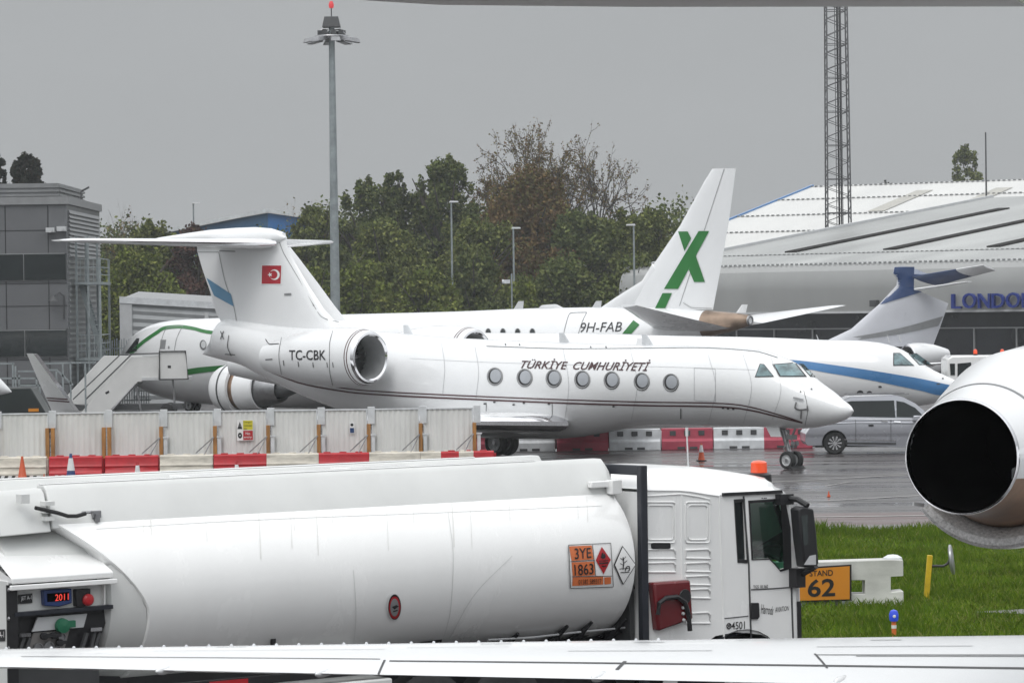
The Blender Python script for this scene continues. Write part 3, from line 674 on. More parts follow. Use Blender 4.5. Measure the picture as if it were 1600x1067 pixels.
# tail cone in heat-stained metal
tcn = MB(); rs = []
for px in np.linspace(1104, 1171, 10):
    i_ = plp(E,0,px,500).x; c_,h_,w_ = FE.at(min(i_, FE.s1-.02)); rs.append([Vector((i_, (w_+.015)*math.sin(2*math.pi*k/24), c_+(h_+.015)*math.cos(2*math.pi*k/24))) for k in range(24)])
tcn.loft(rs, True, False, False); tcn.build('tail_cone', TANM, ef)
c_,h_,w_ = FE.at(FE.s1); MB().lathe((FE.s1-.02,0,c_), (1,0,0), [(0,h_*1.05),(0.06,h_*1.0),(0.06,h_*.72),(-0.3,h_*.6),(-.3,0)], 20).build('apu_exhaust', STEEL, ef)
b_ = plp(E,0,1150,489); MB().wing([(b_,b_+Vector((.5,0,0)),(0,.05,0)),(b_+Vector((.3,0,.35)),b_+Vector((.6,0,.35)),(0,.03,0))]).build('tail_antenna', WHITE2, ef)
# tailplanes
ra = plp(E,-0.7,1092,512); rb = plp(E,-0.55,1130,513)
ta = plp(E,-5.6,970,478); tb_ = plp(E,-5.6,994,477)
MB().wing([(ra+Vector((-2.4,0.3,-.05)),rb+Vector((0.2,0.2,0)),(0,0,.2)),(ta,tb_,(0,0,.06))]).build('tailplane', WHITE2, E)
ra = plp(E,0.6,1165,503); ta = plp(E,5.8,1285,481); tt_ = plp(E,5.9,1322,477)
MB().wing([(ra+Vector((-2.6,0,-.1)),ra+Vector((.9,0,-.05)),(0,0,.2)),(ta,tt_,(0,0,.06))]).build('tailplane', WHITE, E)
# wings with engines
for sg in (-1, 1):
    wr = Vector((13.0,sg*1.4,1.75)); wt = Vector((21.0,sg*13.6,3.0))
    wi = MB().wing([(wr,wr+Vector((5.5,0,-.1)),(0,0,.42)),(Vector((15.6,sg*5,2.0)),Vector((19.2,sg*5,1.95)),(0,0,.28)),(wt,wt+Vector((1.6,0,0)),(0,0,.08))]).build('wing', WHITE2, E)
ic = plp(E,-4.6,350,607); 
for sg in (-1, 1):
    c = Vector((ic.x, sg*4.6, ic.z)); ax = (1,0,0)
    cw = MB().lathe(c, ax, [(0.15,.80),(-0.05,.86),(-0.08,.95),(0.1,1.04),(0.5,1.14),(1.12,1.17),(1.13,1.0)], 36); en = cw.build('engine', WHITE2, E)
    MB().lathe(c, ax, [(0.55,1.155),(0.6,1.165),(0.65,1.155)], 36).build('red_ring', DGREY, en)
    MB().lathe(c, ax, [(0.0,.80),(0.5,.78),(0.52,0.1)], 30).build('inlet_duct', DGREY, en)
    MB().lathe(c, ax, [(1.05,.93),(1.7,.90)], 30).build('open_cowl_gap', BROWN, en)
    MB().lathe(c, ax, [(1.36,.88),(1.40,1.03),(1.9,1.03),(2.5,.97),(2.52,.9),(2.2,.84)], 36).build('fan_cowl', WHITE2, en)
    MB().lathe(c, ax, [(2.2,.82),(2.7,.80),(3.5,.62),(3.6,.56),(3.5,.5)], 30).build('core_nozzle', STEEL, en)
    MB().lathe(c, ax, [(3.3,.44),(3.9,.36),(4.9,.05)], 24).build('exhaust_plug', DGREY, en)
    pyl = MB(); pyl.wing([((c.x+.6,c.y,c.z+1.0),(c.x+4.6,c.y,c.z+.5),(0,.16,0)),((c.x+1.6,c.y,c.z+1.55),(c.x+6.2,c.y,c.z+1.0),(0,.16,0))]); pyl.build('engine_pylon', WHITE2, E)
    gear(E, 18.4, sg*2.95, 1.7, 0.5, 0.35, 'main_gear', sep=.16, strutr=.12)
gear(E, 4.6, 0, 1.6, .33, .2, 'nose_gear', sep=.1, strutr=.08)

# ------------------------------------------------------------------ jet with navy T-tail in front of the hangar
K = thing('business_jet', 'business jet with a navy blue T-tail standing before the hangar lettering', 'jet', (7.0, 164.3, 0), math.atan2(0.6, 0.8))
kt = plp(K,0,1430,545)
top = [(1010,560),(1020,556),(1050,552),(1100,549),(1200,548),(1300,547),(1400,548),(1470,553),(1520,560)]
bot = [(1010,562),(1025,580),(1060,598),(1100,605),(1200,608),(1300,608),(1400,600),(1470,580),(1520,562)]
FK = Fus(K, top, bot, 1.3, D=(150,190)); kf = FK.mesh(MB()).build('fuselage', WHITE, K)
fink = Fin(K, [((1397,417),(1428,417),.10),((1395,427),(1428,427),.12),((1402,436),(1427,440),.12),((1401,446),(1429,452),.12),((1375,474),(1482,474),.2),((1330,514),(1468,514),.25),((1290,533),(1456,545),.3)], -1)
kfo = fink.mesh(MB()).build('fin', mat('pale_grey_paint', (0.55,0.56,0.60), 0.3, var=0.05), K)
mb = MB(); dec_poly(mb, fink, [(1397,417.5),(1428,417),(1427,452),(1440,456),(1374,476),(1402,446),(1402,434),(1395,427)], .04, 0, 5); mb.build('navy_tail_top', NAVY, kfo)
mb = MB(); dec_strip(mb, fink, [(1320,529),(1400,514),(1473,494)], [(1345,530),(1410,521),(1466,509)], 12, 1, .03); mb.build('grey_band', GREY, kfo)
a0 = plp(K,-.15,1426,432); a1 = plp(K,-3.3,1536,414)
tk = MB().wing([(a0,a0+Vector((1.9,0,-.52)),(0,0,.1)),(a1,a1+Vector((.9,0,-.3)),(0,0,.05))]).build('tailplane', NAVY, K)
MB().wing([(a0.lerp(a1,.62)+Vector((-.02,0,0)),a0.lerp(a1,.62)+Vector((1.3,0,-.39)),(0,0,.1)),(a1+Vector((-.03,-.05,0)),a1+Vector((.95,-.05,-.31)),(0,0,.06))]).build('tailplane_tip', WHITE, tk)
a0m = Vector((a0.x,-a0.y,a0.z)); a1m = Vector((a1.x,-a1.y,a1.z))
MB().wing([(a0m,a0m+Vector((1.9,0,0)),(0,0,.13)),(a1m,a1m+Vector((.9,0,0)),(0,0,.05))]).build('tailplane', NAVY, K)
b0 = plp(K,-.2,1428,452); b1 = plp(K,-2.6,1511,440)
MB().wing([(b0,b0+Vector((.9,0,0)),(0,0,.08)),(b1,b1+Vector((.4,0,0)),(0,0,.04))]).build('ventral_fin', WHITE, K)
for sg in (-1,1):
    c = plp(K,-2.0,1418,556); c = Vector((c.x,sg*2.0,c.z)); nacelle(K, K, c, [(t*.62,r*.72) for t,r in prof], [(t*.62,r*.72) for t,r in lip], [(t*.62,r*.72) for t,r in inn])
    MB().wing([((c.x+.6,sg*.9,c.z),(c.x+2.2,sg*.7,c.z),(0,0,.12)),((c.x+.6,sg*1.6,c.z),(c.x+2.2,sg*1.6,c.z),(0,0,.1))]).build('engine_pylon', WHITE, K)
    MB().wing([((8,sg*1.0,1.2),(11.5,sg*1.0,1.2),(0,0,.25)),((11.5,sg*9.5,1.7),(12.6,sg*9.5,1.7),(0,0,.06))]).build('wing', WHITE, K)
    gear(K, 11.0, sg*1.6, 1.2, .38, .22, 'main_gear', sep=.1, strutr=.08)
gear(K, FK.s0+2.5, 0, 1.3, .24, .15, 'nose_gear', sep=.08, strutr=.05)
# ================================================================== GROUND
def ground_mat(name, c1, c2, r0, r1, sx=0.25, sy=0.8, patch=0.06):
    m = bpy.data.materials.new(name); m.use_nodes = True; n = m.node_tree; b = n.nodes['Principled BSDF']; ln = n.links.new
    t = n.nodes.new('ShaderNodeTexCoord'); mp_ = n.nodes.new('ShaderNodeMapping'); mp_.inputs['Scale'].default_value = (sx, sy, 1)
    a = n.nodes.new('ShaderNodeTexNoise'); a.inputs['Scale'].default_value = 1.0; a.inputs['Detail'].default_value = 7; a.inputs['Roughness'].default_value = .65
    f = n.nodes.new('ShaderNodeTexNoise'); f.inputs['Scale'].default_value = 9.0; f.inputs['Detail'].default_value = 4
    g = n.nodes.new('ShaderNodeTexNoise'); g.inputs['Scale'].default_value = patch; g.inputs['Detail'].default_value = 3
    ln(t.outputs['Object'], mp_.inputs[0]); ln(mp_.outputs[0], a.inputs['Vector']); ln(t.outputs['Object'], f.inputs['Vector']); ln(t.outputs['Object'], g.inputs['Vector'])
    r = n.nodes.new('ShaderNodeMapRange'); r.inputs[1].default_value=.36; r.inputs[2].default_value=.66; r.inputs[3].default_value=r0; r.inputs[4].default_value=r1
    ln(a.outputs[0], r.inputs[0]); ln(r.outputs[0], b.inputs['Roughness'])
    ad = n.nodes.new('ShaderNodeMath'); ad.operation='ADD'; ln(f.outputs[0], ad.inputs[0]); ln(g.outputs[0], ad.inputs[1])
    cr_ = n.nodes.new('ShaderNodeMapRange'); cr_.inputs[1].default_value=.75; cr_.inputs[2].default_value=1.25; ln(ad.outputs[0], cr_.inputs[0])
    mx = n.nodes.new('ShaderNodeMix'); mx.data_type='RGBA'; ln(cr_.outputs[0], mx.inputs[0]); mx.inputs['A'].default_value=(*c1,1); mx.inputs['B'].default_value=(*c2,1)
    ln(mx.outputs['Result'], b.inputs['Base Color'])
    bn = n.nodes.new('ShaderNodeBump'); bn.inputs['Strength'].default_value=.25; bn.inputs['Distance'].default_value=.02; ln(a.outputs[0], bn.inputs['Height']); ln(bn.outputs[0], b.inputs['Normal'])
    b.inputs['Specular IOR Level'].default_value = .45
    return m
TARM = ground_mat('wet_asphalt', (0.040,0.036,0.037), (0.072,0.063,0.064), 0.06, 0.62, 0.07, 0.75)
SHOUL = ground_mat('wet_red_shoulder', (0.085,0.054,0.051), (0.125,0.086,0.082), 0.25, 0.6, .15, 1.0)
CONC = ground_mat('concrete', (0.22,0.215,0.205), (0.32,0.31,0.30), 0.4, 0.7, .5, .5)
SOIL = ground_mat('turf_soil', (0.045,0.075,0.010), (0.080,0.115,0.020), 0.9, 1.0, 1, 1); SOIL.node_tree.nodes['Principled BSDF'].inputs['Specular IOR Level'].default_value = 0.0
def sheet(name, pts, m, z):
    o = MB().add([(x,y,z) for x,y in pts], [tuple(range(len(pts)))]).build(name, m, None, smooth=False, rec=False); return tag(o, kind='structure')
sheet('ground', [(-1500,-60),(1500,-60),(1500,3000),(-1500,3000)], TARM, 0.0)
gl = G(1290,832); gr = G(1640,825)
near = 42.0
grass_poly = [(-16.6,near),(16,near),(gr.x+3,gr.y),(gl.x-0.5,gl.y),(2.0,76),(-10.0,91.0),(-17,91.5)]
sheet('verge_ground', grass_poly, SOIL, 0.010)
a = G(1200,803); b = G(1640,797)
sheet('road', [(gl.x-1.2,gl.y-.3),(gr.x+3,gr.y-.3),(b.x+4,b.y),(a.x-2,a.y)], SHOUL, 0.005)
a = G(1290,822); b = G(1640,815)
sheet('pavement', [(gl.x-1.0,gl.y-.2),(gr.x+3,gr.y-.2),(b.x+4,b.y),(a.x-1,a.y)], mat('wet_concrete',(.15,.145,.14),.45,var=.3,scale=1.5), 0.0075)
mb = MB()
l0 = G(1240,809); l1 = G(1700,803); mb.add([(l0.x,l0.y,.014),(l1.x,l1.y,.014),(l1.x,l1.y+.22,.014),(l0.x,l0.y+.22,.014)], [(0,1,2,3)])
LINEW = mat('worn_line_paint', (0.36,0.35,0.34), .5, var=.4, scale=3)
tag(mb.build('road_line', LINEW, None, smooth=False, rec=False), kind='structure')
mb = MB()
for (xa,ya,xb,yb) in ((1290,783,1500,771),(1100,760,1420,742),(1290,760,1330,753)):
    l0 = G(xa,ya); l1 = G(xb,yb); mb.add([(l0.x,l0.y,.012),(l1.x,l1.y,.012),(l1.x,l1.y+.16,.012),(l0.x,l0.y+.16,.012)], [(0,1,2,3)])
tag(mb.build('ground_marking', LINEW, None, smooth=False, rec=False), kind='structure')
# longitudinal slab joints and tar seams on the apron
mb = MB()
for k in range(26):
    y = 69 + k*1.9 + random.uniform(-.3,.3); s_ = random.uniform(-.03,.03); x0 = random.uniform(-2,6); x1 = x0 + random.uniform(5,16); wd = random.uniform(.03,.09)
    mb.add([(x0,y,.008),(x1,y+s_*(x1-x0),.008),(x1,y+s_*(x1-x0)+wd,.008),(x0,y+wd,.008)], [(0,1,2,3)])
tag(mb.build('ground_line', mat('tar', (.02,.02,.021), .25, var=.2), None, smooth=False, rec=False), kind='structure')
cb = G(1575,958)
sheet('pavement', [(cb.x-.5,cb.y+.1),(cb.x+.2,cb.y-.35),(cb.x+3,cb.y-.4),(cb.x+3,cb.y+.8),(cb.x+.4,cb.y+.5)], mat('old_concrete',(.13,.128,.12),.6,var=.3,scale=2), 0.022)

# ------------------------------------------------------------------ grass blades
GR = [mat('grass_a', (.100,.175,.014), .7, var=.4, scale=.7, spec=0.0), mat('grass_b', (.155,.225,.024), .7, var=.4, scale=.7, spec=0.0), mat('grass_c', (.23,.25,.07), .7, var=.4, scale=.7, spec=0.0)]
def inpoly(x, y, poly):
    c = False; j = len(poly)-1
    for i in range(len(poly)):
        if (poly[i][1] > y) != (poly[j][1] > y) and x < (poly[j][0]-poly[i][0])*(y-poly[i][1])/(poly[j][1]-poly[i][1])+poly[i][0]: c = not c
        j = i
    return c
rg = np.random.RandomState(3); V = []; FF = []; MI = []
def blades(n, x0, x1, y0, y1, hs=1.0):
    for _ in range(n):
        x = rg.uniform(x0,x1); y = rg.uniform(y0,y1)
        if not inpoly(x, y, grass_poly) or (cb.x-.55 < x < cb.x+3 and cb.y-.35 < y < cb.y+.5): continue
        den = math.sin(x*1.7+y*.9)*math.sin(y*1.3-x*.6)
        if math.sin(x*.83+1.7*math.sin(y*.31))+math.sin(y*.57+x*.4) > 1.55 and rg.rand() < .75: continue
        h = hs*rg.uniform(.06,.17)*(1+.35*den); wd = rg.uniform(.006,.013)*1.3; a0 = rg.uniform(0,math.pi); lx, ly = rg.normal(0,.05,2)
        dx, dy = math.cos(a0)*wd, math.sin(a0)*wd; o = len(V)
        V.extend([(x-dx,y-dy,.005),(x+dx,y+dy,.005),(x+lx*.4,y+ly*.4+dx*.3,h*.6),(x+lx,y+ly,h)])
        FF.append((o,o+1,o+2)); FF.append((o+2,o+1,o+3)); m_ = 0 if rg.rand() < .5+.3*den else (1 if rg.rand() < .85 else 2); MI.extend([m_, m_])
blades(88000, 3.6, 13.5, 44.5, 70); blades(14000, -16.5, -9, 86, 91.5, 1.0); blades(110000, -16.6, 3.7, 42, 91, 1.25)
blades(5000, gl.x-1, gr.x+1, gl.y-1.2, gl.y+.6, 1.7)
g_ = MB(); g_.v = V; g_.f = FF; g_.m = MI
tag(g_.build('grass', GR, None, smooth=False, rec=False), 'rough green grass of the verge around the stand sign', 'grass', kind='stuff')

# ================================================================== BACKGROUND BUILDINGS
def fr(o, e1, e2):
    e1 = Vector((*e1,0)); e2 = Vector((*e2,0)); o = Vector((*o,0))
    return lambda u, v, z=0.0: o + e1*u + e2*v + Vector((0,0,z))
# front hangar -----------------------------------------------------
HC = Vector((0.0336*210.5, 210.5)); h1 = (0.75,-0.66); h2 = (0.66,0.75)
HG = thing('hangar', 'large pale grey ribbed hangar with rounded eaves, big blue letters and dark glazing', 'hangar', (HC.x,HC.y,0), math.atan2(-0.66,0.75))
RIB = mat('ribbed_cladding', (0.31,0.315,0.312), .42, .2, var=.10, scale=.35, stretch=(1,1,.3))
ROOFG = mat('grey_roof_sheet', (0.35,0.358,0.35), .42, .15, var=.34, scale=.25, stretch=(1,.15,1))
LW = 75.0
prof_ = [(0.10,4.25),(0.0,4.3),(0.0,5.7),(0.08,6.3),(0.32,6.85),(0.75,7.2),(1.3,7.42),(45,12.75),(62,14.2)]
mb = MB(); nu = 360; rows = []
for k in range(nu+1):
    u = LW*k/nu; d = 0.035 if k % 2 else 0.0
    rows.append([(u, v + (d if i < 6 else 0), z - (0 if i < 5 else d)) for i,(v,z) in enumerate(prof_[1:6])])
mb.loft([[Vector(p) for p in r] for r in rows], False, False, False)
mb.build('eaves_wall', RIB, HG, smooth=True, ang=20)
mb = MB(); mb.add([(0,.75,7.2),(LW,.75,7.2),(LW,45,12.75),(0,45,12.75),(0,62,12.4),(LW,62,12.4)], [(0,1,2,3),(3,2,5,4)])
rf = mb.build('roof', ROOFG, HG, smooth=False, rec=False)
mb = MB()
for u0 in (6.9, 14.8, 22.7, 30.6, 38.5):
    mb = MB(); za0, za1 = 7.2+(9-.75)*.1254, 7.2+(35-.75)*.1254; mb.hexa([(u0,9,za0-.02),(u0+1.0,9,za0-.02),(u0+1.0,35,za1-.02),(u0,35,za1-.02)],[(u0,9,za0+.09),(u0+1.0,9,za0+.09),(u0+1.0,35,za1+.09),(u0,35,za1+.09)]); mb.build('rooflight_strip', mat('recess_dark_rooflight', (.016,.014,.013), .8, var=.5, scale=.5, spec=.1), rf)  # near-black colour gives the raised strip the darkness of a recess

mb = MB()
for v_,hh_ in ((1.2,.10),(7.5,.045)):
    z_ = 7.2+(v_-.75)*.1254; mb = MB(); mb.box(0,LW,v_-.03,v_+.03,z_+.004,z_+.022)
    for k in range(200): 
        u = k*LW/200; mb.box(u,u+.16,v_-.05,v_+.05,z_+.02,z_+.02+hh_)
    mb.build('fixing_strip', GREY, rf, smooth=False)
mb = MB(); mb.bar((0,.75,7.25),(0,45,12.8),.25,.25); mb.build('verge_trim', LGREY, HG)
mb = MB(); mb.prism([(0.06,0.1,0),(0.06,0.1,4.3),(0.06,0.3,6.8),(0.06,.9,7.2),(0.06,45,12.7),(0.06,60,12.4),(0.06,60,0)], (0.2,0,0)); mb.prism([(LW-.3,0.1,0),(LW-.3,0.1,4.3),(LW-.3,0.3,6.8),(LW-.3,.9,7.2),(LW-.3,45,12.7),(LW-.3,60,12.4),(LW-.3,60,0)], (0.2,0,0)); mb.build('end_wall', RIB, HG)
mb = MB(); mb.box(0,LW,.9,1.1,0,4.3); mb.build('ground_floor_glazing', mat('dark_glazing', (.018,.02,.024), .15, var=.5, scale=.4), HG)
mb = MB()
for k in range(26): mb.box(k*3.0,k*3.0+.09,.78,.9,0.0,3.2)
mb.box(0,LW,.8,.9,3.2,3.28); mb.build('mullion', GREY, HG, smooth=False)
MB().box(0,LW,-.06,.35,4.2,4.33).build('canopy_edge', LGREY, HG)
# small floodlight at the canopy
for uu in (20.3,):
    MB().box(uu,uu+.5,-.5,-.1,4.6,5.0).build('floodlight', DGREY, HG, bevel=.03)
lp0 = Plane(HG,(0,-.35,0),(0,-1,0)); a = lp0.hit(1486,489); b = lp0.hit(1596,487)
LB = []
xx = a.x; lw = (b.x-a.x)/4.93
for ch, wf in (('L',.78),('O',1.1),('N',.97),('D',.99),('O',1.1),('N',.97)):
    vs,fs = text2d(ch, bold=.01); ww_ = lw*wf*.88; mb = MB(); base = [Vector((xx+u*ww_,-.35,4.42+v*(.88 if ch!='O' else .92))) for u,v in vs]
    nn = len(base); mb.add(base + [p+Vector((0,.22,0)) for p in base], fs + [tuple(i+nn for i in f) for f in fs])
    ed = {}
    for f in fs:
        for i in range(len(f)): ed[(f[i],f[(i+1)%len(f)])] = 1
    mb.f += [(a_,b_,b_+nn,a_+nn) for (a_,b_) in ed if (b_,a_) not in ed]; mb.m += [0]*(len(mb.f)-len(mb.m))
    mb.build('sign_letter', LETBLUE, HG, smooth=False); xx += lw*wf
# rear white hangar -------------------------------------------------
o2 = P(1146,345,262); RW = thing('hangar', 'white roofed hangar with a thin blue verge rising behind the grey ribbed hangar', 'hangar', (o2.x,o2.y,0), math.atan2(-0.5,0.866))
WROOF = mat('white_roof_sheet', (0.56,0.56,0.545), .45, var=.10, scale=.3, stretch=(1,.3,1))
zc = o2.z; sl = 0.16
q1 = P(1270,291,278); inv = M_of(RW).inverted(); q1l = inv @ q1; run = q1l.y; rise = q1l.z
mb = MB(); LW2 = 70
mb.add([(-6,-8,zc-3.4),(LW2,-8,zc-3.4),(LW2+q1l.x,run,rise),(q1l.x,run,rise)], [(0,1,2,3)]); 
mb.add([(q1l.x,run,rise),(LW2+q1l.x,run,rise),(LW2+q1l.x,run*2+10,zc-3),(q1l.x,run*2+10,zc-3)], [(0,1,2,3)])
rf = mb.build('roof', WROOF, RW, smooth=False, rec=False)
e0 = Vector((-6,-8,zc-3.4)); e1_ = Vector((q1l.x,run,rise)); 
MB().bar(e0+Vector((0,0,.05)), e1_+Vector((0,0,.05)), .22, .16).build('blue_verge', BLUE, RW)
MB().box(-5.5,LW2,-7.8,-7.5,0,zc-3.6).build('front_wall', LGREY, RW)
mb = MB(); mb.prism([(-5.7,-7.8,0),(-5.7,-7.8,zc-3.6),(q1l.x-.2,run,rise-.3),(q1l.x-.2,run*2+9,zc-3.3),(q1l.x-.2,run*2+9,0)], (.2,0,0)); mb.build('gable_wall', LGREY, RW)
for t_ in (.36,.58,.80,.985):
    mb = MB(); p_ = e0.lerp(e1_, t_); mb.box(p_.x,p_.x+LW2,p_.y-.03,p_.y+.03,p_.z+.004,p_.z+.022)
    for k in range(150):
        p_ = e0.lerp(e1_, t_) + Vector((k*LW2/150,0,0)); mb.box(p_.x,p_.x+.2,p_.y-.1,p_.y+.1,p_.z+.02,p_.z+.11)
    mb.build('fixing_strip', GREY, rf, smooth=False)
mb = MB()
for k in range(5):
    u_ = 11.6 + 7.1*k
    a_ = e0.lerp(e1_,.60)+Vector((u_,0,.05)); b_ = e0.lerp(e1_,.88)+Vector((u_,0,.05)); mb.add([a_,a_+Vector((1.5,0,0)),b_+Vector((1.5,0,0)),b_],[(0,1,2,3)])
mb.build('rooflight_strip', mat('grey_rooflight', (.36,.35,.31), .4, var=.2), rf, smooth=False, rec=False)
# left grey office building ------------------------------------------
xb = P(105,400,150).x; OB = thing('office_building', 'grey panelled airport building with dark strip windows and a louvred end wall', 'building', (xb,150,0))
PANEL = mat('grey_wall_panel', (.122,.126,.133), .42, var=.12, scale=.5); LOUV = mat('louvre_grey', (.22,.225,.23), .45, .2, var=.15)
ztop = P(60,308,150).z
zz = lambda py: P(60,py,150).z
mb = MB(); mb.box(-22,0,0,12,0,ztop-.35); mb.build('wall', PANEL, OB, bevel=.02)
MB().box(-22.05,.12,-.12,12.1,ztop-.35,ztop).build('parapet', GREY, OB)
mb = MB(); mb.box(-22,-.55,1.2,10,ztop,zz(285)); 
for k in range(3): mb.box(-22,-.5,1.12,1.2,ztop+.08+k*.2,ztop+.18+k*.2); mb.box(-.55,-.45,1.2,10,ztop+.08+k*.2,ztop+.18+k*.2)
mb.build('roof_plant_screen', LOUV, OB, smooth=False)
for (ya,yb) in ((398,437),(517,556)):
    f_ = MB(); f_.box(-22,-.12,-.06,0,zz(yb)-.06,zz(ya)+.06); wf_ = f_.build('window_band', GREY, OB)
    for k in range(11):
        x1 = -.06-k*2.0; MB().box(x1-1.95,x1,-.10,-.06,zz(yb)-.02,zz(ya)+.02).build('window_pane', GLASSD, wf_)
mb = MB()
for py in (360,397.5,443,478,515,562,600): mb.box(-22,-.02,-.018,0,zz(py)-.015,zz(py)+.015)
for k in range(12): mb.box(-.9-k*2,-.86-k*2,-.018,0,0,ztop-.4)
mb.build('panel_joint', BLACK, OB, smooth=False)
mb = MB()
for k in range(11): 
    z_ = zz(330)-k*.2; mb.hexa([(.0,.4,z_-.08),(.12,.4,z_-.12),(.12,11.5,z_-.12),(0,11.5,z_-.08)],[(0,.4,z_+.06),(.03,.4,z_+.06),(.03,11.5,z_+.06),(0,11.5,z_+.06)])
for k in range(30): 
    z_ = zz(392)-k*.26; mb.box(0,.05,.3,11.8,z_-.06,z_+.06)
mb.build('louvre', LOUV, OB, smooth=False)
mb = MB()
for (x0_,py) in ((79,360),(96,358)):
    p_ = P(x0_,py,149.7)-Vector((xb,150,0)); mb.box(p_.x-.2,p_.x+.2,-.5,-.02,p_.z-.1,p_.z+.12); mb.cyl((p_.x,-.5,p_.z),(p_.x,-.62,p_.z),.1,.12,8)
mb.build('floodlight', LGREY, OB)
p_ = P(88,462,149.6)-Vector((xb,150,0)); mb = MB(); mb.tube([(p_.x+.3,-.05,p_.z-1.1),(p_.x+.3,-.1,p_.z),(p_.x+.1,-.2,p_.z+.15),(p_.x-.1,-.3,p_.z)],.035,6); mb.lathe((p_.x-.15,-.35,p_.z-.2),(0,0,1),[(-.05,.24),(0,.22),(.18,.05)],10); mb.build('wall_lamp', DGREY, OB)
mb = MB(); mb.cyl((.0,5.1,ztop+.42),(.42,4.9,ztop+.62),.05,n=6); mb.box(.0,.06,4.95,5.05,ztop,ztop+.45); mb.build('roof_camera', DGREY, OB)
# external stair tower
ST = thing('fire_escape', 'galvanised steel external staircase with railings against the louvred end of the grey building', 'staircase', (xb+.12,151.5,0))
mb = MB(); H_ = [2.7,6.3]
for x in (0.1,0.65,1.2):
    for y in (0,3.4): mb.box(x-.05,x+.05,y-.05,y+.05,0,H_[1]+1.1 if x>1.1 else H_[1]+2.2)
mb.build('post', GALV, ST, smooth=False)
for z_ in H_: MB().box(.02,1.28,-.1,3.5,z_-.12,z_).build('landing', GALV, ST, smooth=False)
for z_ in H_:
    mb = MB()
    for h_ in (.35,.7,1.1): mb.bar((.1,0,z_+h_),(1.2,0,z_+h_),.045); mb.bar((1.2,0,z_+h_),(1.2,3.4,z_+h_),.045)
    for k in range(6): mb.bar((.1+k*.2,0,z_),(.1+k*.2,0,z_+1.1),.025)
    mb.build('railing', GALV, ST, smooth=False)
for z_,zb_ in ((2.7,0.0),(6.3,2.7)):
    mb = MB(); mb.bar((1.2,.6,zb_),(.2,.6,z_),.06,.22); mb.bar((1.2,1.5,zb_),(.2,1.5,z_),.06,.22)
    for k in range(14): t_=k/14; mb.box(1.2-1.0*t_-.12,1.2-1.0*t_+.12,.6,1.5,zb_+(z_-zb_)*t_,zb_+(z_-zb_)*t_+.03)
    mb.build('stair_flight', GALV, ST, smooth=False)
# corrugated shed
sx = P(190,478,170); SH = thing('shed', 'pale grey corrugated shed with a white fascia, standing behind the nose with the green cheatlines', 'shed', (sx.x,170,0))
x2 = P(352,480,170).x - sx.x; zt_ = P(190,472,170).z; zt2 = P(345,482,170).z
mb = MB(); nz_ = 26; mb.loft([[(x_, (.06 if k % 2 else 0), (zt_ if x_==0 else zt2-.06)*k/nz_) for k in range(nz_+1)] for x_ in (0.0,x2)], False, False, False); mb.build('corrugated_wall', mat('shed_cladding', (.36,.375,.385), .5, .1, var=.15), SH, smooth=False)
mb = MB(); mb.hexa([(-.1,-.12,zt_-.05),(x2,-.12,zt2-.05),(x2,.1,zt2-.05),(-.1,.1,zt_-.05)],[(-.1,-.12,zt_+.3),(x2,-.12,zt2+.3),(x2,.1,zt2+.3),(-.1,.1,zt_+.3)]); mb.build('fascia', WPLAST, SH)
MB().box(-.1,.55,-.08,.06,0,zt_-.05).build('corner_trim', LGREY, SH); MB().box(x2-1.1,x2-.9,-.08,.06,0,zt2-.2).build('downpipe', LGREY, SH)
mb = MB(); mb.hexa([(0,.1,zt_),(x2,.1,zt2),(x2,8,zt2),(0,8,zt_)],[(0,.1,zt_+.2),(x2,.1,zt2+.2),(x2,8,zt2+.6),(0,8,zt_+.6)]); mb.box(0,x2,7.8,8,0,zt2); mb.build('roof', GREY, SH)
# blue clad warehouse
bw = P(418,329,262); W2 = thing('warehouse', 'blue clad warehouse with a shallow gable showing above the trees on the left', 'warehouse', (bw.x,262,0))
zl_ = P(325,346,262); zr_ = P(480,338,262); xl = zl_.x-bw.x; xr = zr_.x-bw.x
BCL = mat('blue_cladding', (.045,.135,.27), .45, .1, var=.14, scale=.4, stretch=(1,1,4)); BCL2 = mat('bright_blue_cladding', (.035,.16,.42), .45, .1, var=.12, scale=.4)
mb = MB(); mb.prism([(xl-10,0,0),(0,0,0),(0,0,bw.z-.2),(xl,0,zl_.z-.2),(xl-10,0,zl_.z-2.2)], (0,25,0)); mb.build('side_wall', BCL, W2, smooth=False)
mb = MB(); mb.prism([(0.02,-.05,0),(xr,-.05,0),(xr,-.05,zr_.z-.2),(0.02,-.05,bw.z-.2)], (0,25,0)); mb.build('gable_wall', BCL2, W2, smooth=False)
mb = MB(); mb.bar((xl-10,-.2,zl_.z-2.0),(0,-.2,bw.z),.5,.3); mb.bar((0,-.2,bw.z),(xr,-.2,zr_.z),.5,.3); mb.build('roof_edge', WPLAST, W2)
mb = MB(); 
for k in range(9): mb.box(-1.6+k*.28,-1.48+k*.28,-.3,-.05,bw.z-4,bw.z-1.9)
mb.build('vent_louvre', LGREY, W2, smooth=False)

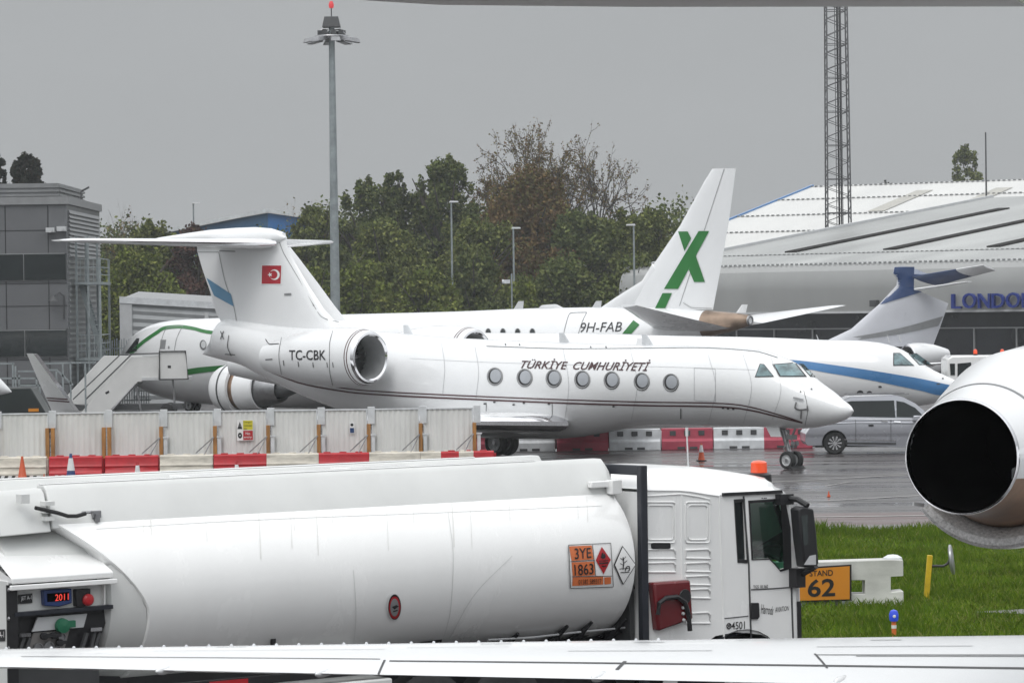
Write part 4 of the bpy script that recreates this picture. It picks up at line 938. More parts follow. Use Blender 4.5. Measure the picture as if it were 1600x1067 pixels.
# ------------------------------------------------------------------ masts and lamps
mz = P(514,30,170); mbx = P(524,480,170); FM = thing('floodlight_mast', 'tall tapered galvanised floodlight mast with a ring of lamps, rising behind the crescent flag tail', 'mast', (mbx.x,170,0))
zt_ = mz.z; lean = mz.x - mbx.x - (-.013*450*170/5000)
MB().cyl((0,0,0),(0,0,zt_),.29,.15,16).build('pole', GALV, FM)
mb = MB(); mb.cyl((0,0,zt_-1.1),(0,0,zt_-.8),.32,n=16); mb.lathe((0,0,zt_-1.0),(0,0,1),[(0,.9),(.05,.92),(.1,.9)],24); mb.bar((-.95,0,zt_-1.0),(.95,0,zt_-1.0),.08); mb.bar((0,-.95,zt_-1.0),(0,.95,zt_-1.0),.08)
for sx_ in (-1,1): mb.tube([(sx_*.85,0,zt_-1.0),(sx_*.5,0,zt_-.55),(sx_*.2,0,zt_-.6)],.04,6)
mb.build('head_frame', STEEL, FM)
mb = MB(); mb.hexa([(-.48,-.4,zt_-.45),(.48,-.4,zt_-.45),(.48,.4,zt_-.45),(-.48,.4,zt_-.45)],[(-.36,-.3,zt_+.1),(.36,-.3,zt_+.1),(.36,.3,zt_+.1),(-.36,.3,zt_+.1)]); mb.build('head_box', DGREY, FM)
for k in range(8):
    a_ = 2*math.pi*k/8+.2; c_, s_ = math.cos(a_), math.sin(a_); q = lambda r,t,z: (c_*r-s_*t, s_*r+c_*t, zt_-1.05+z)
    mb = MB(); mb.hexa([q(.75,-.26,-.10),q(1.5,-.26,-.22),q(1.5,.26,-.22),q(.75,.26,-.10)],[q(.75,-.22,.12),q(1.45,-.22,-.02),q(1.45,.22,-.02),q(.75,.22,.12)]); fl_ = mb.build('floodlight', STEEL, FM)
    mb = MB(); mb.add([q(.8,-.2,-.125),q(1.45,-.2,-.235),q(1.45,.2,-.235),q(.8,.2,-.125)],[(0,1,2,3)]); mb.build('lamp_glass', WPLAST, fl_, rec=False)
    MB().box(c_*.62-.13,c_*.62+.13,s_*.62-.13,s_*.62+.13,zt_-.9,zt_-.62).build('control_gear', DGREY, FM)
mb = MB(); mb.cyl((0,0,zt_),(0,0,zt_+.75),.03,n=6); mb.build('lightning_rod', DGREY, FM)
MB().lathe((0,0,zt_+.55),(0,0,1),[(0,.0),(.02,.12),(.2,.15),(.38,.08),(.4,0)],10).build('obstruction_light', mat('red_lens', (.45,.02,.03), .3, emit=((1,.1,.1),.3)), FM)
# lattice tower
tw = P(1310,356,236); LT = thing('lattice_tower', 'dark steel lattice radio tower with a ladder, standing behind the grey hangar roof', 'tower', (tw.x,236,0))
topz = P(1308,-40,236).z; hw0 = .92; hw1 = .74
def hwz(z): return hw0 + (hw1-hw0)*z/topz
TS = mat('tower_steel', (.10,.10,.105), .5, .3, var=.2)
mb = MB()
for sx_ in (-1,1):
    for sy_ in (-1,1): mb.bar((sx_*hw0,sy_*hw0,0),(sx_*hw1,sy_*hw1,topz),.10)
mb.build('leg', TS, LT, smooth=False)
mb = MB(); z_ = 9.0; k = 0; st_ = .62
while z_ < topz:
    a_ = hwz(z_); b_ = hwz(z_+st_)
    for sy_ in (-1,1):
        s_ = 1 if k % 2 else -1
        mb.bar((-a_*s_,sy_*a_,z_),(-.28*s_ if 0 else b_*s_*-.22 if 0 else b_*s_*.999,sy_*b_,z_+st_),.045)
    for sx_ in (-1,1):
        s_ = 1 if k % 2 else -1; mb.bar((sx_*a_,-a_*s_,z_),(sx_*b_,b_*s_,z_+st_),.045)
    if k % 4 == 0:
        for sy_ in (-1,1): mb.bar((-a_,sy_*a_,z_),(a_,sy_*a_,z_),.05); mb.bar((sy_*a_,-a_,z_),(sy_*a_,a_,z_),.05)
    z_ += st_; k += 1
mb.build('bracing', TS, LT, smooth=False)
mb = MB(); 
for x_ in (-.16,.18,.32): mb.bar((x_,-.5,0),(x_*.9,-.45,topz),.05)
for k in range(int(topz/.35)): mb.bar((-.16,-.5,k*.35),(.18,-.5,k*.35),.025)
mb.build('ladder', TS, LT, smooth=False)
mb = MB(); 
for x_ in (.02,.09,.25): mb.cyl((x_,-.3,0),(x_,-.28,topz),.035,n=6)
mb.build('cable', BLACK, LT)
# lamp posts
def lamp(px, py, D, label, w_=.5):
    t_ = P(px,py,D); o = thing('lamp_post', label, 'lamp post', (t_.x,D,0), 0, 'lamp posts in front of the trees')
    MB().cyl((0,0,0),(0,0,t_.z),.09,.055,8).build('pole', GALV, o)
    sgn = -1 if px > 900 else 1
    mb = MB(); mb.hexa([(-.12*sgn,-.13,t_.z-.03),(w_*sgn,-.13,t_.z-.02),(w_*sgn,.13,t_.z-.02),(-.12*sgn,.13,t_.z-.03)],[(-.08*sgn,-.1,t_.z+.09),(w_*sgn*.9,-.1,t_.z+.07),(w_*sgn*.9,.1,t_.z+.07),(-.08*sgn,.1,t_.z+.09)]); mb.build('lamp_head', LGREY, o, smooth=False)
lamp(705,316,214,'slim lamp post before the trees, between the floodlight mast and the bare tree'); lamp(802,357,208,'short lamp post in front of the dark trees, second from the green X fin'); lamp(990,352,208,'slim lamp post just left of the green X fin')
lamp(302,318,232,'thin lamp post above the purple tree on the left'); lamp(468,346,240,'faint lamp post beside the blue warehouse gable')
pp = P(1540,207,262); o = thing('flagpole', 'slender bare pole standing on the white hangar roof beside the lone tree', 'pole', (pp.x,262,0)); MB().cyl((0,0,0),(0,0,pp.z),.12,.06,8).build('shaft', DGREY, o)
MB().box(-.25,.25,-.25,.25,0,.3).build('base', GREY, o)
for (x_,y_,lab) in ((381,0,0),):
    pass
fl = P(797,440,200); o = thing('camera_pole', 'short pole with a white security camera in front of the dark trees', 'camera pole', (fl.x+.1,200,0)); MB().cyl((0,0,0),(0,0,fl.z+.5),.05,n=6).build('shaft', GALV, o); mb = MB(); mb.box(-.5,-.1,-.15,.15,fl.z-.12,fl.z+.12); mb.cyl((-.6,0,fl.z),(-.5,0,fl.z),.13,n=8); mb.build('camera', WPLAST, o)

# ------------------------------------------------------------------ trees
LEAF = {}
def leafmat(n, c): return mat('leaf_'+n, c, .7, var=.35, scale=.5, spec=0.0)
PAL = {'dark': [leafmat('dk1',(0.074,0.096,0.034)), leafmat('dk2',(0.113,0.138,0.048)), leafmat('dk3',(0.163,0.181,0.067))],
       'mid': [leafmat('md1',(0.085,0.106,0.032)), leafmat('md2',(0.136,0.158,0.046)), leafmat('md3',(0.194,0.209,0.070))],
       'bright': [leafmat('br1',(0.096,0.125,0.029)), leafmat('br2',(0.145,0.176,0.041)), leafmat('br3',(0.205,0.223,0.063))],
       'brown': [leafmat('bn1',(0.131,0.082,0.042)), leafmat('bn2',(0.174,0.120,0.054)), leafmat('bn3',(0.144,0.131,0.048))],
       'purple': [leafmat('pu1',(0.070,0.039,0.034)), leafmat('pu2',(0.102,0.055,0.045)), leafmat('pu3',(0.093,0.072,0.044))],
       'conifer': [leafmat('cf1',(.022,.028,.020)), leafmat('cf2',(.036,.040,.028)), leafmat('cf3',(.055,.046,.035))]}
BARK = mat('bark', (.060,.050,.042), .85, var=.4, scale=3)
rt_ = np.random.RandomState(11)
def crown_mesh(mb, blobs, n, size, palw=(.38,.42,.2)):
    V=[]; Fc=[]; Mi=[]
    tot = sum(b[1][0]*b[1][2] for b in blobs)
    for c, r in blobs:
        k = int(n * r[0]*r[2]/tot); pm = rt_.dirichlet((1.2,1.4,.8))*.6+np.array(palw)*.4
        d = rt_.normal(size=(k,3)); d /= np.linalg.norm(d,axis=1)[:,None]; rr = rt_.uniform(0.02,1.0,k)**.5*rt_.uniform(.8,1.45,k)
        pts = np.array(c) + d*np.array(r)*rr[:,None]
        a = rt_.normal(size=(k,3)); a /= np.linalg.norm(a,axis=1)[:,None]; b = np.cross(a, rt_.normal(size=(k,3))); b /= np.linalg.norm(b,axis=1)[:,None]
        s = size*rt_.uniform(.55,1.3,k)[:,None]; mm = rt_.choice(3, k, p=pm/pm.sum())
        o = len(V)
        q = np.stack([pts-a*s-b*s*.45, pts+a*s*.2-b*s*.7, pts+a*s+b*s*.3, pts-a*s*.3+b*s*.7], axis=1).reshape(-1,3)
        V.extend(map(tuple, q)); Fc.extend([(o+4*i,o+4*i+1,o+4*i+2,o+4*i+3) for i in range(k)]); Mi.extend(int(x) for x in mm)
    o = len(mb.v); mb.v += V; mb.f += [tuple(i+o for i in f) for f in Fc]; mb.m += Mi
def limbs(mb, base, h, spread, n, r):
    base = Vector(base); mb.cyl(base, base+Vector((0,0,h*.55)), r, r*.55, 8)
    for k in range(n):
        a = rt_.uniform(0,6.28); t = rt_.uniform(.3,.55); p = base+Vector((0,0,h*t)); q = p+Vector((math.cos(a)*spread*.8, math.sin(a)*spread*.8, h*rt_.uniform(.2,.42)))
        m_ = (p+q)/2+Vector((0,0,h*.03)); mb.tube([p,m_,q],[r*.4,r*.28,r*.1],6)
def tree(name, label, px, py, hw, D, pal, n=3600, size=.34, low=.18, ntop=5, cat='tree', dz=1.0, twig=True):
    t_ = P(px,py,D); H = t_.z; R = hw*D/F; n = int(n*8.5); size *= .37; R *= 1.08
    o = thing(name, label, cat, (t_.x,D,0), 0, 'trees behind the apron')
    mb = MB(); limbs(mb,(0,0,0),H,R,9,.02*H+.05)
    bl = []; z0 = H*low; prof_t = lambda t: R*(.72+.5*math.sin(math.pi*min(1,t*1.05+.12)))*(1-max(0,t-.55)**1.6*1.9)
    for k in range(84):
        t = rt_.uniform(0,.97); rr = prof_t(t)*.86; a = rt_.uniform(0,6.28); q = math.sqrt(rt_.uniform(0,1)); r0 = R*rt_.uniform(.20,.32)*(1.12-.42*t)
        bl.append(((math.cos(a)*rr*q, math.sin(a)*rr*q*.75, z0+r0*.6+(H-z0-r0*1.3)*t), (r0, r0, r0*rt_.uniform(.75,1.15))))
    for k in range(ntop*2):
        x = rt_.uniform(-.6,.6)*R; r0 = rt_.uniform(.07,.14)*R; zt_ = H*(1-.30*(abs(x)/R)**1.5*rt_.uniform(.5,1.3)) - r0*rt_.uniform(1,2.5)
        bl.append(((x, rt_.uniform(-.3,.3)*R, zt_), (r0*.8,r0*.8,r0*1.7)))
        mb.tube([(x*.6,0,zt_-r0*5),(x*.9,0,zt_-r0),(x,0,zt_+r0*1.9)],[.05,.035,.012],4)
    mb.build('trunk', BARK, o)
    mb = MB(); crown_mesh(mb, bl, n, size); mb.build('crown', PAL[pal], o, smooth=False, rec=False)
    return o
tree('broadleaf_tree','bushy green tree just left of the floodlight mast, beside the blue warehouse',492,318,52,240,'mid',3600)
tree('broadleaf_tree','green tree with two leafy peaks right of the floodlight mast',577,276,62,242,'dark',4600,low=.1)
tree('broadleaf_tree','narrow upright leafy tree between the floodlight mast and the bare tree',618,262,30,246,'dark',2200)
tree('broadleaf_tree','tall dark green tree touching the left side of the bare tree',697,244,62,244,'dark',5200,low=.08)
tree('broadleaf_tree','brown tinged young leafed tree below the left crown of the bare tree',828,258,96,238,'brown',6800,low=.06,ntop=2)
tree('broadleaf_tree','dark green tree under the bare tree, behind the second lamp post',905,322,70,236,'dark',4800,low=.05,ntop=3)
tree('broadleaf_tree','olive green tree under the right limbs of the bare tree',965,330,58,238,'mid',4000,low=.05)
tree('broadleaf_tree','mid height dark tree filling the dip between the two tall leafy trees',648,296,62,247,'dark',4400,low=.06)
tree('broadleaf_tree','rounded green tree next to the leading edge of the green X fin',1012,324,66,234,'mid',4600,low=.04)
tree('broadleaf_tree','broad dark tree in the middle of the tree line, behind the first lamp post',745,330,78,230,'mid',5200,low=.04,ntop=2)
tree('broadleaf_tree','wide olive tree low behind the floodlight mast',600,345,85,230,'mid',5600,low=.04,ntop=2)
tree('broadleaf_tree','low dark green tree partly behind the lower part of the floodlight mast',520,370,60,226,'dark',3800,low=.04,ntop=2)
tree('purple_tree','dark purple leafed tree behind the left tailplane of the crescent flag jet',305,352,52,225,'purple',4200,low=.04)
tree('broadleaf_tree','bright green bush like tree beside the grey office building',232,344,72,226,'mid',5000,low=.04)
tree('broadleaf_tree','rounded olive green tree in front of the purple tree, above the corrugated shed',212,392,78,212,'bright',5600,low=.03,ntop=2)
for lab,px,py,hw,D,pal,n in (('bright green bush at the foot of the trees, right of the floodlight mast',560,405,62,214,'bright',4200),('yellow green bush below the first lamp post',668,415,60,212,'bright',4000),
    ('dark bush between the two right hand lamp posts',880,400,75,214,'dark',4600),('yellow green shrub low behind the airliner roof, near the short lamp post',815,440,38,205,'bright',2600),('dark shrub behind the dorsal fin with the green X',985,398,62,212,'dark',4000),
    ('green bush tucked right of the crescent flag tail',492,415,40,210,'bright',2600),('dark hollow looking bush low against the tree line',740,392,60,216,'dark',3800)):
    tree('shrub',lab,px,py,hw,D,pal,n,low=.0,ntop=2,cat='shrub')
tree('conifer','dark conifer top showing above the grey office roof, larger of the two',42,240,36,215,'conifer',3000,low=.45,ntop=9)
tree('conifer','dark conifer top at the left edge above the grey office roof, smaller of the two',-2,240,16,217,'conifer',1800,low=.4,ntop=6)
tree('broadleaf_tree','lone grey green tree rising behind the white hangar roof',1510,226,34,330,'mid',2600,size=.36,low=.1,ntop=6)
tree('shrub','low dark shrub peeping over the ridge of the white hangar roof',1385,282,32,330,'conifer',900,low=.5,cat='shrub')
# the wood behind, one mass
mb = MB(); bl = []
for k in range(150):
    px_ = 150 + 920*k/149.0; ty = (334 if px_ > 500 else 376) + 16*math.sin(px_*.021+1) + 10*math.sin(px_*.057) + rt_.uniform(-8,10); D_ = rt_.uniform(252,262); t_ = P(px_,ty,D_)
    r0 = rt_.uniform(1.6,2.8)
    for z_ in np.arange(.5, t_.z-r0*.7, 2.0): bl.append(((t_.x+rt_.normal(0,.6), D_+rt_.normal(0,.8), z_+rt_.uniform(-.4,.4)), (r0,r0*.7,r0*.9)))
    bl.append(((t_.x,D_,t_.z-r0*.8),(r0*.8,r0*.6,r0*.9)))
crown_mesh(mb, bl, 150000, .15); tag(mb.build('woodland', PAL['dark'], None, smooth=False, rec=False), 'dense mass of dark green wood filling the gaps behind the trees', 'woodland', kind='stuff')
# bare trees: recursive branching with small buds
def bare(name, label, px, py, hw, D, seed, nl=2200, trunk=.34, base_px=None, buds='brown', split=3):
    r_ = np.random.RandomState(seed); t_ = P(px,py,D); H = t_.z; R = hw*D/F
    o = thing(name, label, 'tree', (t_.x if base_px is None else P(base_px,py,D).x, D, 0), 0, 'trees behind the apron'); mb = MB(); tips = []
    def grow(p, d, L_, r, depth):
        q = p + d*L_; m_ = (p+q)/2 + Vector(tuple(r_.normal(0,.05*L_,3))); mb.tube([p,m_,q],[r,r*.85,r*.68],6 if depth < 3 else 4)
        tips.append((p,q,depth))
        if depth >= 7: return
        for k in range(2 if depth > 1 or r_.rand() < .3 else split):
            nd = (d + Vector(tuple(r_.normal(0,.42,3))) + Vector((0,0,.12 if depth < 4 else -.02))).normalized()
            grow(q, nd, L_*r_.uniform(.66,.9), r*.64, depth+1)
        if depth > 2 and r_.rand() < .6:
            nd = (d + Vector(tuple(r_.normal(0,.7,3)))).normalized(); grow(m_, nd, L_*.5, r*.4, max(depth+1,5))
    for k in range(4):
        a = (k-1.5)*.55*R/H*2.2; grow(Vector((0,0,H*.28)), Vector((a,r_.normal(0,.2),1)).normalized(), H*.19, trunk*.55, 1)
    mb.cyl((0,0,0),(0,0,H*.3),trunk,trunk*.7,10)
    zs = max(q.z for _,q,_ in tips); xs = max(abs(q.x) for _,q,_ in tips); fz = H/zs; fx = R*1.12/xs
    mb.v = [(x*fx if z > H*.28 else x, y, (z*fz if z > H*.28 else z)) for x,y,z in mb.v]
    mb.build('branches', BARK, o)
    lb = MB(); cand = [(p,q) for p,q,dd in tips if dd >= 6]; V=[]; Fc=[]; Mi=[]
    for _ in range(nl):
        p,q = cand[r_.randint(len(cand))]; c_ = p.lerp(q, r_.uniform(.1,1.1)) + Vector(tuple(r_.normal(0,.13,3))); c_ = Vector((c_.x*fx,c_.y,c_.z*fz))
        a_ = Vector(tuple(r_.normal(0,1,3))).normalized(); b_ = a_.cross(Vector(tuple(r_.normal(0,1,3)))).normalized(); s_ = r_.uniform(.05,.125)
        oo = len(V); V += [tuple(c_-a_*s_),tuple(c_-b_*s_*.6),tuple(c_+a_*s_),tuple(c_+b_*s_*.6)]; Fc.append((oo,oo+1,oo+2,oo+3)); Mi.append(int(r_.randint(3)))
    lb.v=V; lb.f=Fc; lb.m=Mi; lb.build('foliage', PAL[buds], o, smooth=False, rec=False)
bare('bare_tree','tall half bare tree with russet buds, highest crown of the tree line',838,180,114,250,5,10000,.55,buds='brown')
bare('bare_tree','bare spreading tree with drooping twigs, right of the highest crown',925,184,112,252,9,3600,.52,buds='brown')
bare('bare_tree','leafless pale branched tree beside the louvred end of the grey building',190,310,42,232,4,500,.3)
bare('bare_tree','thin half bare tree rising left of the floodlight mast',480,302,34,246,13,700,.18)
# ================================================================== MIDDLE GROUND
# hoarding fence standing on water barriers
FD = 93.75
edges = [-92,-6,79,167,253,337,420,499,577,658,742]
HF = thing('hoarding_fence', 'white ribbed site hoarding with orange timber posts along the edge of the works', 'fence', (0,FD,0))
zt = P(420,640.5,FD).z; zb = P(420,712,FD).z
fx = [P(e_,640,FD).x for e_ in edges]
for i in range(len(fx)-1):
    x0, x1 = fx[i]+.06, fx[i+1]-.06; n = 9; mb = MB(); z0 = zb + random.uniform(-.012,.012)
    rng_ = []
    for k in range(n*4+1):
        u = x0+(x1-x0)*k/(n*4); d = (0,.0,.018,.018)[k%4]; rng_.append((u,d))
    mb.loft([[Vector((u,d,z0+.04)), Vector((u,d,zt-.03))] for u,d in rng_], False, False, False); 
    pn = mb.build('hoarding_panel', HOARD, HF, smooth=False)
    mb = MB(); mb.box(x0,x1,-.02,.04,zt-.045,zt); mb.box(x0,x1,-.03,.05,z0-.02,z0+.05); mb.box(x0,x0+.035,-.02,.04,z0,zt-.04); mb.box(x1-.035,x1,-.02,.04,z0,zt-.04); mb.build('panel_frame', WPLAST, pn, bevel=.006)
for i in range(1, len(fx)):
    x = fx[i]; mb = MB(); mb.box(x-.05,x+.16,-.045,.0,zt-.45,zt+.06); mb.build('joint_cover', WPLAST, HF, bevel=.008)
    dbl = i in (2,3)
    for dx in ((-.085,.075) if dbl else (-.02,)):
        mb = MB(); mb.box(x+dx-.055,x+dx+.055,-.18,-.06,.02,P(420,664,FD).z); mb.build('timber_post', TIMBER, HF, bevel=.008)
    if i >= 4:
        mb = MB(); mb.box(x+.06,x+.16,-.15,-.07,.05,P(420,681,FD).z); mb.box(x+.0,x+.2,-.17,-.05,P(420,682,FD).z,P(420,680,FD).z); mb.build('steel_jack', WPLAST, HF)
        mb = MB(); mb.bar((x-.05,-.2,P(420,681,FD).z),(x-.55,-.5,.72),.025); mb.bar((x-.05,-.2,P(420,681,FD).z),(x-.3,-.6,.68),.025); mb.build('brace', STEEL, HF)
def board(name, label, x0, y0, x1, y1, D):
    a = P(x0,y0,D); b = P(x1,y1,D); o = thing(name, label, 'sign', ((a.x+b.x)/2, D, (a.z+b.z)/2)); w_, h_ = (b.x-a.x), (a.z-b.z); return o, w_, h_
o, w_, h_ = board('warning_sign', 'small yellow and red danger and no entry sign on the white hoarding', 370,656,396,688, FD-.06)
MB().box(-w_/2,w_/2,-.006,.006,-h_/2,h_/2).build('board', SIGNW, o)
MB().box(-w_*.12,w_*.47,-.011,-.006,.02*h_,h_*.47).build('danger_panel', SIGNYEL, o); MB().box(-w_*.12,w_*.47,-.011,-.006,-h_*.47,-.02*h_).build('no_entry_panel', RED, o)
mb = MB()
for k,t_ in enumerate(('Danger','Construction','site')): text3d(mb, t_, (-w_*.08,-.014,h_*(.33-.15*k)), (1,0,0),(0,0,1), w_*(.5,.5,.2)[k], h_*.10)
mb.add([(-w_*.47,-.009,h_*.06),(-w_*.16,-.009,h_*.06),(-w_*.315,-.009,h_*.42)],[(0,1,2)]); mb.add([(-w_*.315+w_*.13*math.cos(t),-.009,-h_*.25+h_*.14*math.sin(t)) for t in np.linspace(0,6.28,16)[:-1]],[tuple(range(15))]); mb.build('lettering', INK, o, smooth=False, rec=False)
mb = MB(); text3d(mb,'No',(w_*.03,-.014,-h_*.22),(1,0,0),(0,0,1),w_*.28,h_*.13); text3d(mb,'entry',(-w_*.06,-.014,-h_*.42),(1,0,0),(0,0,1),w_*.46,h_*.13)
mb.add([(-w_*.315,-.012,h_*.18),(-w_*.29,-.012,h_*.18),(-w_*.30,-.012,h_*.3)],[(0,1,2)]); mb.add([(-w_*.36,-.012,-h_*.23),(-w_*.27,-.012,-h_*.23),(-w_*.27,-.012,-h_*.27),(-w_*.36,-.012,-h_*.27)],[(0,1,2,3)]); mb.build('white_lettering', SIGNW, o, smooth=False, rec=False)
o, w_, h_ = board('notice_sign', 'tiny blue and white notice on a hoarding panel right of the danger sign', 546,659,554,677, FD-.06)
MB().box(-w_/2,w_/2,-.006,.006,-h_/2,h_/2).build('board', SIGNW, o); MB().box(-w_*.4,w_*.4,-.012,-.006,-h_*.45,-h_*.02).build('blue_panel', NAVY, o); mb = MB(); mb.lathe((0,-.006,h_*.25),(0,-1,0),[(0,w_*.3),(.006,w_*.3),(.006,0)],16); mb.build('pictogram', INK, o)
# water barriers
def water_barrier(name, label, cat, group, m, L_, H_, windows=False, ribs=True):
    o = thing(name, label, cat, (0,0,0), 0, group); mb = MB(); d = .22
    sec = [(-d,0),(-d,H_*.28),(-d*.78,H_*.36),(-d*.70,H_*.5),(-d*.8,H_*.56),(-d*.62,H_*.66),(-d*.6,H_*.95),(-d*.45,H_),(d*.45,H_),(d*.6,H_*.95),(d*.62,H_*.66),(d*.8,H_*.56),(d*.7,H_*.5),(d*.78,H_*.36),(d,H_*.28),(d,0)]
    if windows: sec = [(-d,0),(-d,H_*.40),(-d*.55,H_*.5),(-d*.5,H_*.97),(-d*.4,H_),(d*.4,H_),(d*.5,H_*.97),(d*.55,H_*.5),(d,H_*.40),(d,0)]
    mb.loft([[(x, y*(.96 if abs(x) > L_/2-.01 else 1), z) for y,z in sec] for x in (-L_/2,-L_/2+.04,-L_/6,L_/6,L_/2-.04,L_/2)])
    mb.build('shell', m, o, bevel=.012)
    mb = MB()
    for k in (-1,0,1): 
        if not windows: mb.box(k*L_*.3-.10,k*L_*.3+.10,-.08,.08,H_-.005,H_+.03)
    if windows:
        for k in (-1,0,1): MB().box(k*L_*.28-.1,k*L_*.28+.1,-d*.62,d*.62,H_*.66,H_*.88).build('handle_slot', DGREY, o)
        for k in (-1,1): MB().box(k*L_*.12-.13,k*L_*.12+.13,-d*1.02,d*1.02,0.02,.1).build('forklift_slot', DGREY, o)
    else: mb.build('filler_lug', m, o, bevel=.008)
    mb = MB(); mb.cyl((L_/2-.0,0,.08),(L_/2-.0,0,H_*.9),.07,n=10); mb.build('hinge_knuckle', m, o)
    return o
bw_ = (fx[5]-fx[4])-.03
redb = water_barrier('water_barrier','red','barrier','barriers at the foot of the hoarding',REDPL,bw_,.68)
dirb = water_barrier('water_barrier','dirty','barrier','barriers at the foot of the hoarding',DIRTYW,bw_,.68)
rl = {1:'red plastic barrier behind the blue and white cone',2:'red plastic barrier behind the red topped white cone left of a dirty one',4:'red plastic barrier below the danger sign',6:'short looking red plastic barrier below the tiny blue notice',9:'red plastic barrier at the right end of the hoarding, mostly behind the tanker top'}
dl = {-1:'dirty white barrier at the left end under the hoarding',0:'dirty white barrier behind the plain orange cone',3:'dirty white barrier between the two red barriers under the fourth panel',5:'dirty white barrier just right of the barrier under the danger sign',7:'dirty white barrier right of the one under the blue notice',8:'dirty white barrier second from the right end of the hoarding'}
cuts = [(-1,-6,-92),(0,-6,75),(1,75,163),(2,163,250),(3,250,335),(4,335,420),(5,420,490),(6,490,575),(7,575,640),(8,640,660),(9,660,744)]
first = {True: redb, False: dirb}
for i in range(-1, 10):
    isr = i in rl; src = first[isr]
    lab = rl.get(i) or dl.get(i)
    o = src if not src.get('used') else copy_tree(src)
    src['used'] = 1
    j = i+1
    xm = (fx[j]+fx[j+1])/2 if j+1 < len(fx) else fx[-1]-.2
    o.location = (xm - .03, FD-.50, 0); o.rotation_euler = (0,0,random.uniform(-.02,.02)); o['label'] = lab
for o in list(COL.objects):
    if 'used' in o.keys(): del o['used']
# hazard striped kerb board
for k,(xa,xb_) in enumerate(((-40,60),(78,166))):
    a = P(xa,738,FD-.95); b = P(xb_,738,FD-.95); mb = MB(); n = 18
    for q in range(n):
        u0 = a.x+(b.x-a.x)*q/n; u1 = a.x+(b.x-a.x)*(q+1)/n; mb.hexa([(u0,0,.06),(u1,0,.06),(u1,.04,.06),(u0,.04,.06)],[(u0+.06,0,.2),(u1+.06,0,.2),(u1+.06,.04,.2),(u0+.06,.04,.2)], q%2)
    ob = mb.build('hazard_board', [BLACK if k==0 else RED, SIGNW], None, smooth=False); ob.location = (0,FD-.95,-.05)
    tag(ob, ('low black and white striped board lying in the grass at the left' if k==0 else 'low red and white striped board in front of the red barrier'), 'board')
# traffic cones
def cone(label, px, pyb, D, h, m, band, gz=None, bandm=None, base=None, group='traffic cones on the apron'):
    p = G(px,pyb) if D is None else P(px,pyb,D); o = thing('traffic_cone', label, 'cone', (p.x,p.y,0), 0, group); r = h*.19
    mb = MB(); b_ = h*.28; mb.box(-b_,b_,-b_,b_,0,.035); mb.build('base', base or m, o, bevel=.01)
    MB().lathe((0,0,.03),(0,0,1),[(0,r*1.15),(.02,r),(h-.03,r*.22),(h-.03,0)],20).build('body', m, o)
    for z0,z1 in band:
        f = lambda z: r+(r*.22-r)*(z-.02)/(h-.05)
        MB().lathe((0,0,.03),(0,0,1),[(z0*h,f(z0*h)+.006),(z1*h,f(z1*h)+.006)],20).build('reflective_sleeve', bandm or CONEW, o)
    return o
cone('plain dark orange cone in the grass at the left end of the hoarding',35,742,FD-1.1,.72,CONEO,[])
cone('blue traffic cone with a white sleeve before the red barrier',111,748,FD-1.5,.80,CONEB,[(.35,.8)])
cone('red topped cone with a long white sleeve before the second red barrier',215,742,FD-1.3,.55,RED,[(.08,.72)])
cone('red topped cone with a white sleeve below the danger sign',370,742,FD-1.3,.53,RED,[(.08,.72)])
cone('very small red cone at the near edge of the grass',69,752,FD-1.9,.25,CONEO,[(.05,.3)])
cone('orange and white cone on a black base on the open apron',1096,720,None,.55,CONEO,[(.45,.85)],base=BLACK)
cone('tiny distant orange cone on the wet apron right of the nose wheel',1295,776,None,.15,CONEO,[])
# row of red and white barriers under the jets
segs = [(738,782,1),(787,868,0),(870,950,1),(952,1031,0),(1033,1114,1),(1116,1194,0),(1196,1262,1)]
names = {738:'faded red barrier behind the hoarding end, left of the main wheels',787:'white barrier behind the main wheels of the crescent flag jet',870:'faded red barrier just right of the main wheels',952:'white barrier with three slots between two faded red ones, left of the apron cone',1033:'faded red barrier behind the orange apron cone',1116:'white barrier between the orange apron cone and the nose wheel',1196:'faded red barrier behind the nose gear'}
pr = None; pw = None
DB = 107.5
for (x0,x1,r_) in segs:
    a = P(x0,697,DB); b = P(max(x1,x0+80),697,DB); L_ = 1.72
    if r_ and pr is None: o = pr = water_barrier('road_barrier','x','barrier','barriers in a row under the jets',PINKPL,L_,.72,True)
    elif not r_ and pw is None: o = pw = water_barrier('road_barrier','x','barrier','barriers in a row under the jets',WPLAST,L_,.72,True)
    else: o = copy_tree(pr if r_ else pw)
    o.location = ((P((x0+x1)/2 if x0>740 else x1-40,697,DB)).x, DB+random.uniform(-.04,.04), 0); o.rotation_euler=(0,0,random.uniform(-.03,.03)); o['label'] = names[x0]

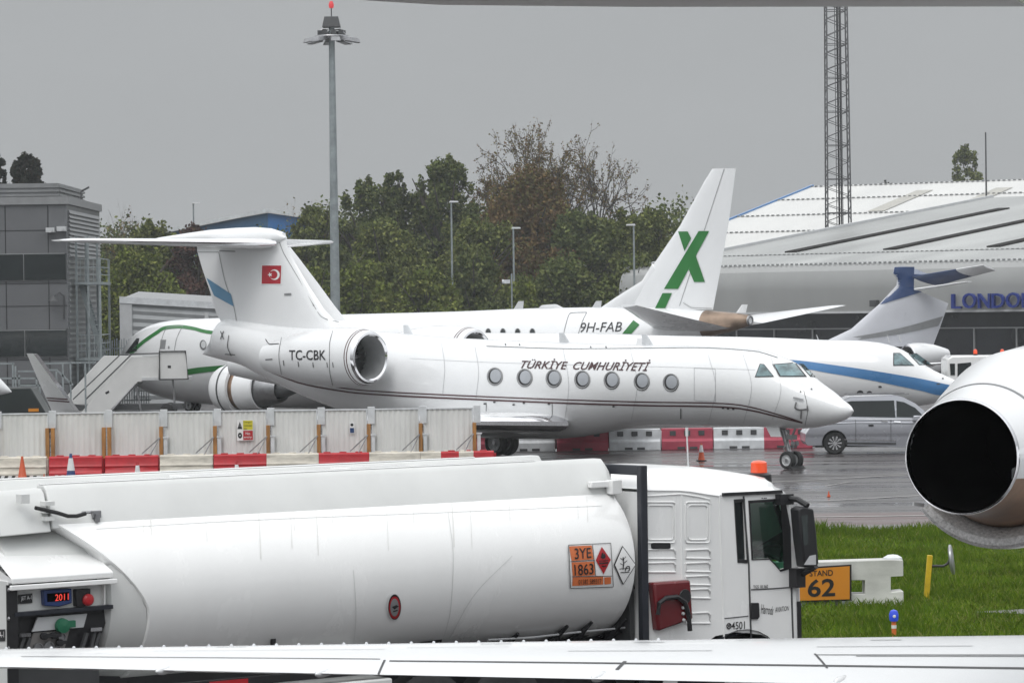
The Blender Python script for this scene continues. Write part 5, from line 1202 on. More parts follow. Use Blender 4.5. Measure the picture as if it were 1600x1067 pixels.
# ------------------------------------------------------------------ airstairs at the nose of the airliner
DS = 147.0
AS = thing('airstairs', 'white mobile passenger stairs with closed sides below the nose with the green cheatlines', 'airstairs', (P(200,640,DS).x, DS, 0))
ox = AS.location.x
def as_(px, py, y=0.0): p = P(px,py,DS+y); return Vector((p.x-ox, y, p.z))
ASW = mat('stairs_white', (.62,.62,.61), .4, var=.1, scale=1)
mb = MB(); mb.prism([as_(x,y) for x,y in [(205,558),(250,555),(250,593),(215,597),(176,637),(160,660),(112,660)]], (0,.06,0)); mb.build('side_panel', ASW, AS, bevel=.02)
mb = MB(); mb.prism([as_(x,y,2.0) for x,y in [(162,556),(222,556),(222,593),(176,637),(160,660),(66,660)]], (0,.06,0)); mb.build('side_panel', ASW, AS, bevel=.02)
mb = MB(); mb.prism([as_(x,y,-.12) for x,y in [(249,549),(290,549),(294,592),(249,592)]], (0,.08,0)); mb.build('platform_guard', ASW, AS, bevel=.02); mb = MB(); mb.prism([as_(x,y,1.9) for x,y in [(249,549),(290,549),(294,592),(249,592)]], (0,.08,0)); mb.build('platform_guard', ASW, AS, bevel=.02)
mb = MB(); a = as_(222,590); b = as_(294,590); mb.box(a.x,b.x,-.1,2.0,a.z-.12,a.z); mb.build('platform', LGREY, AS)
mb = MB(); n = 14; s0 = as_(120,655); s1 = as_(222,590)
for k in range(n): t_ = k/n; mb.box(s0.x+(s1.x-s0.x)*t_,s0.x+(s1.x-s0.x)*(t_+1/n),.06,2.0,s0.z+(s1.z-s0.z)*t_-.04,s0.z+(s1.z-s0.z)*(t_+1/n)-.05)
mb.build('stair_flight', GREY, AS, smooth=False)
mb = MB()
mb.tube([as_(115,632,-.06),as_(134,634,-.06),as_(134,624,-.06),as_(206,553,-.06),as_(249,552,-.06)],.035,6); mb.tube([as_(249,593,-.16),as_(249,549,-.16),as_(290,548.5,-.16),as_(294,592,-.16),as_(249,593,-.16)],.04,6)
mb.tube([as_(114,624,1.0),as_(188,554,1.0),as_(200,554,1.0)],.03,6); mb.build('handrail', DGREY, AS)
mb = MB(); p0 = as_(176,637); mb.tube([as_(176,640,-.02),as_(212,600,-.02)],.05,6); mb.build('support_strut', STEEL, AS)
for a_,b_,y_ in (((212,600),(221,645),.3),((212,600),(221,645),1.6),((270,592),(275,660),1.0)):
    q = as_(*b_,y_); mb = MB(); mb.bar(as_(*a_,y_),q,.09); mb.bar(q,(q.x,q.y,0),.09); mb.build('support_leg', STEEL, AS)
mb = MB(); a = as_(70,660); b = as_(285,660); mb.box(a.x,b.x,.3,1.8,.35,.6); mb.build('chassis', DGREY, AS)
for x in (as_(100,660).x, as_(260,660).x):
    for y in (.2,1.9): MB().lathe((x,y,.32),(0,1,0),[(-.1,.1),(-.1,.3),(0,.32),(.1,.3),(.1,.1)],18).build('wheel', RUBBER, AS)
mb = MB(); mb.add([as_(262,571,-.125),as_(267,571,-.125),as_(267,575,-.125),as_(262,575,-.125)],[(0,1,2,3)]); mb.add([as_(164,613,-.01),as_(170,610,-.01),as_(171,613,-.01),as_(166,616,-.01)],[(0,1,2,3)]); mb.build('maker_plate', INK, AS, rec=False)
# railings left
RL = thing('railing', 'grey steel railing in front of the grey building at the left edge', 'railing', (P(30,600,138).x,138,0)); rx = RL.location.x
def rp(px,py,y=0.0): p = P(px,py,138+y); return Vector((p.x-rx,y,p.z))
mb = MB()
for a,b in (((-40,568),(22,568)),((68,568),(150,566)),((28,580),(60,580)),((0,591),(64,591)),((30,602),(64,602)),((76,578),(90,578)),((90,579),(114,602)),((30,620),(66,620))): mb.bar(rp(*a),rp(*b),.07)
mb.build('rail', GALV, RL, smooth=False)
mb = MB()
for x,y in ((20,568),(24,572),(30,586),(57,590),(62,598),(88,580),(98,568),(110,567),(133,567),(-20,568)): q = rp(x,y); mb.bar(q,(q.x,q.y,0),.07)
mb.build('post', GALV, RL, smooth=False)
PF = thing('palisade_fence', 'grey palisade fence between the grey building and the corrugated shed', 'fence', (P(160,540,158).x,158,0)); rx2 = PF.location.x
mb = MB(); xa = P(108,540,158).x-rx2; xb_ = P(235,540,158).x-rx2; zt_ = P(150,532,158).z; n = 34
for k in range(n): x = xa+(xb_-xa)*k/n; mb.bar((x,0,0),(x,0,zt_+.15*((k*7)%3)/3),.05)
mb.build('pale', GALV, PF, smooth=False); mb = MB(); 
for z_ in (.5,zt_-.4): MB().bar((xa,.04,z_),(xb_,.04,z_),.06).build('rail', GALV, PF, smooth=False)
# white nose cone of another aircraft at left edge, made-up dark trailer below it
nc = P(18,612,120); NJ = thing('parked_jet', 'white pointed nose of another parked aircraft at the left edge', 'jet', (nc.x,120,0), math.pi)
mb = MB(); mb.loft([[Vector((t, r*math.sin(2*math.pi*k/24), zc_+ r*math.cos(2*math.pi*k/24))) for k in range(24)] for t,r,zc_ in ((0,.02,nc.z-0.0),(.1,.1,nc.z+.05),(.3,.24,nc.z+.14),(.6,.42,nc.z+.28),(1.0,.6,nc.z+.42),(2.0,.9,nc.z+.6),(3.5,1.1,nc.z+.7),(9,1.15,nc.z+.7),(12,.5,nc.z+1.1))]); mb.build('fuselage', WHITE, NJ)
MB().wing([((5,-8,1.3),(6.2,-8,1.3),(0,0,.06)),((4.6,0,1.15),(7,0,1.15),(0,0,.2)),((5,8,1.3),(6.2,8,1.3),(0,0,.06))]).build('wing', WHITE, NJ)
MB().wing([((10.2,0,2.2),(12,0,2.2),(0,.12,0)),((11.6,0,4.2),(12.8,0,4.2),(0,.06,0))]).build('fin', WHITE, NJ)
gear(NJ,1.6,0,nc.z+.2,.22,.14,'nose_gear'); gear(NJ,6.2,1.6,1.3,.3,.2,'main_gear'); gear(NJ,6.2,-1.6,1.3,.3,.2,'main_gear')
tz = P(30,606,125); TR = thing('made_up_trailer', 'low dark made-up trailer behind the left end of the hoarding', 'trailer', (P(30,606,125).x,125,0));  # trailer is made up to fill an unidentified dark area
x0 = P(-60,606,125).x-TR.location.x; x1 = P(84,606,125).x-TR.location.x
mb = MB(); mb.hexa([(x0,0,.4),(x1,0,.4),(x1,1.6,.4),(x0,1.6,.4)],[(x0,0,tz.z),(x1-.9,0,tz.z),(x1-.9,1.6,tz.z),(x0,1.6,tz.z)]); mb.build('body', mat('dark_green_paint', (.012,.018,.018), .4, var=.3), TR, bevel=.04)
mb = MB(); mb.box(x1-1.0,x1-.6,-.03,.02,1.02,1.14); mb.build('amber_reflector', ORANGE, TR)
for x in (x0+.5,x1-.6):
    for y in (.1,1.5): MB().lathe((x,y,.25),(0,1,0),[(-.08,.1),(-.08,.24),(.08,.24),(.08,.1)],16).build('wheel', RUBBER, TR)

# ------------------------------------------------------------------ silver van
DV = 102.6; vx = P(1262,700,DV).x
VN = thing('parked_van', 'silver grey passenger van parked behind the nose of the crescent flag jet', 'van', (vx,DV,0))
def vp(px,py,y=0.0): p = P(px,py,DV+y); return Vector((p.x-vx,y,p.z))
side = [(1258,690),(1259,678),(1266,668),(1290,664),(1296,659),(1300,650),(1306,636),(1315,626),(1330,620.5),(1400,618),(1410,620),(1430,630),(1448,645),(1466,651),(1482,656),(1494,666),(1497,680),(1495,692),(1483,697)]+[(1462+19.5*math.cos(t),691-19.5*math.sin(t)) for t in np.linspace(-.25,math.pi+.25,13)]+[(1400,697.5)]+[(1304+19.5*math.cos(t),691-19.5*math.sin(t)) for t in np.linspace(-.25,math.pi+.25,13)]+[(1262,696)]
mb = MB(); L0 = [vp(*p) for p in side]; wd = 1.9
def vsec(y, inset, zin): return [Vector((p.x + (0), y, p.z)) for p in L0]
zbelt = vp(1350,652).z
def vlat(z):
    f = zbelt - z
    return -f*.22 if f < 0 else -.045*math.sin(math.pi*min(1,f/.62)) + .16*max(0,f-.52) + .012*max(0,1-abs(f-.14)/.035)
def tum(y, p):
    f = vlat(p.z); return Vector((p.x, y + (f if y < .95 else -f), p.z))
class VS0:
    def hit(s, px, py, off=0.0):
        l = 0.0
        for _ in range(4): p = Plane(VN,(0,l,0),(0,-1,0)).hit(px,py); l = vlat(p.z)
        return Plane(VN,(0,l,0),(0,-1,0)).hit(px,py)
mb.loft([[tum(0.0,p) for p in L0],[tum(wd,p) for p in L0]], True, False, False)
_o = len(mb.v); dec_fill(mb, VS0(), side, 0, 0, 3.2); _v = mb.v[_o:]; _f = [f for f in mb.f if min(f) >= _o]
mb.add([(x,wd-y,z) for x,y,z in _v], [tuple(i-_o for i in f) for f in _f])
vb = mb.build('body', SILVER, VN, ang=28)
MB().box(vp(1275,690).x,vp(1490,690).x,.25,wd-.25,.22,.9).build('underbody', BLACK, VN)
vsurf = Surf(VN, lambda p: (max(0,(p.z-zbelt))*.22 + 0.0) - p.y, 100, 106, 60)
class VS:
    def hit(s, px, py, off=0.0):
        l = 0.0
        for _ in range(4): p = Plane(VN,(0,l,0),(0,-1,0)).hit(px,py); l = vlat(p.z)
        return Plane(VN,(0,l,0),(0,-1,0)).hit(px,py) + Vector((0,-.012-off,0))
vs_ = VS()
mb = MB(); dec_poly(mb, vs_, [(1313,630),(1330,626.5),(1397,625.5),(1399,652),(1306,650)], .0, 0, 6); dec_poly(mb, vs_, [(1400.5,626),(1412,628),(1430,637),(1443,650),(1440,652),(1401,651.5)], .0, 0, 6); mb.build('side_window', GLASSD, vb)
mb = MB(); dec_line(mb, vs_, [(1337,655),(1337,690)], .7, 4, .004); dec_line(mb, vs_, [(1392,655),(1392,690)], .7, 4, .004); dec_line(mb, vs_, [(1290,663),(1337,661),(1440,662)], .8, 8, .004); dec_line(mb, vs_, [(1300,692),(1400,693)], 3, 4, .004); mb.build('body_seam', DGREY, vb)
mb = MB(); dec_line(mb, vs_, [(1305,686),(1400,688)], 1.4, 5, .006); dec_line(mb, vs_, [(1302,653.5),(1440,655.5)], 1.2, 6, .006); mb.build('chrome_strip', CHROME, vb)
mb = MB(); dec_line(mb, vs_, [(1377,657.5),(1387,658)], 2.2, 3, .02); dec_line(mb, vs_, [(1397,658.5),(1407,659)], 2.2, 3, .02); mb.build('door_handle', CHROME, vb)
mb = MB(); dec_text(mb, vs_, 'luton', (1357,662),(1377,662.5),(1377,666.5),(1357,666), .006) if False else dec_poly(mb, vs_, [(1357,663),(1365,663),(1365,666),(1357,666)], .006); mb.build('door_badge', INK, vb)
mb = MB(); q = vp(1432,654,-.2); mb.box(q.x-.1,q.x+.16,-.24,-.02,q.z-.08,q.z+.1); mb.build('wing_mirror', SILVER, VN, bevel=.03)
mb = MB(); mb.box(vp(1320,0).x,vp(1415,0).x,.34,.38,vp(1350,617.5).z,vp(1350,616).z); mb.box(vp(1320,0).x,vp(1415,0).x,wd-.38,wd-.34,vp(1350,617.5).z,vp(1350,616).z); mb.build('roof_rail', STEEL, VN)
for px in (1304,1462):
    for y,sd_ in ((.12,-1),(wd-.12,1)):
        c = vp(px,690,y-.0); r = .36
        mb = MB(); mb.lathe((c.x,y,r),(0,1,0),[(-.11,r*.64),(-.12,r*.9),(-.08,r),(.08,r),(.12,r*.9),(.11,r*.64)],30); wl_ = mb.build('wheel', RUBBER, VN)
        mb = MB(); 
        for k in range(10):
            a_ = 2*math.pi*k/10; u = Vector((math.cos(a_),0,math.sin(a_))); t = Vector((-math.sin(a_),0,math.cos(a_))); y0 = y+sd_*.115
            q0 = Vector((c.x,y0,r)); mb.hexa([q0+u*.05-t*.012,q0+u*.05+t*.012,q0+u*.22+t*.032,q0+u*.22-t*.032],[q0+u*.05-t*.012+Vector((0,sd_*.015,0)),q0+u*.05+t*.012+Vector((0,sd_*.015,0)),q0+u*.22+t*.032+Vector((0,sd_*.015,0)),q0+u*.22-t*.032+Vector((0,sd_*.015,0))])
        mb.cyl((c.x,y+sd_*.11,r),(c.x,y+sd_*.135,r),.06,n=12); mb.build('rim', CHROME, wl_); MB().lathe((c.x,y+sd_*.10,r),(0,sd_,0),[(0,r*.64),(.0,0)],20).build('wheel_disc', BLACK, wl_)
    q_ = vp(px,691); mb = MB(); mb.lathe((q_.x,.02,q_.z),(0,1,0),[(0.0,.405),(.3,.40),(.3,.0)],24,a0=-math.pi*.6,a1=math.pi*.6,up=(0,0,1)); mb.build('wheel_arch', BLACK, VN)
# white airport truck behind
DT = 139.0; tx = P(1482,600,DT).x
AT = thing('service_truck', 'white airport truck with orange roof beacons parked behind the blue banded nose', 'truck', (tx,DT,0))
def ap(px,py,y=0.0): p = P(px,py,DT+y); return Vector((p.x-tx,y,p.z))
mb = MB(); mb.prism([ap(*p) for p in [(1481,600),(1481,561),(1488,556),(1570,555),(1585,560),(1590,600)]], (0,2.2,0)); mb.build('cab', TRUCKW, AT, bevel=.06)
mb = MB(); mb.box(ap(1481,0).x-.3,ap(1620,0).x,.1,2.1,.45,ap(1481,598).z); mb.build('body', TRUCKW, AT, bevel=.05)
for pl in ([(1496,568),(1517,566),(1520,588),(1496,592)],[(1527,566),(1552,564),(1560,566),(1530,582)],[(1484,568),(1492,568),(1492,586),(1485,586)]):
    mb = MB(); mb.prism([ap(*p)+Vector((0,-.03,0)) for p in pl], (0,.02,0)); mb.build('window', GLASSD, AT)
for px in (1524,1566):
    mb = MB(); q = ap(px,555,.6); mb.cyl((q.x,.6,q.z-.02),(q.x,.6,q.z+.06),.1,n=10,m=1); mb.lathe((q.x,.6,q.z+.06),(0,0,1),[(0,.09),(.14,.085),(.2,.05),(.21,0)],12); mb.build('beacon', [BEACON,BLACK], AT)
for x in (.6,4.6):
    for y in (.2,2.0): MB().lathe((x,y,.42),(0,1,0),[(-.12,.15),(-.12,.4),(.12,.4),(.12,.15)],18).build('wheel', RUBBER, AT)
# ================================================================== VERGE FURNITURE
sg = G(1320,948); DSG = sg.y
WB = thing('concrete_barrier', 'white barrier block with a square hole, behind the orange stand sign', 'barrier', (P(1250,900,DSG).x, DSG+.12, 0)); wx = WB.location.x
def wp(px,py): p = P(px,py,DSG+.12); return Vector((p.x-wx,0,p.z))
outer = [wp(*p) for p in zl([(-260,330),(770,297),(845,300),(846,398),(768,402),(768,500),(846,492),(850,585),(770,600),(-260,625)],1200,800)]
hole = [wp(*p) for p in zl([(522,425),(606,425),(606,512),(522,512)],1200,800)]
hole2 = [wp(*p) for p in zl([(60,430),(150,430),(150,516),(60,516)],1200,800)]
mb = MB(); mb.holed(outer,[hole,hole2],(0,.42,0)); mb.build('block', mat('barrier_white', (.60,.60,.57), .6, var=.3, scale=2.2, stretch=(.5,1,1)), WB, smooth=False, bevel=.015)
mb = MB(); q = wp(1397,873); mb.lathe((q.x,.2,q.z-.04),(0,0,1),[(0,.16),(.05,.15),(.09,.08),(.1,0)],16); mb.build('filler_cap', WPLAST, WB)
mb = MB(); a = wp(1140,955); b = wp(1390,950); mb.box(a.x,b.x,-.06,.5,0.0,a.z+.06); mb.build('foot', mat('barrier_foot', (.45,.48,.52), .6, var=.3), WB, bevel=.03)
SS = thing('stand_sign', 'orange sign with a black border reading STAND 62, before the white barrier', 'sign', (P(1290,900,DSG).x, DSG, 0)); sx0 = SS.location.x
def sp_(px,py,y=0.0): p = P(px,py,DSG+y); return Vector((p.x-sx0,y,p.z))
mb = MB(); mb.prism([sp_(*p) for p in [(1244,887),(1330.5,881.5),(1330.5,938),(1244,941)]], (0,.04,0)); mb.build('frame', BLACK, SS)
mb = MB(); mb.prism([sp_(*p)+Vector((0,-.012,0)) for p in [(1246,889.5),(1327.5,884),(1327.5,935.5),(1246,938)]], (0,.011,0)); mb.build('board', ORANGE, SS)
class SPl:
    def hit(s,px,py,off=0): return Plane(SS,(0,-.018,0),(0,-1,0)).hit(px,py)
mb = MB(); dec_text(mb, SPl(), 'STAND', (1265,891.5),(1301.5,889.5),(1301.5,899),(1265,900), bold=.012); dec_text(mb, SPl(), '62', (1262,905),(1305,902.5),(1305,931),(1262,932.5), bold=.02); mb.build('lettering', INK, SS, rec=False)
mb = MB(); 
for px in (1254,1318): q = sp_(px,938); mb.box(q.x-.03,q.x+.03,.0,.05,0,q.z+.1)
mb.build('post', GALV, SS)
# mirror post
mp_ = G(1448,937); MP = thing('marker_post', 'leaning yellow post with a round disc mirror on a side arm, in the grass', 'post', (mp_.x,mp_.y,0)); mx0 = MP.location.x
def mq(px,py,y=0.0): p = P(px,py,mp_.y+y); return Vector((p.x-mx0,y,p.z))
a = mq(1447,937); b = mq(1453,867); MB().bar((a.x,0,-.02),b,.085,.085,up=(0,1,0)).build('post', YEL, MP, bevel=.008)
MB().tube([mq(1456,884),mq(1474,884),mq(1481,880),mq(1484,874)],.022,8).build('arm', BLACK, MP)
ax_ = Vector((.975,-.19,.12)).normalized(); c = mq(1485.5,874); mb = MB(); mb.lathe(c-ax_*.02,ax_,[(0,.0),(0,.2),(.02,.245),(.05,.245),(.06,.225),(.075,0)],28,up=(0,0,1)); mb.build('mirror_disc', mat('mirror_back', (.33,.34,.35), .3, .4, var=.1), MP)
# blue taxiway light
tl = G(1397,1000); TLt = thing('taxiway_light', 'small blue edge light on an orange stake with a white band in the grass', 'light', (tl.x,tl.y,0)); z0 = P(1397,970,tl.y).z
MB().cyl((0,0,0),(0,0,z0),.034,n=12).build('stake', HAZ, TLt); mb = MB(); mb.cyl((0,0,z0*.63),(0,0,z0*.80),.037,n=12); mb.build('white_band', SIGNW, TLt)
MB().lathe((0,0,z0),(0,0,1),[(0,.05),(.02,.065),(.10,.068),(.15,.05),(.17,0)],16).build('blue_lens', mat('blue_lens', (.02,.05,.45), .15, emit=((.05,.12,1),.25)), TLt); MB().lathe((0,-.066,z0+.075),(0,-1,0),[(0,.024),(.008,.018),(.01,0)],10).build('lamp_glint', SIGNW, TLt)

# ================================================================== TANKER TRUCK
BT = rad(35.5); TK = thing('tanker_truck', 'white fuel tanker truck with a red hose box and an orange beacon', 'tanker', (-6.0,31.67,0), BT)
def tpl(y): return Plane(TK,(0,y,0),(0,-1,0))
def tq(px,py,y=-1.2): return tpl(y).hit(px,py)
ZC, HH, HW, EXP = 2.02, 0.97, 1.25, 2.12
def super_sec(x, k=1.0, n=56, dz=0):
    r = []
    for i in range(n):
        t = 2*math.pi*i/n; c, s = math.cos(t), math.sin(t)
        r.append(Vector((x, k*HW*math.copysign(abs(c)**(2/EXP),c), ZC+dz+k*HH*math.copysign(abs(s)**(2/EXP),s))))
    return r
xf = tq(999,872,-1.25).x; xt = tq(234,965,-1.25).x
def tank_fn(p): return (abs(p.y)/HW)**EXP + (abs(p.z-ZC)/HH)**EXP - 1
mb = MB(); lean0 = lambda r: [Vector((p.x-.80*max(0,(p.z-1.85)/.9)**1.4, p.y, p.z)) for p in r]
lean = lean0
mb.loft([lean(super_sec(xt,.985)),lean(super_sec(xt+.015,1.0)),super_sec(xf-.14,1.0),super_sec(xf-.05,.985),super_sec(xf,.94),super_sec(xf+.10,.80),super_sec(xf+.16,.5)])
tank = mb.build('tank', TRUCKW, TK, ang=25); TS_ = Surf(TK, tank_fn, 29, 37.5, 60)
xr = tq(19,960).x
mb = MB(); mb.loft([super_sec(xr+.12,.80),super_sec(tq(178,900,-1.28).x-.05,.83),super_sec(tq(178,900,-1.28).x+.02,.95),lean(super_sec(xt+.02,.985))]); mb.build('rear_collar', TRUCKG, TK, ang=25)
mb = MB(); 
for pl in ([(700,800),(708,870),(704,950),(690,1005)],[(552,890),(556,960),(552,1008)],[(800,868),(740,930),(700,1000)]): dec_line(mb, TS_, pl, 1.0, 16, .004)
dec_line(mb, TS_, [(150,826),(400,812),(700,800),(940,790)], .8, 30, .004); mb.build('weld_seam', TRUCKG, tank)
mb = MB(); _rs = random.Random(4); xx_ = 165.0
while xx_ < 930:
    w_ = _rs.uniform(4,26); f_ = lambda x: 806.5 + (x-150)*(768.5-806.5)/795
    dec_line(mb, TS_, [(xx_,f_(xx_)),(xx_+w_,f_(xx_+w_))], _rs.uniform(.5,.9), 4, .004); xx_ += w_ + _rs.uniform(8,40)
mb.build('seam_grime', GREY, tank, rec=False)
for _ in range(16):
    mb = MB(); x_ = _rs.uniform(190,930); y_ = 812 + (x_-150)*(768.5-806.5)/795; l_ = _rs.uniform(14,75); dec_line(mb, TS_, [(x_,y_),(x_+l_*.03,y_+l_*.5),(x_+l_*.05,y_+l_)], _rs.uniform(.6,1.6), 8, .003); mb.build('drip_stain', mat('drip_stain', (.70,.70,.68), .4, var=.08, scale=6), tank, rec=False)
# coaming
za = tq(945,716.5,-.72).z
xc0 = tq(72,760,-.72).x; xc1 = tq(946,716,-.72).x
zb_ = 2.74
sec = lambda x, top: [Vector((x,-.86,zb_-.02)),Vector((x,-.72,za-.05+top)),Vector((x,-.66,za+top)),Vector((x,-.52,za+top)),Vector((x,-.46,za-.12+top)),Vector((x,.46,za-.12+top)),Vector((x,.52,za+top)),Vector((x,.66,za+top)),Vector((x,.72,za-.05+top)),Vector((x,.86,zb_-.02))]
mb = MB(); mb.loft([sec(xc0,-.0),sec(xc0+3,0),sec(xc1-.02,0),sec(xc1+.05,-.10)]); mb.build('top_coaming', TRUCKG, TK, bevel=.012, ang=30)
mb = MB(); 
for y in (-.59,.59): mb.box(xc0+.0,xc1-.9,y-.05,y+.05,za+.003,za+.014)
mb.box(xc1-3.0,xc1-2.2,-.30,.3,za-.1,za-.01); mb.box(xc1-5.0,xc1-4.2,-.3,.3,za-.1,za-.01); mb.build('walkway_rail', TRUCKW, TK, bevel=.012)
mb = MB(); mb.loft([[p+Vector((0,0,-.05)) for p in sec(xr+.05,0)],[p+Vector((0,0,-.03)) for p in sec(xc0-.02,0)]]); mb.build('rear_coaming', TRUCKG, TK, bevel=.012, ang=30)
mb = MB(); q = tq(70,766,-.8); 
for k in range(3): mb.box(xc0-.10,xc0+.0,-.9,-.78,za-.34+k*.075,za-.30+k*.075)
q = tq(32,778,-.82); mb.box(q.x-.04,q.x+.05,-.92,-.8,q.z-.05,q.z+.04); mb.build('hinge_bracket', TRUCKG, TK, smooth=False)
# hose and valve on the collar
pts = [(55,793),(72,797),(90,801),(106,806),(120,806),(134,802)]
mb = MB(); mb.tube([tq(x,y,-.90) for x,y in pts], .020, 8); mb.build('rubber_hose', RUBBER, TK)
mb = MB(); q = TS_.hit(141,805,.0); mb.box(q.x-.03,q.x+.06,q.y-.12,q.y-.0,q.z-.02,q.z+.05); mb.cyl((q.x-.13,q.y-.06,q.z+.035),(q.x+.08,q.y-.06,q.z+.035),.016,n=8); mb.box(q.x-.01,q.x+.035,q.y-.14,q.y-.1,q.z-.06,q.z+.02); mb.build('vent_valve', STEEL, TK)
mb = MB(); q = TS_.hit(934,760,.0); mb.box(q.x-.22,q.x+.16,-.90,-.82,q.z+.0,q.z+.07); mb.box(q.x+.02,q.x+.16,-.96,-.84,q.z-.08,q.z+.08); mb.build('lifting_bracket', TRUCKW, TK, bevel=.01)
# manhole badge
mb = MB(); dec_poly(mb, TS_, ell(615,947,11.5,21.5,28), .01, 0, 4); mb.build('badge_rim', SIGNW, tank)
mb = MB(); dec_poly(mb, TS_, ell(615.5,947,10,19.5,28), .016, 0, 4); mb.build('badge_ring', BLACK, tank); mb = MB(); dec_poly(mb, TS_, ell(615,947.5,9,17,28), .021, 0, 4); mb.build('badge_red_ring', RED, tank)
mb = MB(); dec_poly(mb, TS_, ell(614.5,947,6.6,13.5,28), .026, 0, 4); mb.build('badge_face', GREY, tank); mb = MB(); dec_poly(mb, TS_, [(610,946),(617,943),(621,945),(614,950)], .03); dec_poly(mb, TS_, [(612,952),(619,950),(619,952),(612,954)], .03); mb.build('badge_mark', BLACK, tank, rec=False)
# placards
def dz(p): return zl(p, 800, 800)
mb = MB(); dec_poly(mb, TS_, dz([(348,206),(612,194),(628,462),(362,472)]), .008, 0, 6); mb.build('placard_border', SIGNW, tank)
mb = MB(); 
for pl in ([(352,214),(494,208),(506,294),(368,304)],[(368,312),(510,306),(514,392),(374,398)],[(374,404),(566,396),(566,448),(372,458)],[(572,404),(614,402),(614,444),(574,448)]): dec_poly(mb, TS_, dz(pl), .014, 0, 8)
mb.build('orange_panel', mat('placard_orange', (.62,.16,.05), .45, var=.06), tank)
mb = MB(); dec_text(mb, TS_, '3YE', *dz([(384,226),(486,222),(490,284),(388,294)]), off=.02, bold=.008); dec_text(mb, TS_, '1863', *dz([(382,326),(502,318),(504,384),(386,394)]), off=.02, bold=.008)
dec_text(mb, TS_, '01582 589317', *dz([(410,418),(552,412),(552,442),(410,448)]), off=.02)
for a,b in ((dz([(348,206)])[0],dz([(612,194)])[0]),(dz([(612,194)])[0],dz([(628,462)])[0]),(dz([(628,462)])[0],dz([(362,472)])[0]),(dz([(362,472)])[0],dz([(348,206)])[0]),(dz([(360,308)])[0],dz([(512,300)])[0]),(dz([(370,401)])[0],dz([(620,396)])[0]),(dz([(498,206)])[0],dz([(518,394)])[0])): dec_line(mb, TS_, [a,b], .9, 10, .017)
dec_poly(mb, TS_, dz([(686,208),(772,326),(690,452),(632,328)]), .012, 0, 6); mb.build('placard_lettering', INK, tank, rec=False)
mb = MB(); dec_poly(mb, TS_, dz([(686,218),(765,326),(690,442),(638,328)]), .018, 0, 6); mb.build('white_diamond', SIGNW, tank)
mb = MB(); dec_poly(mb, TS_, dz([(556,216),(612,296),(568,384),(518,300)]), .016, 0, 6); mb.build('red_diamond', RED, tank)
mb = MB(); dec_poly(mb, TS_, dz([(548,284),(552,262),(560,248),(566,266),(572,256),(578,276),(570,290)]), .024)
dec_line(mb, TS_, dz([(536,304),(596,300)]), 1.2, 5, .024); dec_line(mb, TS_, dz([(538,318),(594,314)]), 2.0, 5, .024); dec_line(mb, TS_, dz([(552,336),(582,334)]), 1.6, 4, .024)
for pl,w_ in (([(686,354),(690,320),(686,280)],1.6),([(690,330),(668,318)],.9),([(690,318),(712,300)],.9),([(688,300),(670,286)],.9),([(688,296),(704,276)],.8),([(664,352),(720,348)],1.1),([(670,374),(726,372)],1.3),([(700,366),(712,336),(724,336),(728,356),(716,366)],1.5)): dec_line(mb, TS_, dz(pl), w_, 8, .024)
mb.build('hazard_symbol', INK, tank, rec=False)
mb = MB(); dec_poly(mb, TS_, [(656,1001),(690,997),(688,1008),(652,1010)], .012, 0, 5); dec_poly(mb, TS_, [(188,1013),(211,1012),(211,1020),(188,1020)], .012); mb.build('grade_plate', INK, tank)
mb = MB(); dec_text(mb, TS_, 'JET A-1', (660,1002.5),(686,999.5),(684,1006),(658,1008), .018); mb.build('grade_lettering', SIGNW, tank, rec=False)
mb = MB(); q = TS_.hit(424,1004,.02); mb.cyl(q-Vector((0,.02,.06)),q+Vector((0,-.02,.06)),.03,n=8); mb.build('sample_valve', BLACK, TK)
# fenders hooks low on tank
mb = MB()
for x,y in ((800,995),(877,983),(915,977),(968,972)):
    a = TS_.hit(x+8,y-9,.03); b = TS_.hit(x-14,y+8,.06); c = TS_.hit(x-34,y+24,.06); mb.tube([a,(a+b)/2,b,c],[.02,.03,.045,.06],8)
    mb.add([b+Vector((.05,-.02,0)),c+Vector((-.3,-.02,0)),c+Vector((.1,-.02,0)),b+Vector((.14,-.02,-.0))],[(0,1,2,3)])
mb.build('hose_hook', BLACK, TK)
mb = MB(); mb.tube([TS_.hit(x,y,.05) for x,y in ((760,993),(830,989),(900,981),(975,974))],.012,6); mb.build('cable_run', LGREY, TK)
# black frame behind the cab
mb = MB(); xa = tq(1003,760,-1.2).x; zt_ = tq(1003,727,-1.2).z
mb.box(xa-.045,xa+.05,-1.24,-1.16,.6,zt_); mb.box(xa-.04,xa+.045,-1.16,1.16,zt_-.11,zt_-.002); mb.box(xa-.045,xa+.05,1.16,1.24,.6,zt_); mb.cyl((xa-.02,-.62,zt_-.9),(xa-.02,-.62,zt_-.1),.025,n=8); mb.build('hose_gantry', NAVYBLK, TK, bevel=.012)
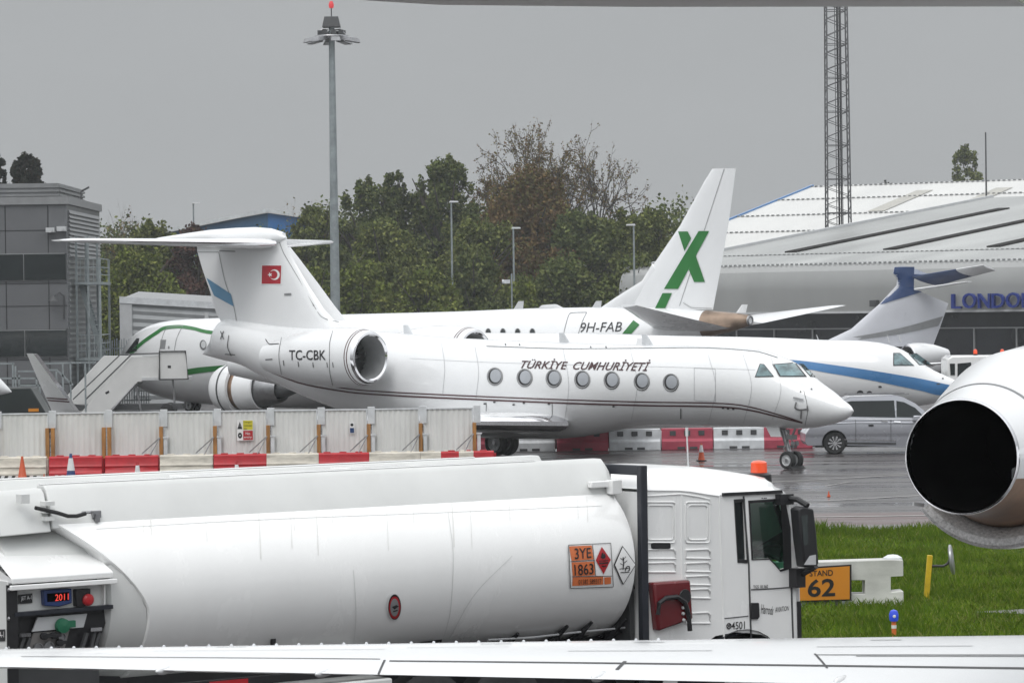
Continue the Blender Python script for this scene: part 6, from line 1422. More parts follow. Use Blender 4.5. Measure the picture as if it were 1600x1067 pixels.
# cab -----------------------------------------------------------------
CY_ = -1.17
def cq(px,py): return tq(px,py,CY_)
def zc3(p): return zl(p, 1000, 720, .1875)
outer = [(1006,765.5),(1060,766),(1124,774.5),(1223,766),(1231,775),(1238,805),(1249,890),(1251,1002),(1213,1003),(1190,991),(1150,987),(1118,993),(1104,1003),(1006,1003)]
doorw = zc3([(915,352),(1170,335),(1215,460),(1250,880),(1165,905),(1120,850),(1080,810),(940,815)])
rearw = zc3([(787,348),(868,342),(888,822),(815,818)])
mb = MB(); mb.holed([cq(*p) for p in outer],[[cq(*p) for p in doorw],[cq(*p) for p in rearw]],(0,.05,0)); cab = mb.build('cab_side', TRUCKW, TK, smooth=False)
far = lambda pl: [Vector((p.x,1.17,p.z)) for p in (cq(*q) for q in pl)]
mb = MB(); mb.holed(far(outer),[far(doorw),far(rearw)],(0,-.05,0)); mb.build('cab_side', TRUCKW, TK, smooth=False)
xB = cq(1006,800).x; xF = cq(1250,900).x; zG = cq(1060,766).z; xA = cq(1231,775).x
gut = [(956,765),(1060,766),(1124,774.5),(1223,766),(1231,775)]
# roof
rt = [(1006,735.5),(1070,733),(1110,734),(1150,738.5),(1185,744),(1210,752),(1224,763),(1231,774)]
rq = resamp(rt, 16); gq = resamp([(1006,764.5),(1060,765),(1124,773.5),(1223,765),(1231,775)], 16)
rings = []
for (a,b) in zip(rq, gq):
    g0 = cq(*b); r0 = tq(a[0],a[1],-.78); r0 = Vector((min(r0.x, xA), r0.y, r0.z)); g0.x = min(g0.x, xA+.02)
    m0 = g0.lerp(r0,.62)+Vector((0,-.05,.03)); z3 = max(r0.z+.03, g0.z)
    rings.append([g0, m0, r0, Vector((r0.x,-.35,z3)), Vector((r0.x,.35,z3)), Vector((r0.x,.78,r0.z)), Vector((m0.x,-m0.y,m0.z)), Vector((g0.x,1.17,g0.z))])
mb = MB(); mb.loft(rings, False, False, False); mb.build('cab_roof', TRUCKW, TK, ang=50)
mb = MB(); mb.add([(xB,-1.17,zG),(xB,1.17,zG),(xB,1.17,1.0),(xB,-1.17,1.0)],[(0,1,2,3)]); mb.add([tuple(p) for p in rings[0]],[tuple(range(8))]); mb.build('cab_back', TRUCKW, TK, smooth=False)
mb = MB(); fz = cq(1240,815).z
zA = cq(1231,775).z; zW = cq(1247,880).z; xW = cq(1247,880).x
for y0,y1 in ((-1.17,-1.08),(1.08,1.17)): mb.hexa([(xW-.06,y0,zW),(xW,y0,zW),(xW,y1,zW),(xW-.06,y1,zW)],[(xA-.06,y0,zA),(xA,y0,zA),(xA,y1,zA),(xA-.06,y1,zA)])
mb.hexa([(xF-.05,-1.17,.75),(xF,-1.17,.75),(xF,1.17,.75),(xF-.05,1.17,.75)],[(xW-.05,-1.17,zW),(xW,-1.17,zW),(xW,1.17,zW),(xW-.05,1.17,zW)]); mb.build('cab_front', TRUCKW, TK, smooth=False)
GL = bpy.data.materials.new('tinted_glass'); GL.use_nodes = True; n_ = GL.node_tree; n_.nodes.clear()
o_ = n_.nodes.new('ShaderNodeOutputMaterial'); tr_ = n_.nodes.new('ShaderNodeBsdfTransparent'); tr_.inputs[0].default_value = (.36,.80,.58,1); gs_ = n_.nodes.new('ShaderNodeBsdfGlossy'); gs_.inputs['Roughness'].default_value = .03
fr_ = n_.nodes.new('ShaderNodeFresnel'); fr_.inputs[0].default_value = 1.5; mx_ = n_.nodes.new('ShaderNodeMixShader'); n_.links.new(fr_.outputs[0],mx_.inputs[0]); n_.links.new(tr_.outputs[0],mx_.inputs[1]); n_.links.new(gs_.outputs[0],mx_.inputs[2]); n_.links.new(mx_.outputs[0],o_.inputs[0])
mb = MB(); mb.add([(xW-.02,-1.08,zW+.02),(xW-.02,1.08,zW+.02),(xA-.02,1.08,zA-.03),(xA-.02,-1.08,zA-.03)],[(0,1,2,3)]); GW = GL.copy(); GW.name = 'clear_glass'; GW.node_tree.nodes['Transparent BSDF'].inputs[0].default_value = (.86,.93,.90,1); mb.build('windscreen', GW, TK, rec=False)
mb = MB(); mb.add([cq(*p)+Vector((0,.03,0)) for p in doorw],[tuple(range(len(doorw)))]); dw = mb.build('door_glass', GL, TK, rec=False)
mb = MB(); mb.add([cq(*p)+Vector((0,.03,0)) for p in rearw],[tuple(range(len(rearw)))]); mb.build('rear_side_glass', GLASSD, TK, rec=False)
# rubber seals / pillar black
mb = MB()
def seal(poly, w_): 
    cpx = sum(p[0] for p in poly)/len(poly); cpy = sum(p[1] for p in poly)/len(poly); mb.holed([cq(cpx+(x-cpx)*w_,cpy+(y-cpy)*w_)+Vector((0,-.008,0)) for x,y in poly],[[cq(*p)+Vector((0,-.008,0)) for p in poly]],(0,.012,0))
seal(doorw,1.07); seal(rearw,1.12)
mb.prism([cq(*p)+Vector((0,-.012,0)) for p in zc3([(1168,318),(1205,318),(1250,560),(1258,880),(1195,910),(1190,660)])],(0,.01,0))
mb.build('window_seal', BLACK, TK, smooth=False)
mb = MB(); mb.prism([cq(*p)+Vector((0,-.03,0)) for p in zc3([(680,265),(1172,242),(1178,268),(684,292)])],(0,.03,0)); mb.build('sun_visor_strip', BLACK, TK)
# interior
mb = MB(); q = cq(1175,860); mb.box(xB+.02,xF-.1,-1.1,1.1,.95,1.02); mb.box(xW-.5,xW-.06,-1.05,1.05,1.0,zW-.08); mb.build('interior', DGREY, TK, smooth=False)
mb = MB(); 
for y in (-.6,.6): mb.box(xB+.75,xB+1.25,y-.25,y+.25,1.0,1.5); mb.box(xB+.62,xB+.8,y-.25,y+.25,1.45,2.05)
mb.build('seat', BLACK, TK, bevel=.06)
mb = MB(); c = tq(1196,872,-.62); ad_ = Vector((.45,0,.9)).normalized(); R_ = .23; mb.tube([c+Vector((0,1,0))*R_*math.cos(t)+Vector((0,1,0)).cross(ad_)*R_*math.sin(t) for t in np.linspace(0,6.2832,25)],.02,6); mb.bar(c,c-ad_*.5,.05); mb.build('steering_wheel', BLACK, TK)
# pressed panels
mb = MB()
def rr(poly, w_=.010):
    q = [cq(*p)+Vector((0,-.004,0)) for p in zc3(poly)]; q2 = q + [q[0]]; 
    mb.tube([q2[0]]+q2[1:], w_, 6)
def rbox(x0,y0,x1,y1,r=22): return [(x0+r,y0),(x1-r,y0),(x1-r*.3,y0+r*.3),(x1,y0+r),(x1,y1-r),(x1-r*.3,y1-r*.3),(x1-r,y1),(x0+r,y1),(x0+r*.3,y1-r*.3),(x0,y1-r),(x0,y0+r),(x0+r*.3,y0+r*.3)]
rr(rbox(375,342,580,680)); rr(rbox(398,366,558,655),.009); rr(rbox(40,342,292,680)); rr(rbox(60,368,272,655),.009)
for k in range(4): rr([(378,742+k*110),(562,734+k*110),(580,752+k*110),(585,812+k*110),(378,808+k*110)],.012)
for k in range(2): rr([(55,738+k*112),(275,732+k*112),(292,752+k*112),(295,812+k*112),(55,812+k*112)],.012)
rr([(378,1270),(562,1260),(580,1276),(585,1350),(378,1350)],.012)
for pl in ([(660,285),(672,700),(690,1100),(700,1500)],[(345,270),(345,700),(350,1100)],[(60,245),(320,246),(420,255),(560,278),(660,292)],[(60,292),(340,275),(480,296),(580,318),(590,360)]): mb.tube([cq(*p) for p in zc3(pl)],.012,6)
mb.build('pressed_rib', TRUCKW, TK)
mb = MB(); mb.prism([cq(*p)+Vector((0,-.02,0)) for p in zc3(rbox(92,680,246,730,12))],(0,.02,0)); mb.build('vent_grille', BLACK, TK)
mb = MB(); 
for pl,w_ in (([(862,292),(880,560),(905,860),(915,1200),(925,1500)],.012),([(925,1070),(1100,1062),(1260,1050)],.008),([(700,1310),(900,1290)],.006),([(1258,920),(1265,1200),(1275,1490)],.012)): mb.tube([cq(*p)+Vector((0,-.002,0)) for p in zc3(pl)],w_,6)
mb.build('door_shut_line', DGREY, TK)
mb = MB(); mb.prism([cq(*p)+Vector((0,-.03,0)) for p in [(1170.5,941),(1184,941),(1185,963),(1182,967),(1171,966)]],(0,.03,0)); mb.build('door_handle', BLACK, TK, bevel=.01)
class CPl:
    def hit(s,px,py,off=0): return tq(px,py,CY_-.006)
cp_ = CPl(); mb = MB()
dec_text(mb, cp_, 'TGS 18.360', (1177,914),(1200,913),(1200,918),(1177,919), bold=.008); dec_text(mb, cp_, '4501', (1143,971.5),(1164,970),(1164,982),(1143,983), bold=.006); dec_text(mb, cp_, 'Harrods', (1189,943),(1209,947),(1208,960),(1189,958), shear=.3); dec_text(mb, cp_, 'AVIATION', (1211,948),(1233,946),(1233,953),(1211,956.5), shear=.2)
q = ell(1139,977.5,3.2,4.2,16); mb.tube([cp_.hit(*p) for p in q+[q[0]]],.007,4); dec_line(mb, cp_, [(1137,975),(1141,980)], 1, 3); dec_line(mb, cp_, [(1141,975),(1137,980)], 1, 3); mb.build('door_lettering', INK, TK, rec=False)
mb = MB(); 
for x in (1191,1194.5,1197): dec_line(mb, cp_, [(x-1,778),(x+1,778)], 1.5, 3)
mb.build('roof_mark', INK, TK, rec=False)
# beacon, whip aerial
q = tq(1186,744,-.35); mb = MB(); mb.lathe((q.x,-.35,q.z-.1),(0,0,1),[(0,.15),(.12,.145),(.15,.09)],20,m=1); mb.lathe((q.x,-.35,q.z+.03),(0,0,1),[(0,.10),(.13,.095),(.15,.07),(.16,0)],20,m=0); mb.build('beacon', [BEACON,BLACK], TK)
q = tq(1076,735,-.2); mb = MB(); mb.cyl((q.x,-.2,q.z-.05),(q.x-.02,-.2,q.z+.42),.012,.009,6); mb.cyl((q.x-.02,-.2,q.z+.40),(q.x-.02,-.2,q.z+.50),.018,n=6); mb.build('whip_aerial', LGREY, TK)
# mirrors
mb = MB(); a = cq(1226,778)+Vector((0,-.05,0)); b = tq(1262,790,-1.5); mb.tube([a,a.lerp(b,.5)+Vector((0,0,.03)),b],.035,8); mb.box(a.x-.14,a.x+.06,-1.26,-1.17,a.z-.07,a.z+.05); a2 = cq(1243,900)+Vector((0,-.05,0)); b2 = tq(1275,884,-1.5); mb.build('mirror_arm', BLACK, TK); mb = MB(); mb.tube([a2,b2],.035,8); mb.box(a2.x-.1,a2.x+.04,-1.30,-1.15,a2.z-.12,a2.z+.10); mb.build('mirror_arm', BLACK, TK)
mb = MB(); hp = [tq(x,y,-1.5) for x,y in [(1248,795),(1256,791),(1272,795),(1276,830),(1280,880),(1276,886),(1258,886),(1252,840)]]; mb.prism(hp,(.0,.16,0)); mb.build('mirror_housing', BLACK, TK, bevel=.02)
mb = MB(); mb.add([tq(x,y,-1.505) for x,y in [(1256,882),(1265,868),(1275,866),(1275,882)]],[(0,1,2,3)]); mb.build('mirror_glass', LGREY, TK, rec=False)
mb = MB(); mb.add([tq(x,y,-1.505) for x,y in [(1252,806),(1262,804),(1263,850),(1256,852)]],[(0,1,2,3)]); mb.build('mirror_glass', mat('dark_mirror', (.05,.06,.06), .05, var=.4, coat=.5), TK, rec=False)
# red hose box, exhaust
mb = MB(); x0,x1 = tq(1022,930,-1.28).x, tq(1083,930,-1.28).x; zt_ = tq(1050,908,-1.28).z; zb2 = tq(1050,984,-1.28).z; mb.hexa([(x0+.06,-1.28,zb2),(x1-.0,-1.28,zb2+.1),(x1,-.95,zb2+.1),(x0+.06,-.95,zb2)],[(x0,-1.28,zt_),(x1-.03,-1.28,zt_),(x1-.03,-.95,zt_),(x0,-.95,zt_)]); mb.build('hose_box', DKRED, TK, bevel=.025)
mb = MB(); mb.lathe((x1-.12,-1.285,zt_-.18),(0,-1,0),[(0,.085),(.01,.08),(.012,0)],18); mb.tube([tq(x,y,-1.32) for x,y in [(1028,960),(1030,942),(1040,934),(1058,932),(1070,940),(1076,960),(1078,985)]],.028,8); mb.build('rubber_hose', BLACK, TK)
mb = MB(); 
for x,y in ((1067,949),(1067,958),(1068,968)): MB().lathe(tq(x,y,-1.29),(0,-1,0),[(0,.02),(.02,.015),(.022,0)],8).build('latch', LGREY, TK)
mb = MB(); mb.cyl((x0-.02,-.9,zt_-.1),(x0+.2,-.9,zt_+.25),.1,.1,14); mb.tube([(x0+.1,-.8,1.5),(x0+.1,-.8,zt_+.2),(x0+.3,-.8,zt_+.3),(x0+.5,-.8,zt_+.1)],.09,10); mb.box(xf+.05,xB-.02,-1.0,1.0,.75,zt_+.1); mb.build('air_intake', DGREY, TK)
# chassis, lockers, wheels
mb = MB(); mb.box(xr+.1,xF-.2,-.45,.45,.62,.92); mb.build('chassis', BLACK, TK)
mb = MB(); mb.box(xr+.9,xr+3.0,-1.2,-.5,.5,.98); mb.build('side_locker', TRUCKG, TK, bevel=.02); mb = MB(); mb.box(xr+3.3,xr+4.4,-1.2,-.5,.5,.98); mb.build('side_locker', TRUCKG, TK, bevel=.02)
mb = MB(); mb.box(xr+.8,xf,-1.18,-1.1,1.04,1.12); mb.build('side_rail', BLACK, TK)
for k_ in (2.2,4.2,6.0): MB().box(xr+k_,xr+k_+.45,-1.185,-1.18,1.05,1.11).build('side_marker', RED, TK)
MB().box(xr+.2,xf,-.6,1.2,.55,1.2).build('underbody', BLACK, TK)
mb = MB(); mb.box(xr+.05,xr+.75,-1.22,-.3,.45,1.0); mb.build('hose_cabinet', TRUCKG, TK); mb = MB()
for k,mm in enumerate((0,1,2,1,0)): mb.cyl((xr+.15+k*.13,-1.24,.55),(xr+.15+k*.13,-1.24,.98),.045,n=10,m=mm)
mb.build('hose_coupling', [BLACK,LGREY,ORANGE], TK)
fxw = cq(1160,1000).x
for x in (fxw, xr+4.9, xr+2.0+4.2 if 0 else xr+1.9+0):
    for s_ in (-1,1):
        yy = s_*1.02
        if x == fxw or x == xr+4.9:
            wl_ = MB().lathe((x,yy,.5),(0,1,0),[(-.15,.28),(-.16,.44),(-.12,.5),(.12,.5),(.16,.44),(.15,.28)],30).build('wheel', RUBBER, TK); MB().lathe((x,yy,.5),(0,s_,0),[(.05,.0),(.1,.12),(.04,.2),(.12,.28)],20).build('rim', LGREY, wl_)
for s_ in (-1,1):
    wl_ = MB().lathe((xr+5.9 if xr+5.9 < xf-.3 else xr+5.2,s_*1.02,.5),(0,1,0),[(-.15,.28),(-.16,.44),(-.12,.5),(.12,.5),(.16,.44),(.15,.28)],30).build('wheel', RUBBER, TK); MB().lathe((xr+5.9 if xr+5.9 < xf-.3 else xr+5.2,s_*1.02,.5),(0,s_,0),[(.05,.0),(.1,.12),(.04,.2),(.12,.28)],20).build('rim', LGREY, wl_)
mb = MB(); mb.loft([[Vector((fxw+.62*math.cos(t),y,.5+.62*math.sin(t))) for t in np.linspace(.1,math.pi-.1,14)] for y in (-1.2,-.8)],False,False,False); mb.loft([[Vector((fxw+.66*math.cos(t),y,.5+.66*math.sin(t))) for t in np.linspace(.1,math.pi-.1,14)] for y in (-1.2,-.8)],False,False,False); mb.build('mudguard', NAVYBLK, TK)
mb = MB(); mb.box(fxw+.5,xF,-1.17,-.9,.45,1.02); mb.box(xF-.1,xF+.08,-1.2,1.2,.4,.78); mb.build('bumper', TRUCKW, TK, bevel=.03)
mb = MB(); mb.prism([cq(*p)+Vector((0,-.02,0)) for p in [(1245,939),(1250,939),(1251,1000),(1246,1000)]],(0,.02,0)); mb.build('marker_strip', BLACK, TK)
# rear cabinet ---------------------------------------------------------
YS = -1.2
hq = lambda px,py,y: tq(px,py,y)
x0 = hq(19,930,YS).x; x1 = hq(170,950,YS).x; zl0 = hq(90,902,YS).z
zt0 = hq(67,812,-.62).z
mb = MB(); mb.box(x0-.0,x1-.02,-1.02,1.02,.95,zl0-.05); mb.build('cabinet_body', DGREY, TK)
# sloped hood
hx0, hx1 = x0-.04, hq(178,900,-1.28).x
def yx(px, py, x):
    a, b = -1.4, 1.0
    for _ in range(40):
        m_ = (a+b)/2
        if tq(px,py,m_).x < x: a = m_
        else: b = m_
    return m_, tq(px,py,m_).z
y1_,z1_ = yx(152,868,hx1); y2_,z2_ = yx(125,843,hx1); y3_,z3_ = yx(95,825,hx1); y4_,z4_ = yx(67,811,hx1)
print('hood', (y1_,z1_),(y2_,z2_),(y3_,z3_),(y4_,z4_), zl0)
prof_h = [(-1.28,zl0-.03),(-1.28,zl0+.03),(y1_,z1_),(y2_,z2_),(y3_,z3_),(y4_,z4_),(-y4_+.001,z4_),(-y3_,z3_),(-y2_,z2_),(-y1_,z1_),(1.28,zl0+.03),(1.28,zl0-.03)]
mb = MB(); mb.loft([[Vector((x,y,z)) for y,z in prof_h] for x in (hx0,hx1)]); mb.build('cabinet_hood', TRUCKW, TK, bevel=.015, ang=25)
mb = MB(); mb.box(hx0-.02,hx1+.03,-1.30,-1.26,zl0-.09,zl0-.04); mb.build('hood_lip', TRUCKW, TK, bevel=.008)
mb = MB(); mb.box(x0-.05,x0-.0,-1.2,1.2,.95,zl0); mb.build('rear_panel', TRUCKG, TK, bevel=.01)
mb = MB(); mb.box(x0-.06,x0+.05,-1.215,-1.19,.9,zl0-.04); mb.build('corner_trim', BLACK, TK)
mb = MB(); 
class RP:
    def hit(s,px,py,off=0): return Plane(TK,(x0-.056,0,0),(-1,0,0)).hit(px,py)
rp_ = RP(); mb = MB(); dec_poly(mb, rp_, [(-14,984),(8,982.5),(8,1001),(-14,1002)]); mb.build('rear_grade_plate', INK, TK, rec=False)
class RP2:
    def hit(s,px,py,off=0): return Plane(TK,(x0-.062,0,0),(-1,0,0)).hit(px,py)
mb = MB(); dec_text(mb, RP2(), 'JET A-1', (-11,987),(6,986),(6,998),(-11,999), bold=.008); mb.build('grade_lettering', SIGNW, TK, rec=False)
mb = MB()
for py in (921,966,1012): MB().lathe(rp_.hit(14,py),(-1,0,0),[(0,.02),(.012,.015),(.014,0)],8).build('rivet', STEEL, TK)
# control panel face (slightly inset)
def zp(p): return zl(p, 0, 900, .125)
class PP:
    def __init__(s,y): s.y = y
    def hit(s,px,py,off=0): return tq(px,py,s.y)
def plate(name, pts, y, m, t=.02, bevel=0): 
    mb = MB(); mb.prism([tq(px,py,y) for px,py in pts],(0,t,0)); return mb.build(name, m, TK, bevel=bevel)
plate('control_fascia', zp([(185,160),(1310,70),(1310,360),(195,450)]), -1.15, TRUCKG, .03)
plate('control_recess', zp([(160,450),(1415,350),(1415,405),(1375,425),(1180,970),(160,970)]), -1.10, BLACK, .05)
plate('black_ledge', zp([(185,455),(1415,355),(1415,405),(185,505)]), -1.22, NAVYBLK, .08)
plate('switch_plate', zp([(470,515),(1090,465),(1045,635),(405,690)]), -1.16, LGREY, .02)
plate('gauge_board', zp([(420,705),(870,670),(790,960),(330,970)]), -1.14, mat('gauge_board_grey',(.20,.19,.185),.5,var=.1), .02)
mb = MB()
for cx_,cy_,r_ in ((470,895,52),(600,880,56),(705,915,40),(765,755,42)):
    c = tq(*zp([(cx_,cy_)])[0],-1.15); R_ = r_*.125*35/5000*1.15; mb.lathe(c,(0,-1,0),[(0,R_),(.03,R_),(.03,R_*.8),(.015,R_*.75),(.015,0)],20)
mb.build('gauge', STEEL, TK)
mb = MB()
for cx_,cy_ in ((535,745),(660,735),(735,825)): c = tq(*zp([(cx_,cy_)])[0],-1.16); mb.cyl(c,c+Vector((0,-.05,0)),.035,n=10); mb.box(c.x-.05,c.x+.06,c.y-.07,c.y-.04,c.z-.012,c.z+.02)
mb.build('tap_handle', BLACK, TK)
mb = MB(); c = tq(*zp([(770,615)])[0],-1.18); mb.lathe(c,(0,-1,0),[(0,.075),(.05,.07),(.06,0)],18); mb.box(c.x,c.x+.13,c.y-.05,c.y-.0,c.z-.02,c.z+.045); mb.build('green_button', mat('green_button',(.01,.12,.06),.4,var=.1), TK)
plate('grade_label', zp([(240,232),(405,212),(405,330),(245,340)]), -1.17, INK, .008)
mb = MB(); dec_text(mb, PP(-1.175), 'JET A-1', *zp([(262,252),(395,236),(395,300),(262,314)]), bold=.006); mb.build('grade_label_lettering', SIGNW, TK, rec=False)
mb = MB(); 
for x in (198,215,230): dec_line(mb, PP(-1.16), zp([(x,232),(x,348)]), .9, 3)
mb.build('label_bars', INK, TK, rec=False)
plate('display_housing', zp([(545,175),(900,150),(905,335),(740,380),(560,370)]), -1.22, mat('display_blue',(.02,.045,.16),.4,var=.1), .08, .012)
plate('display_window', zp([(590,215),(860,195),(865,300),(595,320)]), -1.226, VOID, .006)
mb = MB(); dec_text(mb, PP(-1.23), '2011', *zp([(690,225),(858,212),(858,292),(690,308)]), bold=.004); mb.build('display_digits', TREADED, TK, rec=False)
mb = MB(); q = tq(*zp([(1010,255)])[0],-1.16); mb.box(q.x-.08,q.x+.08,q.y-.06,q.y+.02,q.z-.09,q.z+.08); mb.build('switch_box', BLACK, TK, bevel=.01)
mb = MB(); q = tq(*zp([(1085,290)])[0],-1.20); mb.lathe(q,(0,-1,0),[(0,.06),(.04,.06),(.06,.04),(.065,0)],18); mb.build('stop_button', RED, TK)
for (a,b,c_,d_) in ((250,735,375,730),(1125,665,1265,655)):
    mb = MB(); mb.bar(tq(*zp([(a,b)])[0],-1.2),tq(*zp([(c_,d_)])[0],-1.2),.035); mb.build('lever_grip', CHROME, TK)
mb = MB()
for pl in ([(300,740),(230,970)],[(370,760),(310,970)],[(1085,705),(1000,960)],[(1240,700),(1150,960)],[(1180,680),(1120,960)]): MB().bar(tq(*zp([pl[0]])[0],-1.17),tq(*zp([pl[1]])[0],-1.17),.045,.03).build('nozzle_lever', DGREY, TK)
plate('side_flange', zp([(1305,75),(1318,75),(1318,350),(1305,350)]), -1.2, TRUCKW, .1)

# ================================================================== FOREGROUND JET (facing away, camera behind its left tail)
PS = rad(22); fw = Vector((math.sin(PS),math.cos(PS),0)); lf = Vector((-math.cos(PS),math.sin(PS),0))
nz_ = P(1502.5,713.5,22.0)
FJ = thing('business_jet', 'white business jet seen from behind, with a wide open black engine nozzle', 'jet', (nz_.x-lf.x*1.95, nz_.y-lf.y*1.95, 0), math.pi/2-PS)
# local: x forward, y left, z up
nl = M_of(FJ).inverted() @ nz_
r0 = 88.5*22/5000*1.02
eng = MB().lathe(nl,(1,0,0),[(0,r0),(.25,r0*1.06),(.62,r0*1.22),(.62,r0*1.225)],64,a0=rad(-112),a1=rad(112),up=(0,0,1)).build('engine', WHITE, FJ)
MB().lathe(nl,(1,0,0),[(1.7,r0*1.70),(1.9,r0*1.78),(2.6,r0*1.86),(3.4,r0*1.86),(4.0,r0*1.66),(4.15,r0*1.5),(4.0,r0*1.3)],64).build('nacelle_cowl', WHITE, eng)
MB().lathe(nl,(1,0,0),[(.625,r0*1.225),(1.2,r0*1.49),(1.7,r0*1.702),(1.9,r0*1.782)],64,a0=rad(-112),a1=rad(112)).build('upper_cowl', WHITE, eng)
MB().lathe(nl,(1,0,0),[(.605,r0*1.222),(.625,r0*1.235),(.645,r0*1.24)],64,a0=rad(-112),a1=rad(112)).build('cowl_seam', GREY, eng)
MB().lathe(nl,(1,0,0),[(.05,r0*.94),(-.012,r0*.965),(-.02,r0*.985),(-.005,r0*1.004),(.03,r0*1.01)],72).build('nozzle_rim', CHROME, eng)
MB().lathe(nl,(1,0,0),[(.0,r0*.965),(.05,r0*.94),(1.2,r0*.9),(2.2,r0*.9),(2.2,0)],48).build('nozzle_bore', VOID, eng)
MB().lathe(nl,(1,0,0),[(.03,r0*1.0),(.5,r0*1.12),(.9,r0*1.28),(1.22,r0*1.43),(1.5,r0*1.44)],48,a0=rad(80),a1=rad(290)).build('exhaust_shroud', BROWN, eng)
SPECK = mat('speckled_metal', (.76,.76,.76), .3, .1, var=.4, scale=40)
MB().lathe(nl,(1,0,0),[(2.0,r0*1.36),(1.35,r0*1.40),(1.12,r0*1.46),(1.02,r0*1.60),(1.0,r0*1.72),(1.03,r0*1.79),(1.3,r0*1.84),(1.9,r0*1.86)],64,a0=rad(100),a1=rad(232)).build('reverser_bucket', SPECK, eng)
def fl(px,py,D): return M_of(FJ).inverted() @ P(px,py,D)
mb = MB(); q = fl(1603,744,22.9); mb.box(q.x-.25,q.x+.5,q.y-.14,q.y+.05,q.z-.075,q.z+.075); mb.build('hinge_fairing', WHITE, eng, bevel=.02); mb = MB(); q = fl(1604,726,22.5); mb.box(q.x-.05,q.x+.3,q.y-.08,q.y+.06,q.z-.012,q.z+.012); mb.bar(fl(1584,764,22.4),fl(1612,782,22.7),.03); mb.build('actuator_rod', BLACK, eng)
mb = MB(); q = fl(1443,789,22.3); mb.bar(q,q+Vector((-.05,.06,.012)),.025); mb.build('drain_mast', LGREY, eng)
# rest of the airframe, outside the frame to the right
mb = MB(); zf = 2.75
mb.loft([[Vector((x,r*math.sin(2*math.pi*k/36),zz_+r*math.cos(2*math.pi*k/36))) for k in range(36)] for x,r,zz_ in ((-4.3,.12,3.6),(-3,.42,3.4),(-1,.85,3.05),(1.5,1.15,2.8),(4,1.25,zf),(12,1.25,zf),(14,1.18,zf-.03),(15.2,.95,zf-.15),(16.2,.55,zf-.4),(16.8,.1,zf-.6))]); mb.build('fuselage', WHITE, FJ)
MB().wing([((nl.x+3.3,.9,nl.z),(nl.x+1.0,.7,nl.z),(0,0,.12)),((nl.x+3.2,1.5,nl.z),(nl.x+1.2,1.4,nl.z),(0,0,.1))]).build('engine_pylon', WHITE, FJ)
er = copy_tree(eng, FJ); 
er.location = (0, -2*nl.y, 0)
# wing from photo: trailing edge and leading edge
def wpt(px,py,D): return M_of(FJ).inverted() @ P(px,py,D)
TEr = wpt(1600,1074,25.0); TEl = wpt(0,1041,26.7)
LEr_ = wpt(1600,1003,28.2); LEl_ = wpt(0,1017,27.95)
dTE = TEl-TEr; dLE = LEl_-LEr_
tA,tB = -.34, 1.10
def sect(t, th): return (LEr_+dLE*t+Vector((.08,0,-.04)), TEr+dTE*t, (0,0,th))
ws = [sect(tA,.20),sect(0,.16),sect(.5,.12),sect(1.0,.075),sect(tB,.065)]
wg = MB().wing(ws, n=16).build('wing', WHITE, FJ)
tipL, tipT = sect(tB,.06)[:2]
MB().wing([(tipL,tipT,(0,0,.065)),(tipL+Vector((-.25,.2,.05)),tipT+Vector((-.03,.2,.05)),(0,0.02,.05)),(tipL+Vector((-.75,.45,.9)),tipT+Vector((-.35,.45,.9)),(0,.03,0))]).build('winglet', WHITE, FJ)
mirror = lambda v: Vector((v[0],-v[1],v[2]))
MB().wing([(mirror(a),mirror(b),t) for a,b,t in ws], n=16).build('wing', WHITE, FJ)
# flap gaps, fairings, rivets as real seams on the upper surface
def wtop(t, c, off=.0):
    le = LEr_+dLE*t+Vector((.08,0,-.04)); te = TEr+dTE*t; th = float(np.interp(t,[tA,0,.5,1,tB],[.2,.16,.12,.075,.065])); return le.lerp(te,c)+Vector((0,0,th*afoil(c)+off))
def seam(mb, t0,c0,t1,c1,w_=.02,h=.004,n=16):
    vs = []
    for k in range(n+1):
        t = t0+(t1-t0)*k/n; c = c0+(c1-c0)*k/n; dt, dc = (t1-t0), (c1-c0)
        if abs(dt) > .02: a = wtop(t,c-w_*.35,h); b = wtop(t,c+w_*.35,h)
        else: a = wtop(t-w_*.09,c,h); b = wtop(t+w_*.09,c,h)
        vs += [a,b]
    mb.add(vs,[(2*k,2*k+1,2*k+3,2*k+2) for k in range(n)])
mb = MB(); seam(mb,-.3,.80,.61,.74,.03); seam(mb,.615,.72,.615,1.0,.012,n=6); seam(mb,.38,.72,.385,.86,.02,n=4); seam(mb,-.02,.60,.20,.60,.012); seam(mb,.62,.70,.98,.66,.018); seam(mb,.20,.58,.185,.80,.012,n=5); seam(mb,-.3,.62,.16,.62,.012); mb.build('flap_gap', BLACK, wg, rec=False)
mb = MB(); seam(mb,-.3,.12,1.0,.12,.008,n=40); seam(mb,.62,.45,.85,.45,.008); seam(mb,.30,.52,.44,.52,.01); seam(mb,.05,.45,.2,.45,.01); seam(mb,.60,.40,.50,.40,.008)
for t in (.12,.35,.50,.76): seam(mb,t,.30,t+.03,.30,.018,n=3)
mb.build('panel_seam', GREY, wg, rec=False)
mb = MB()
for k in range(30):
    t = .36+k*.022; q = wtop(t,.10,.0); mb.lathe(q+Vector((0,0,-.01)),(0,0,1),[(0,.02),(.025,.012),(.03,0)],8)
mb.build('vortex_stud', WPLAST, wg)
for t in (.17,.40,.67,.83):
    q = wtop(t,.93,0); mb = MB(); mb.loft([[q+Vector((-x, r*math.sin(2*math.pi*k/14), -.02+r*1.0*math.cos(2*math.pi*k/14))) for k in range(14)] for x,r in ((-.3,.012),(-.1,.034),(.05,.04),(.13,.03),(.17,.006))]); mb.build('flap_track_fairing', WHITE, wg)
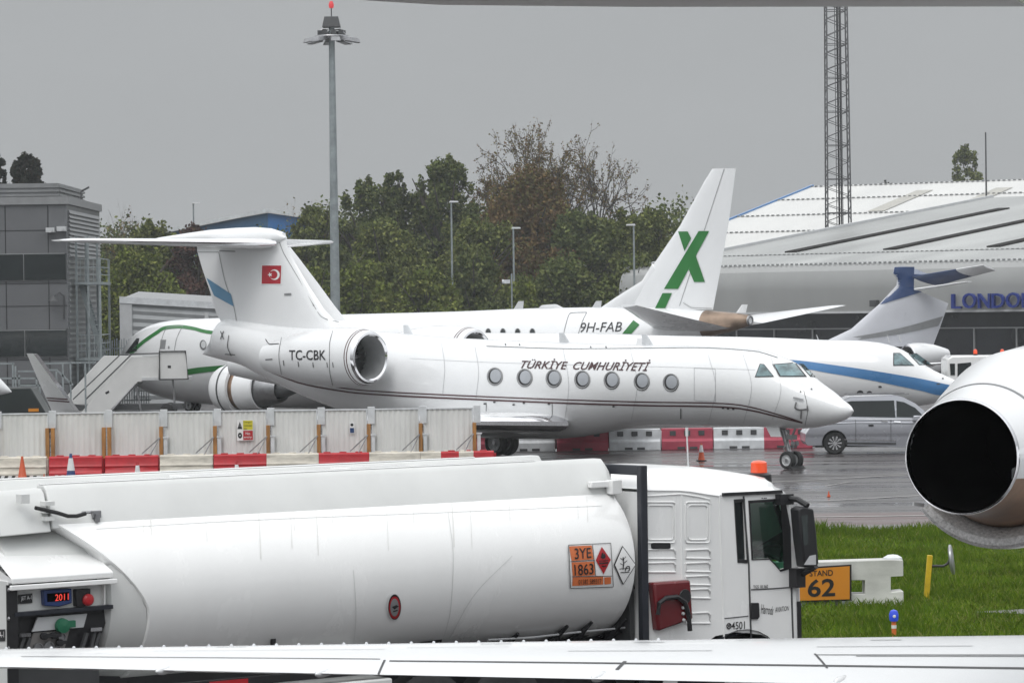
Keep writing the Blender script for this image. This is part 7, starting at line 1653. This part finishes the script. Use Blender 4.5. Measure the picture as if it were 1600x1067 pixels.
# tailplane overhead
ta_ = wpt(590,-1,17.4); tb_ = wpt(700,5,17.55); tc_ = wpt(1000,8,17.7); td_ = wpt(1620,7,18.1); te_ = wpt(1950,7,18.35)
bk = Vector((-1,0,.02))
def ts(p, c, th): return (p, p+Vector((-c,0,.0)), (0,0,th))
e_ = wpt(562,-8,17.1)
tpl_ = MB().wing([ts(e_,.5,.012),ts(ta_,.9,.022),ts(tb_,1.15,.027),ts(tc_,1.4,.030),ts(td_,1.9,.036),ts(te_,2.2,.05)], n=14).build('tailplane', MATTEW, FJ)
mb = MB(); mb.loft([[p+Vector((-.03,0,t_*.6)),p+Vector((.012,0,0)),p+Vector((-.03,0,-t_*.6)),p+Vector((-.045,0,-t_*.66))] for p,t_ in ((ta_,.013),(tb_,.015),(tc_,.017),(td_,.02),(te_,.024))],False,False,False); mb.build('leading_edge_strip', CHROME, tpl_)
ctr = Vector((te_.x+.2, 0, te_.z)); MB().wing([(te_,te_+Vector((-2.2,0,0)),(0,0,.1)),(ctr,ctr+Vector((-2.4,0,0)),(0,0,.11)),(mirror(te_),mirror(te_)+Vector((-2.2,0,0)),(0,0,.1)),(mirror(tb_),mirror(tb_)+Vector((-1.15,0,0)),(0,0,.06)),(mirror(e_),mirror(e_)+Vector((-.5,0,0)),(0,0,.02))]).build('tailplane', WHITE, FJ)
MB().wing([((ctr.x-.1,0,ctr.z),(ctr.x-2.5,0,ctr.z),(0,.13,0)),((ctr.x+2.2,0,3.5),(ctr.x-1.4,0,3.5),(0,.2,0))]).build('fin', WHITE, FJ)
gear(FJ, 4.2, 1.6, 1.5, .38, .22, 'main_gear', sep=.1, strutr=.08); gear(FJ, 4.2, -1.6, 1.5, .38, .22, 'main_gear', sep=.1, strutr=.08); gear(FJ, 14.6, 0, 1.6, .24, .15, 'nose_gear', sep=.08, strutr=.05)

# ================================================================== HAZE (rain-damp air)
hz = bpy.data.materials.new('haze'); hz.use_nodes = True; hn = hz.node_tree; hn.nodes.clear()
ho = hn.nodes.new('ShaderNodeOutputMaterial'); hv = hn.nodes.new('ShaderNodeVolumePrincipled'); hv.inputs['Color'].default_value = (.80,.83,.86,1); hv.inputs['Density'].default_value = HAZE; hv.inputs['Anisotropy'].default_value = 0.2
hn.links.new(hv.outputs[0], ho.inputs['Volume'])
tag(MB().box(-140,170,-15,420,-1,45).build('haze', hz, None, smooth=False), kind='stuff')
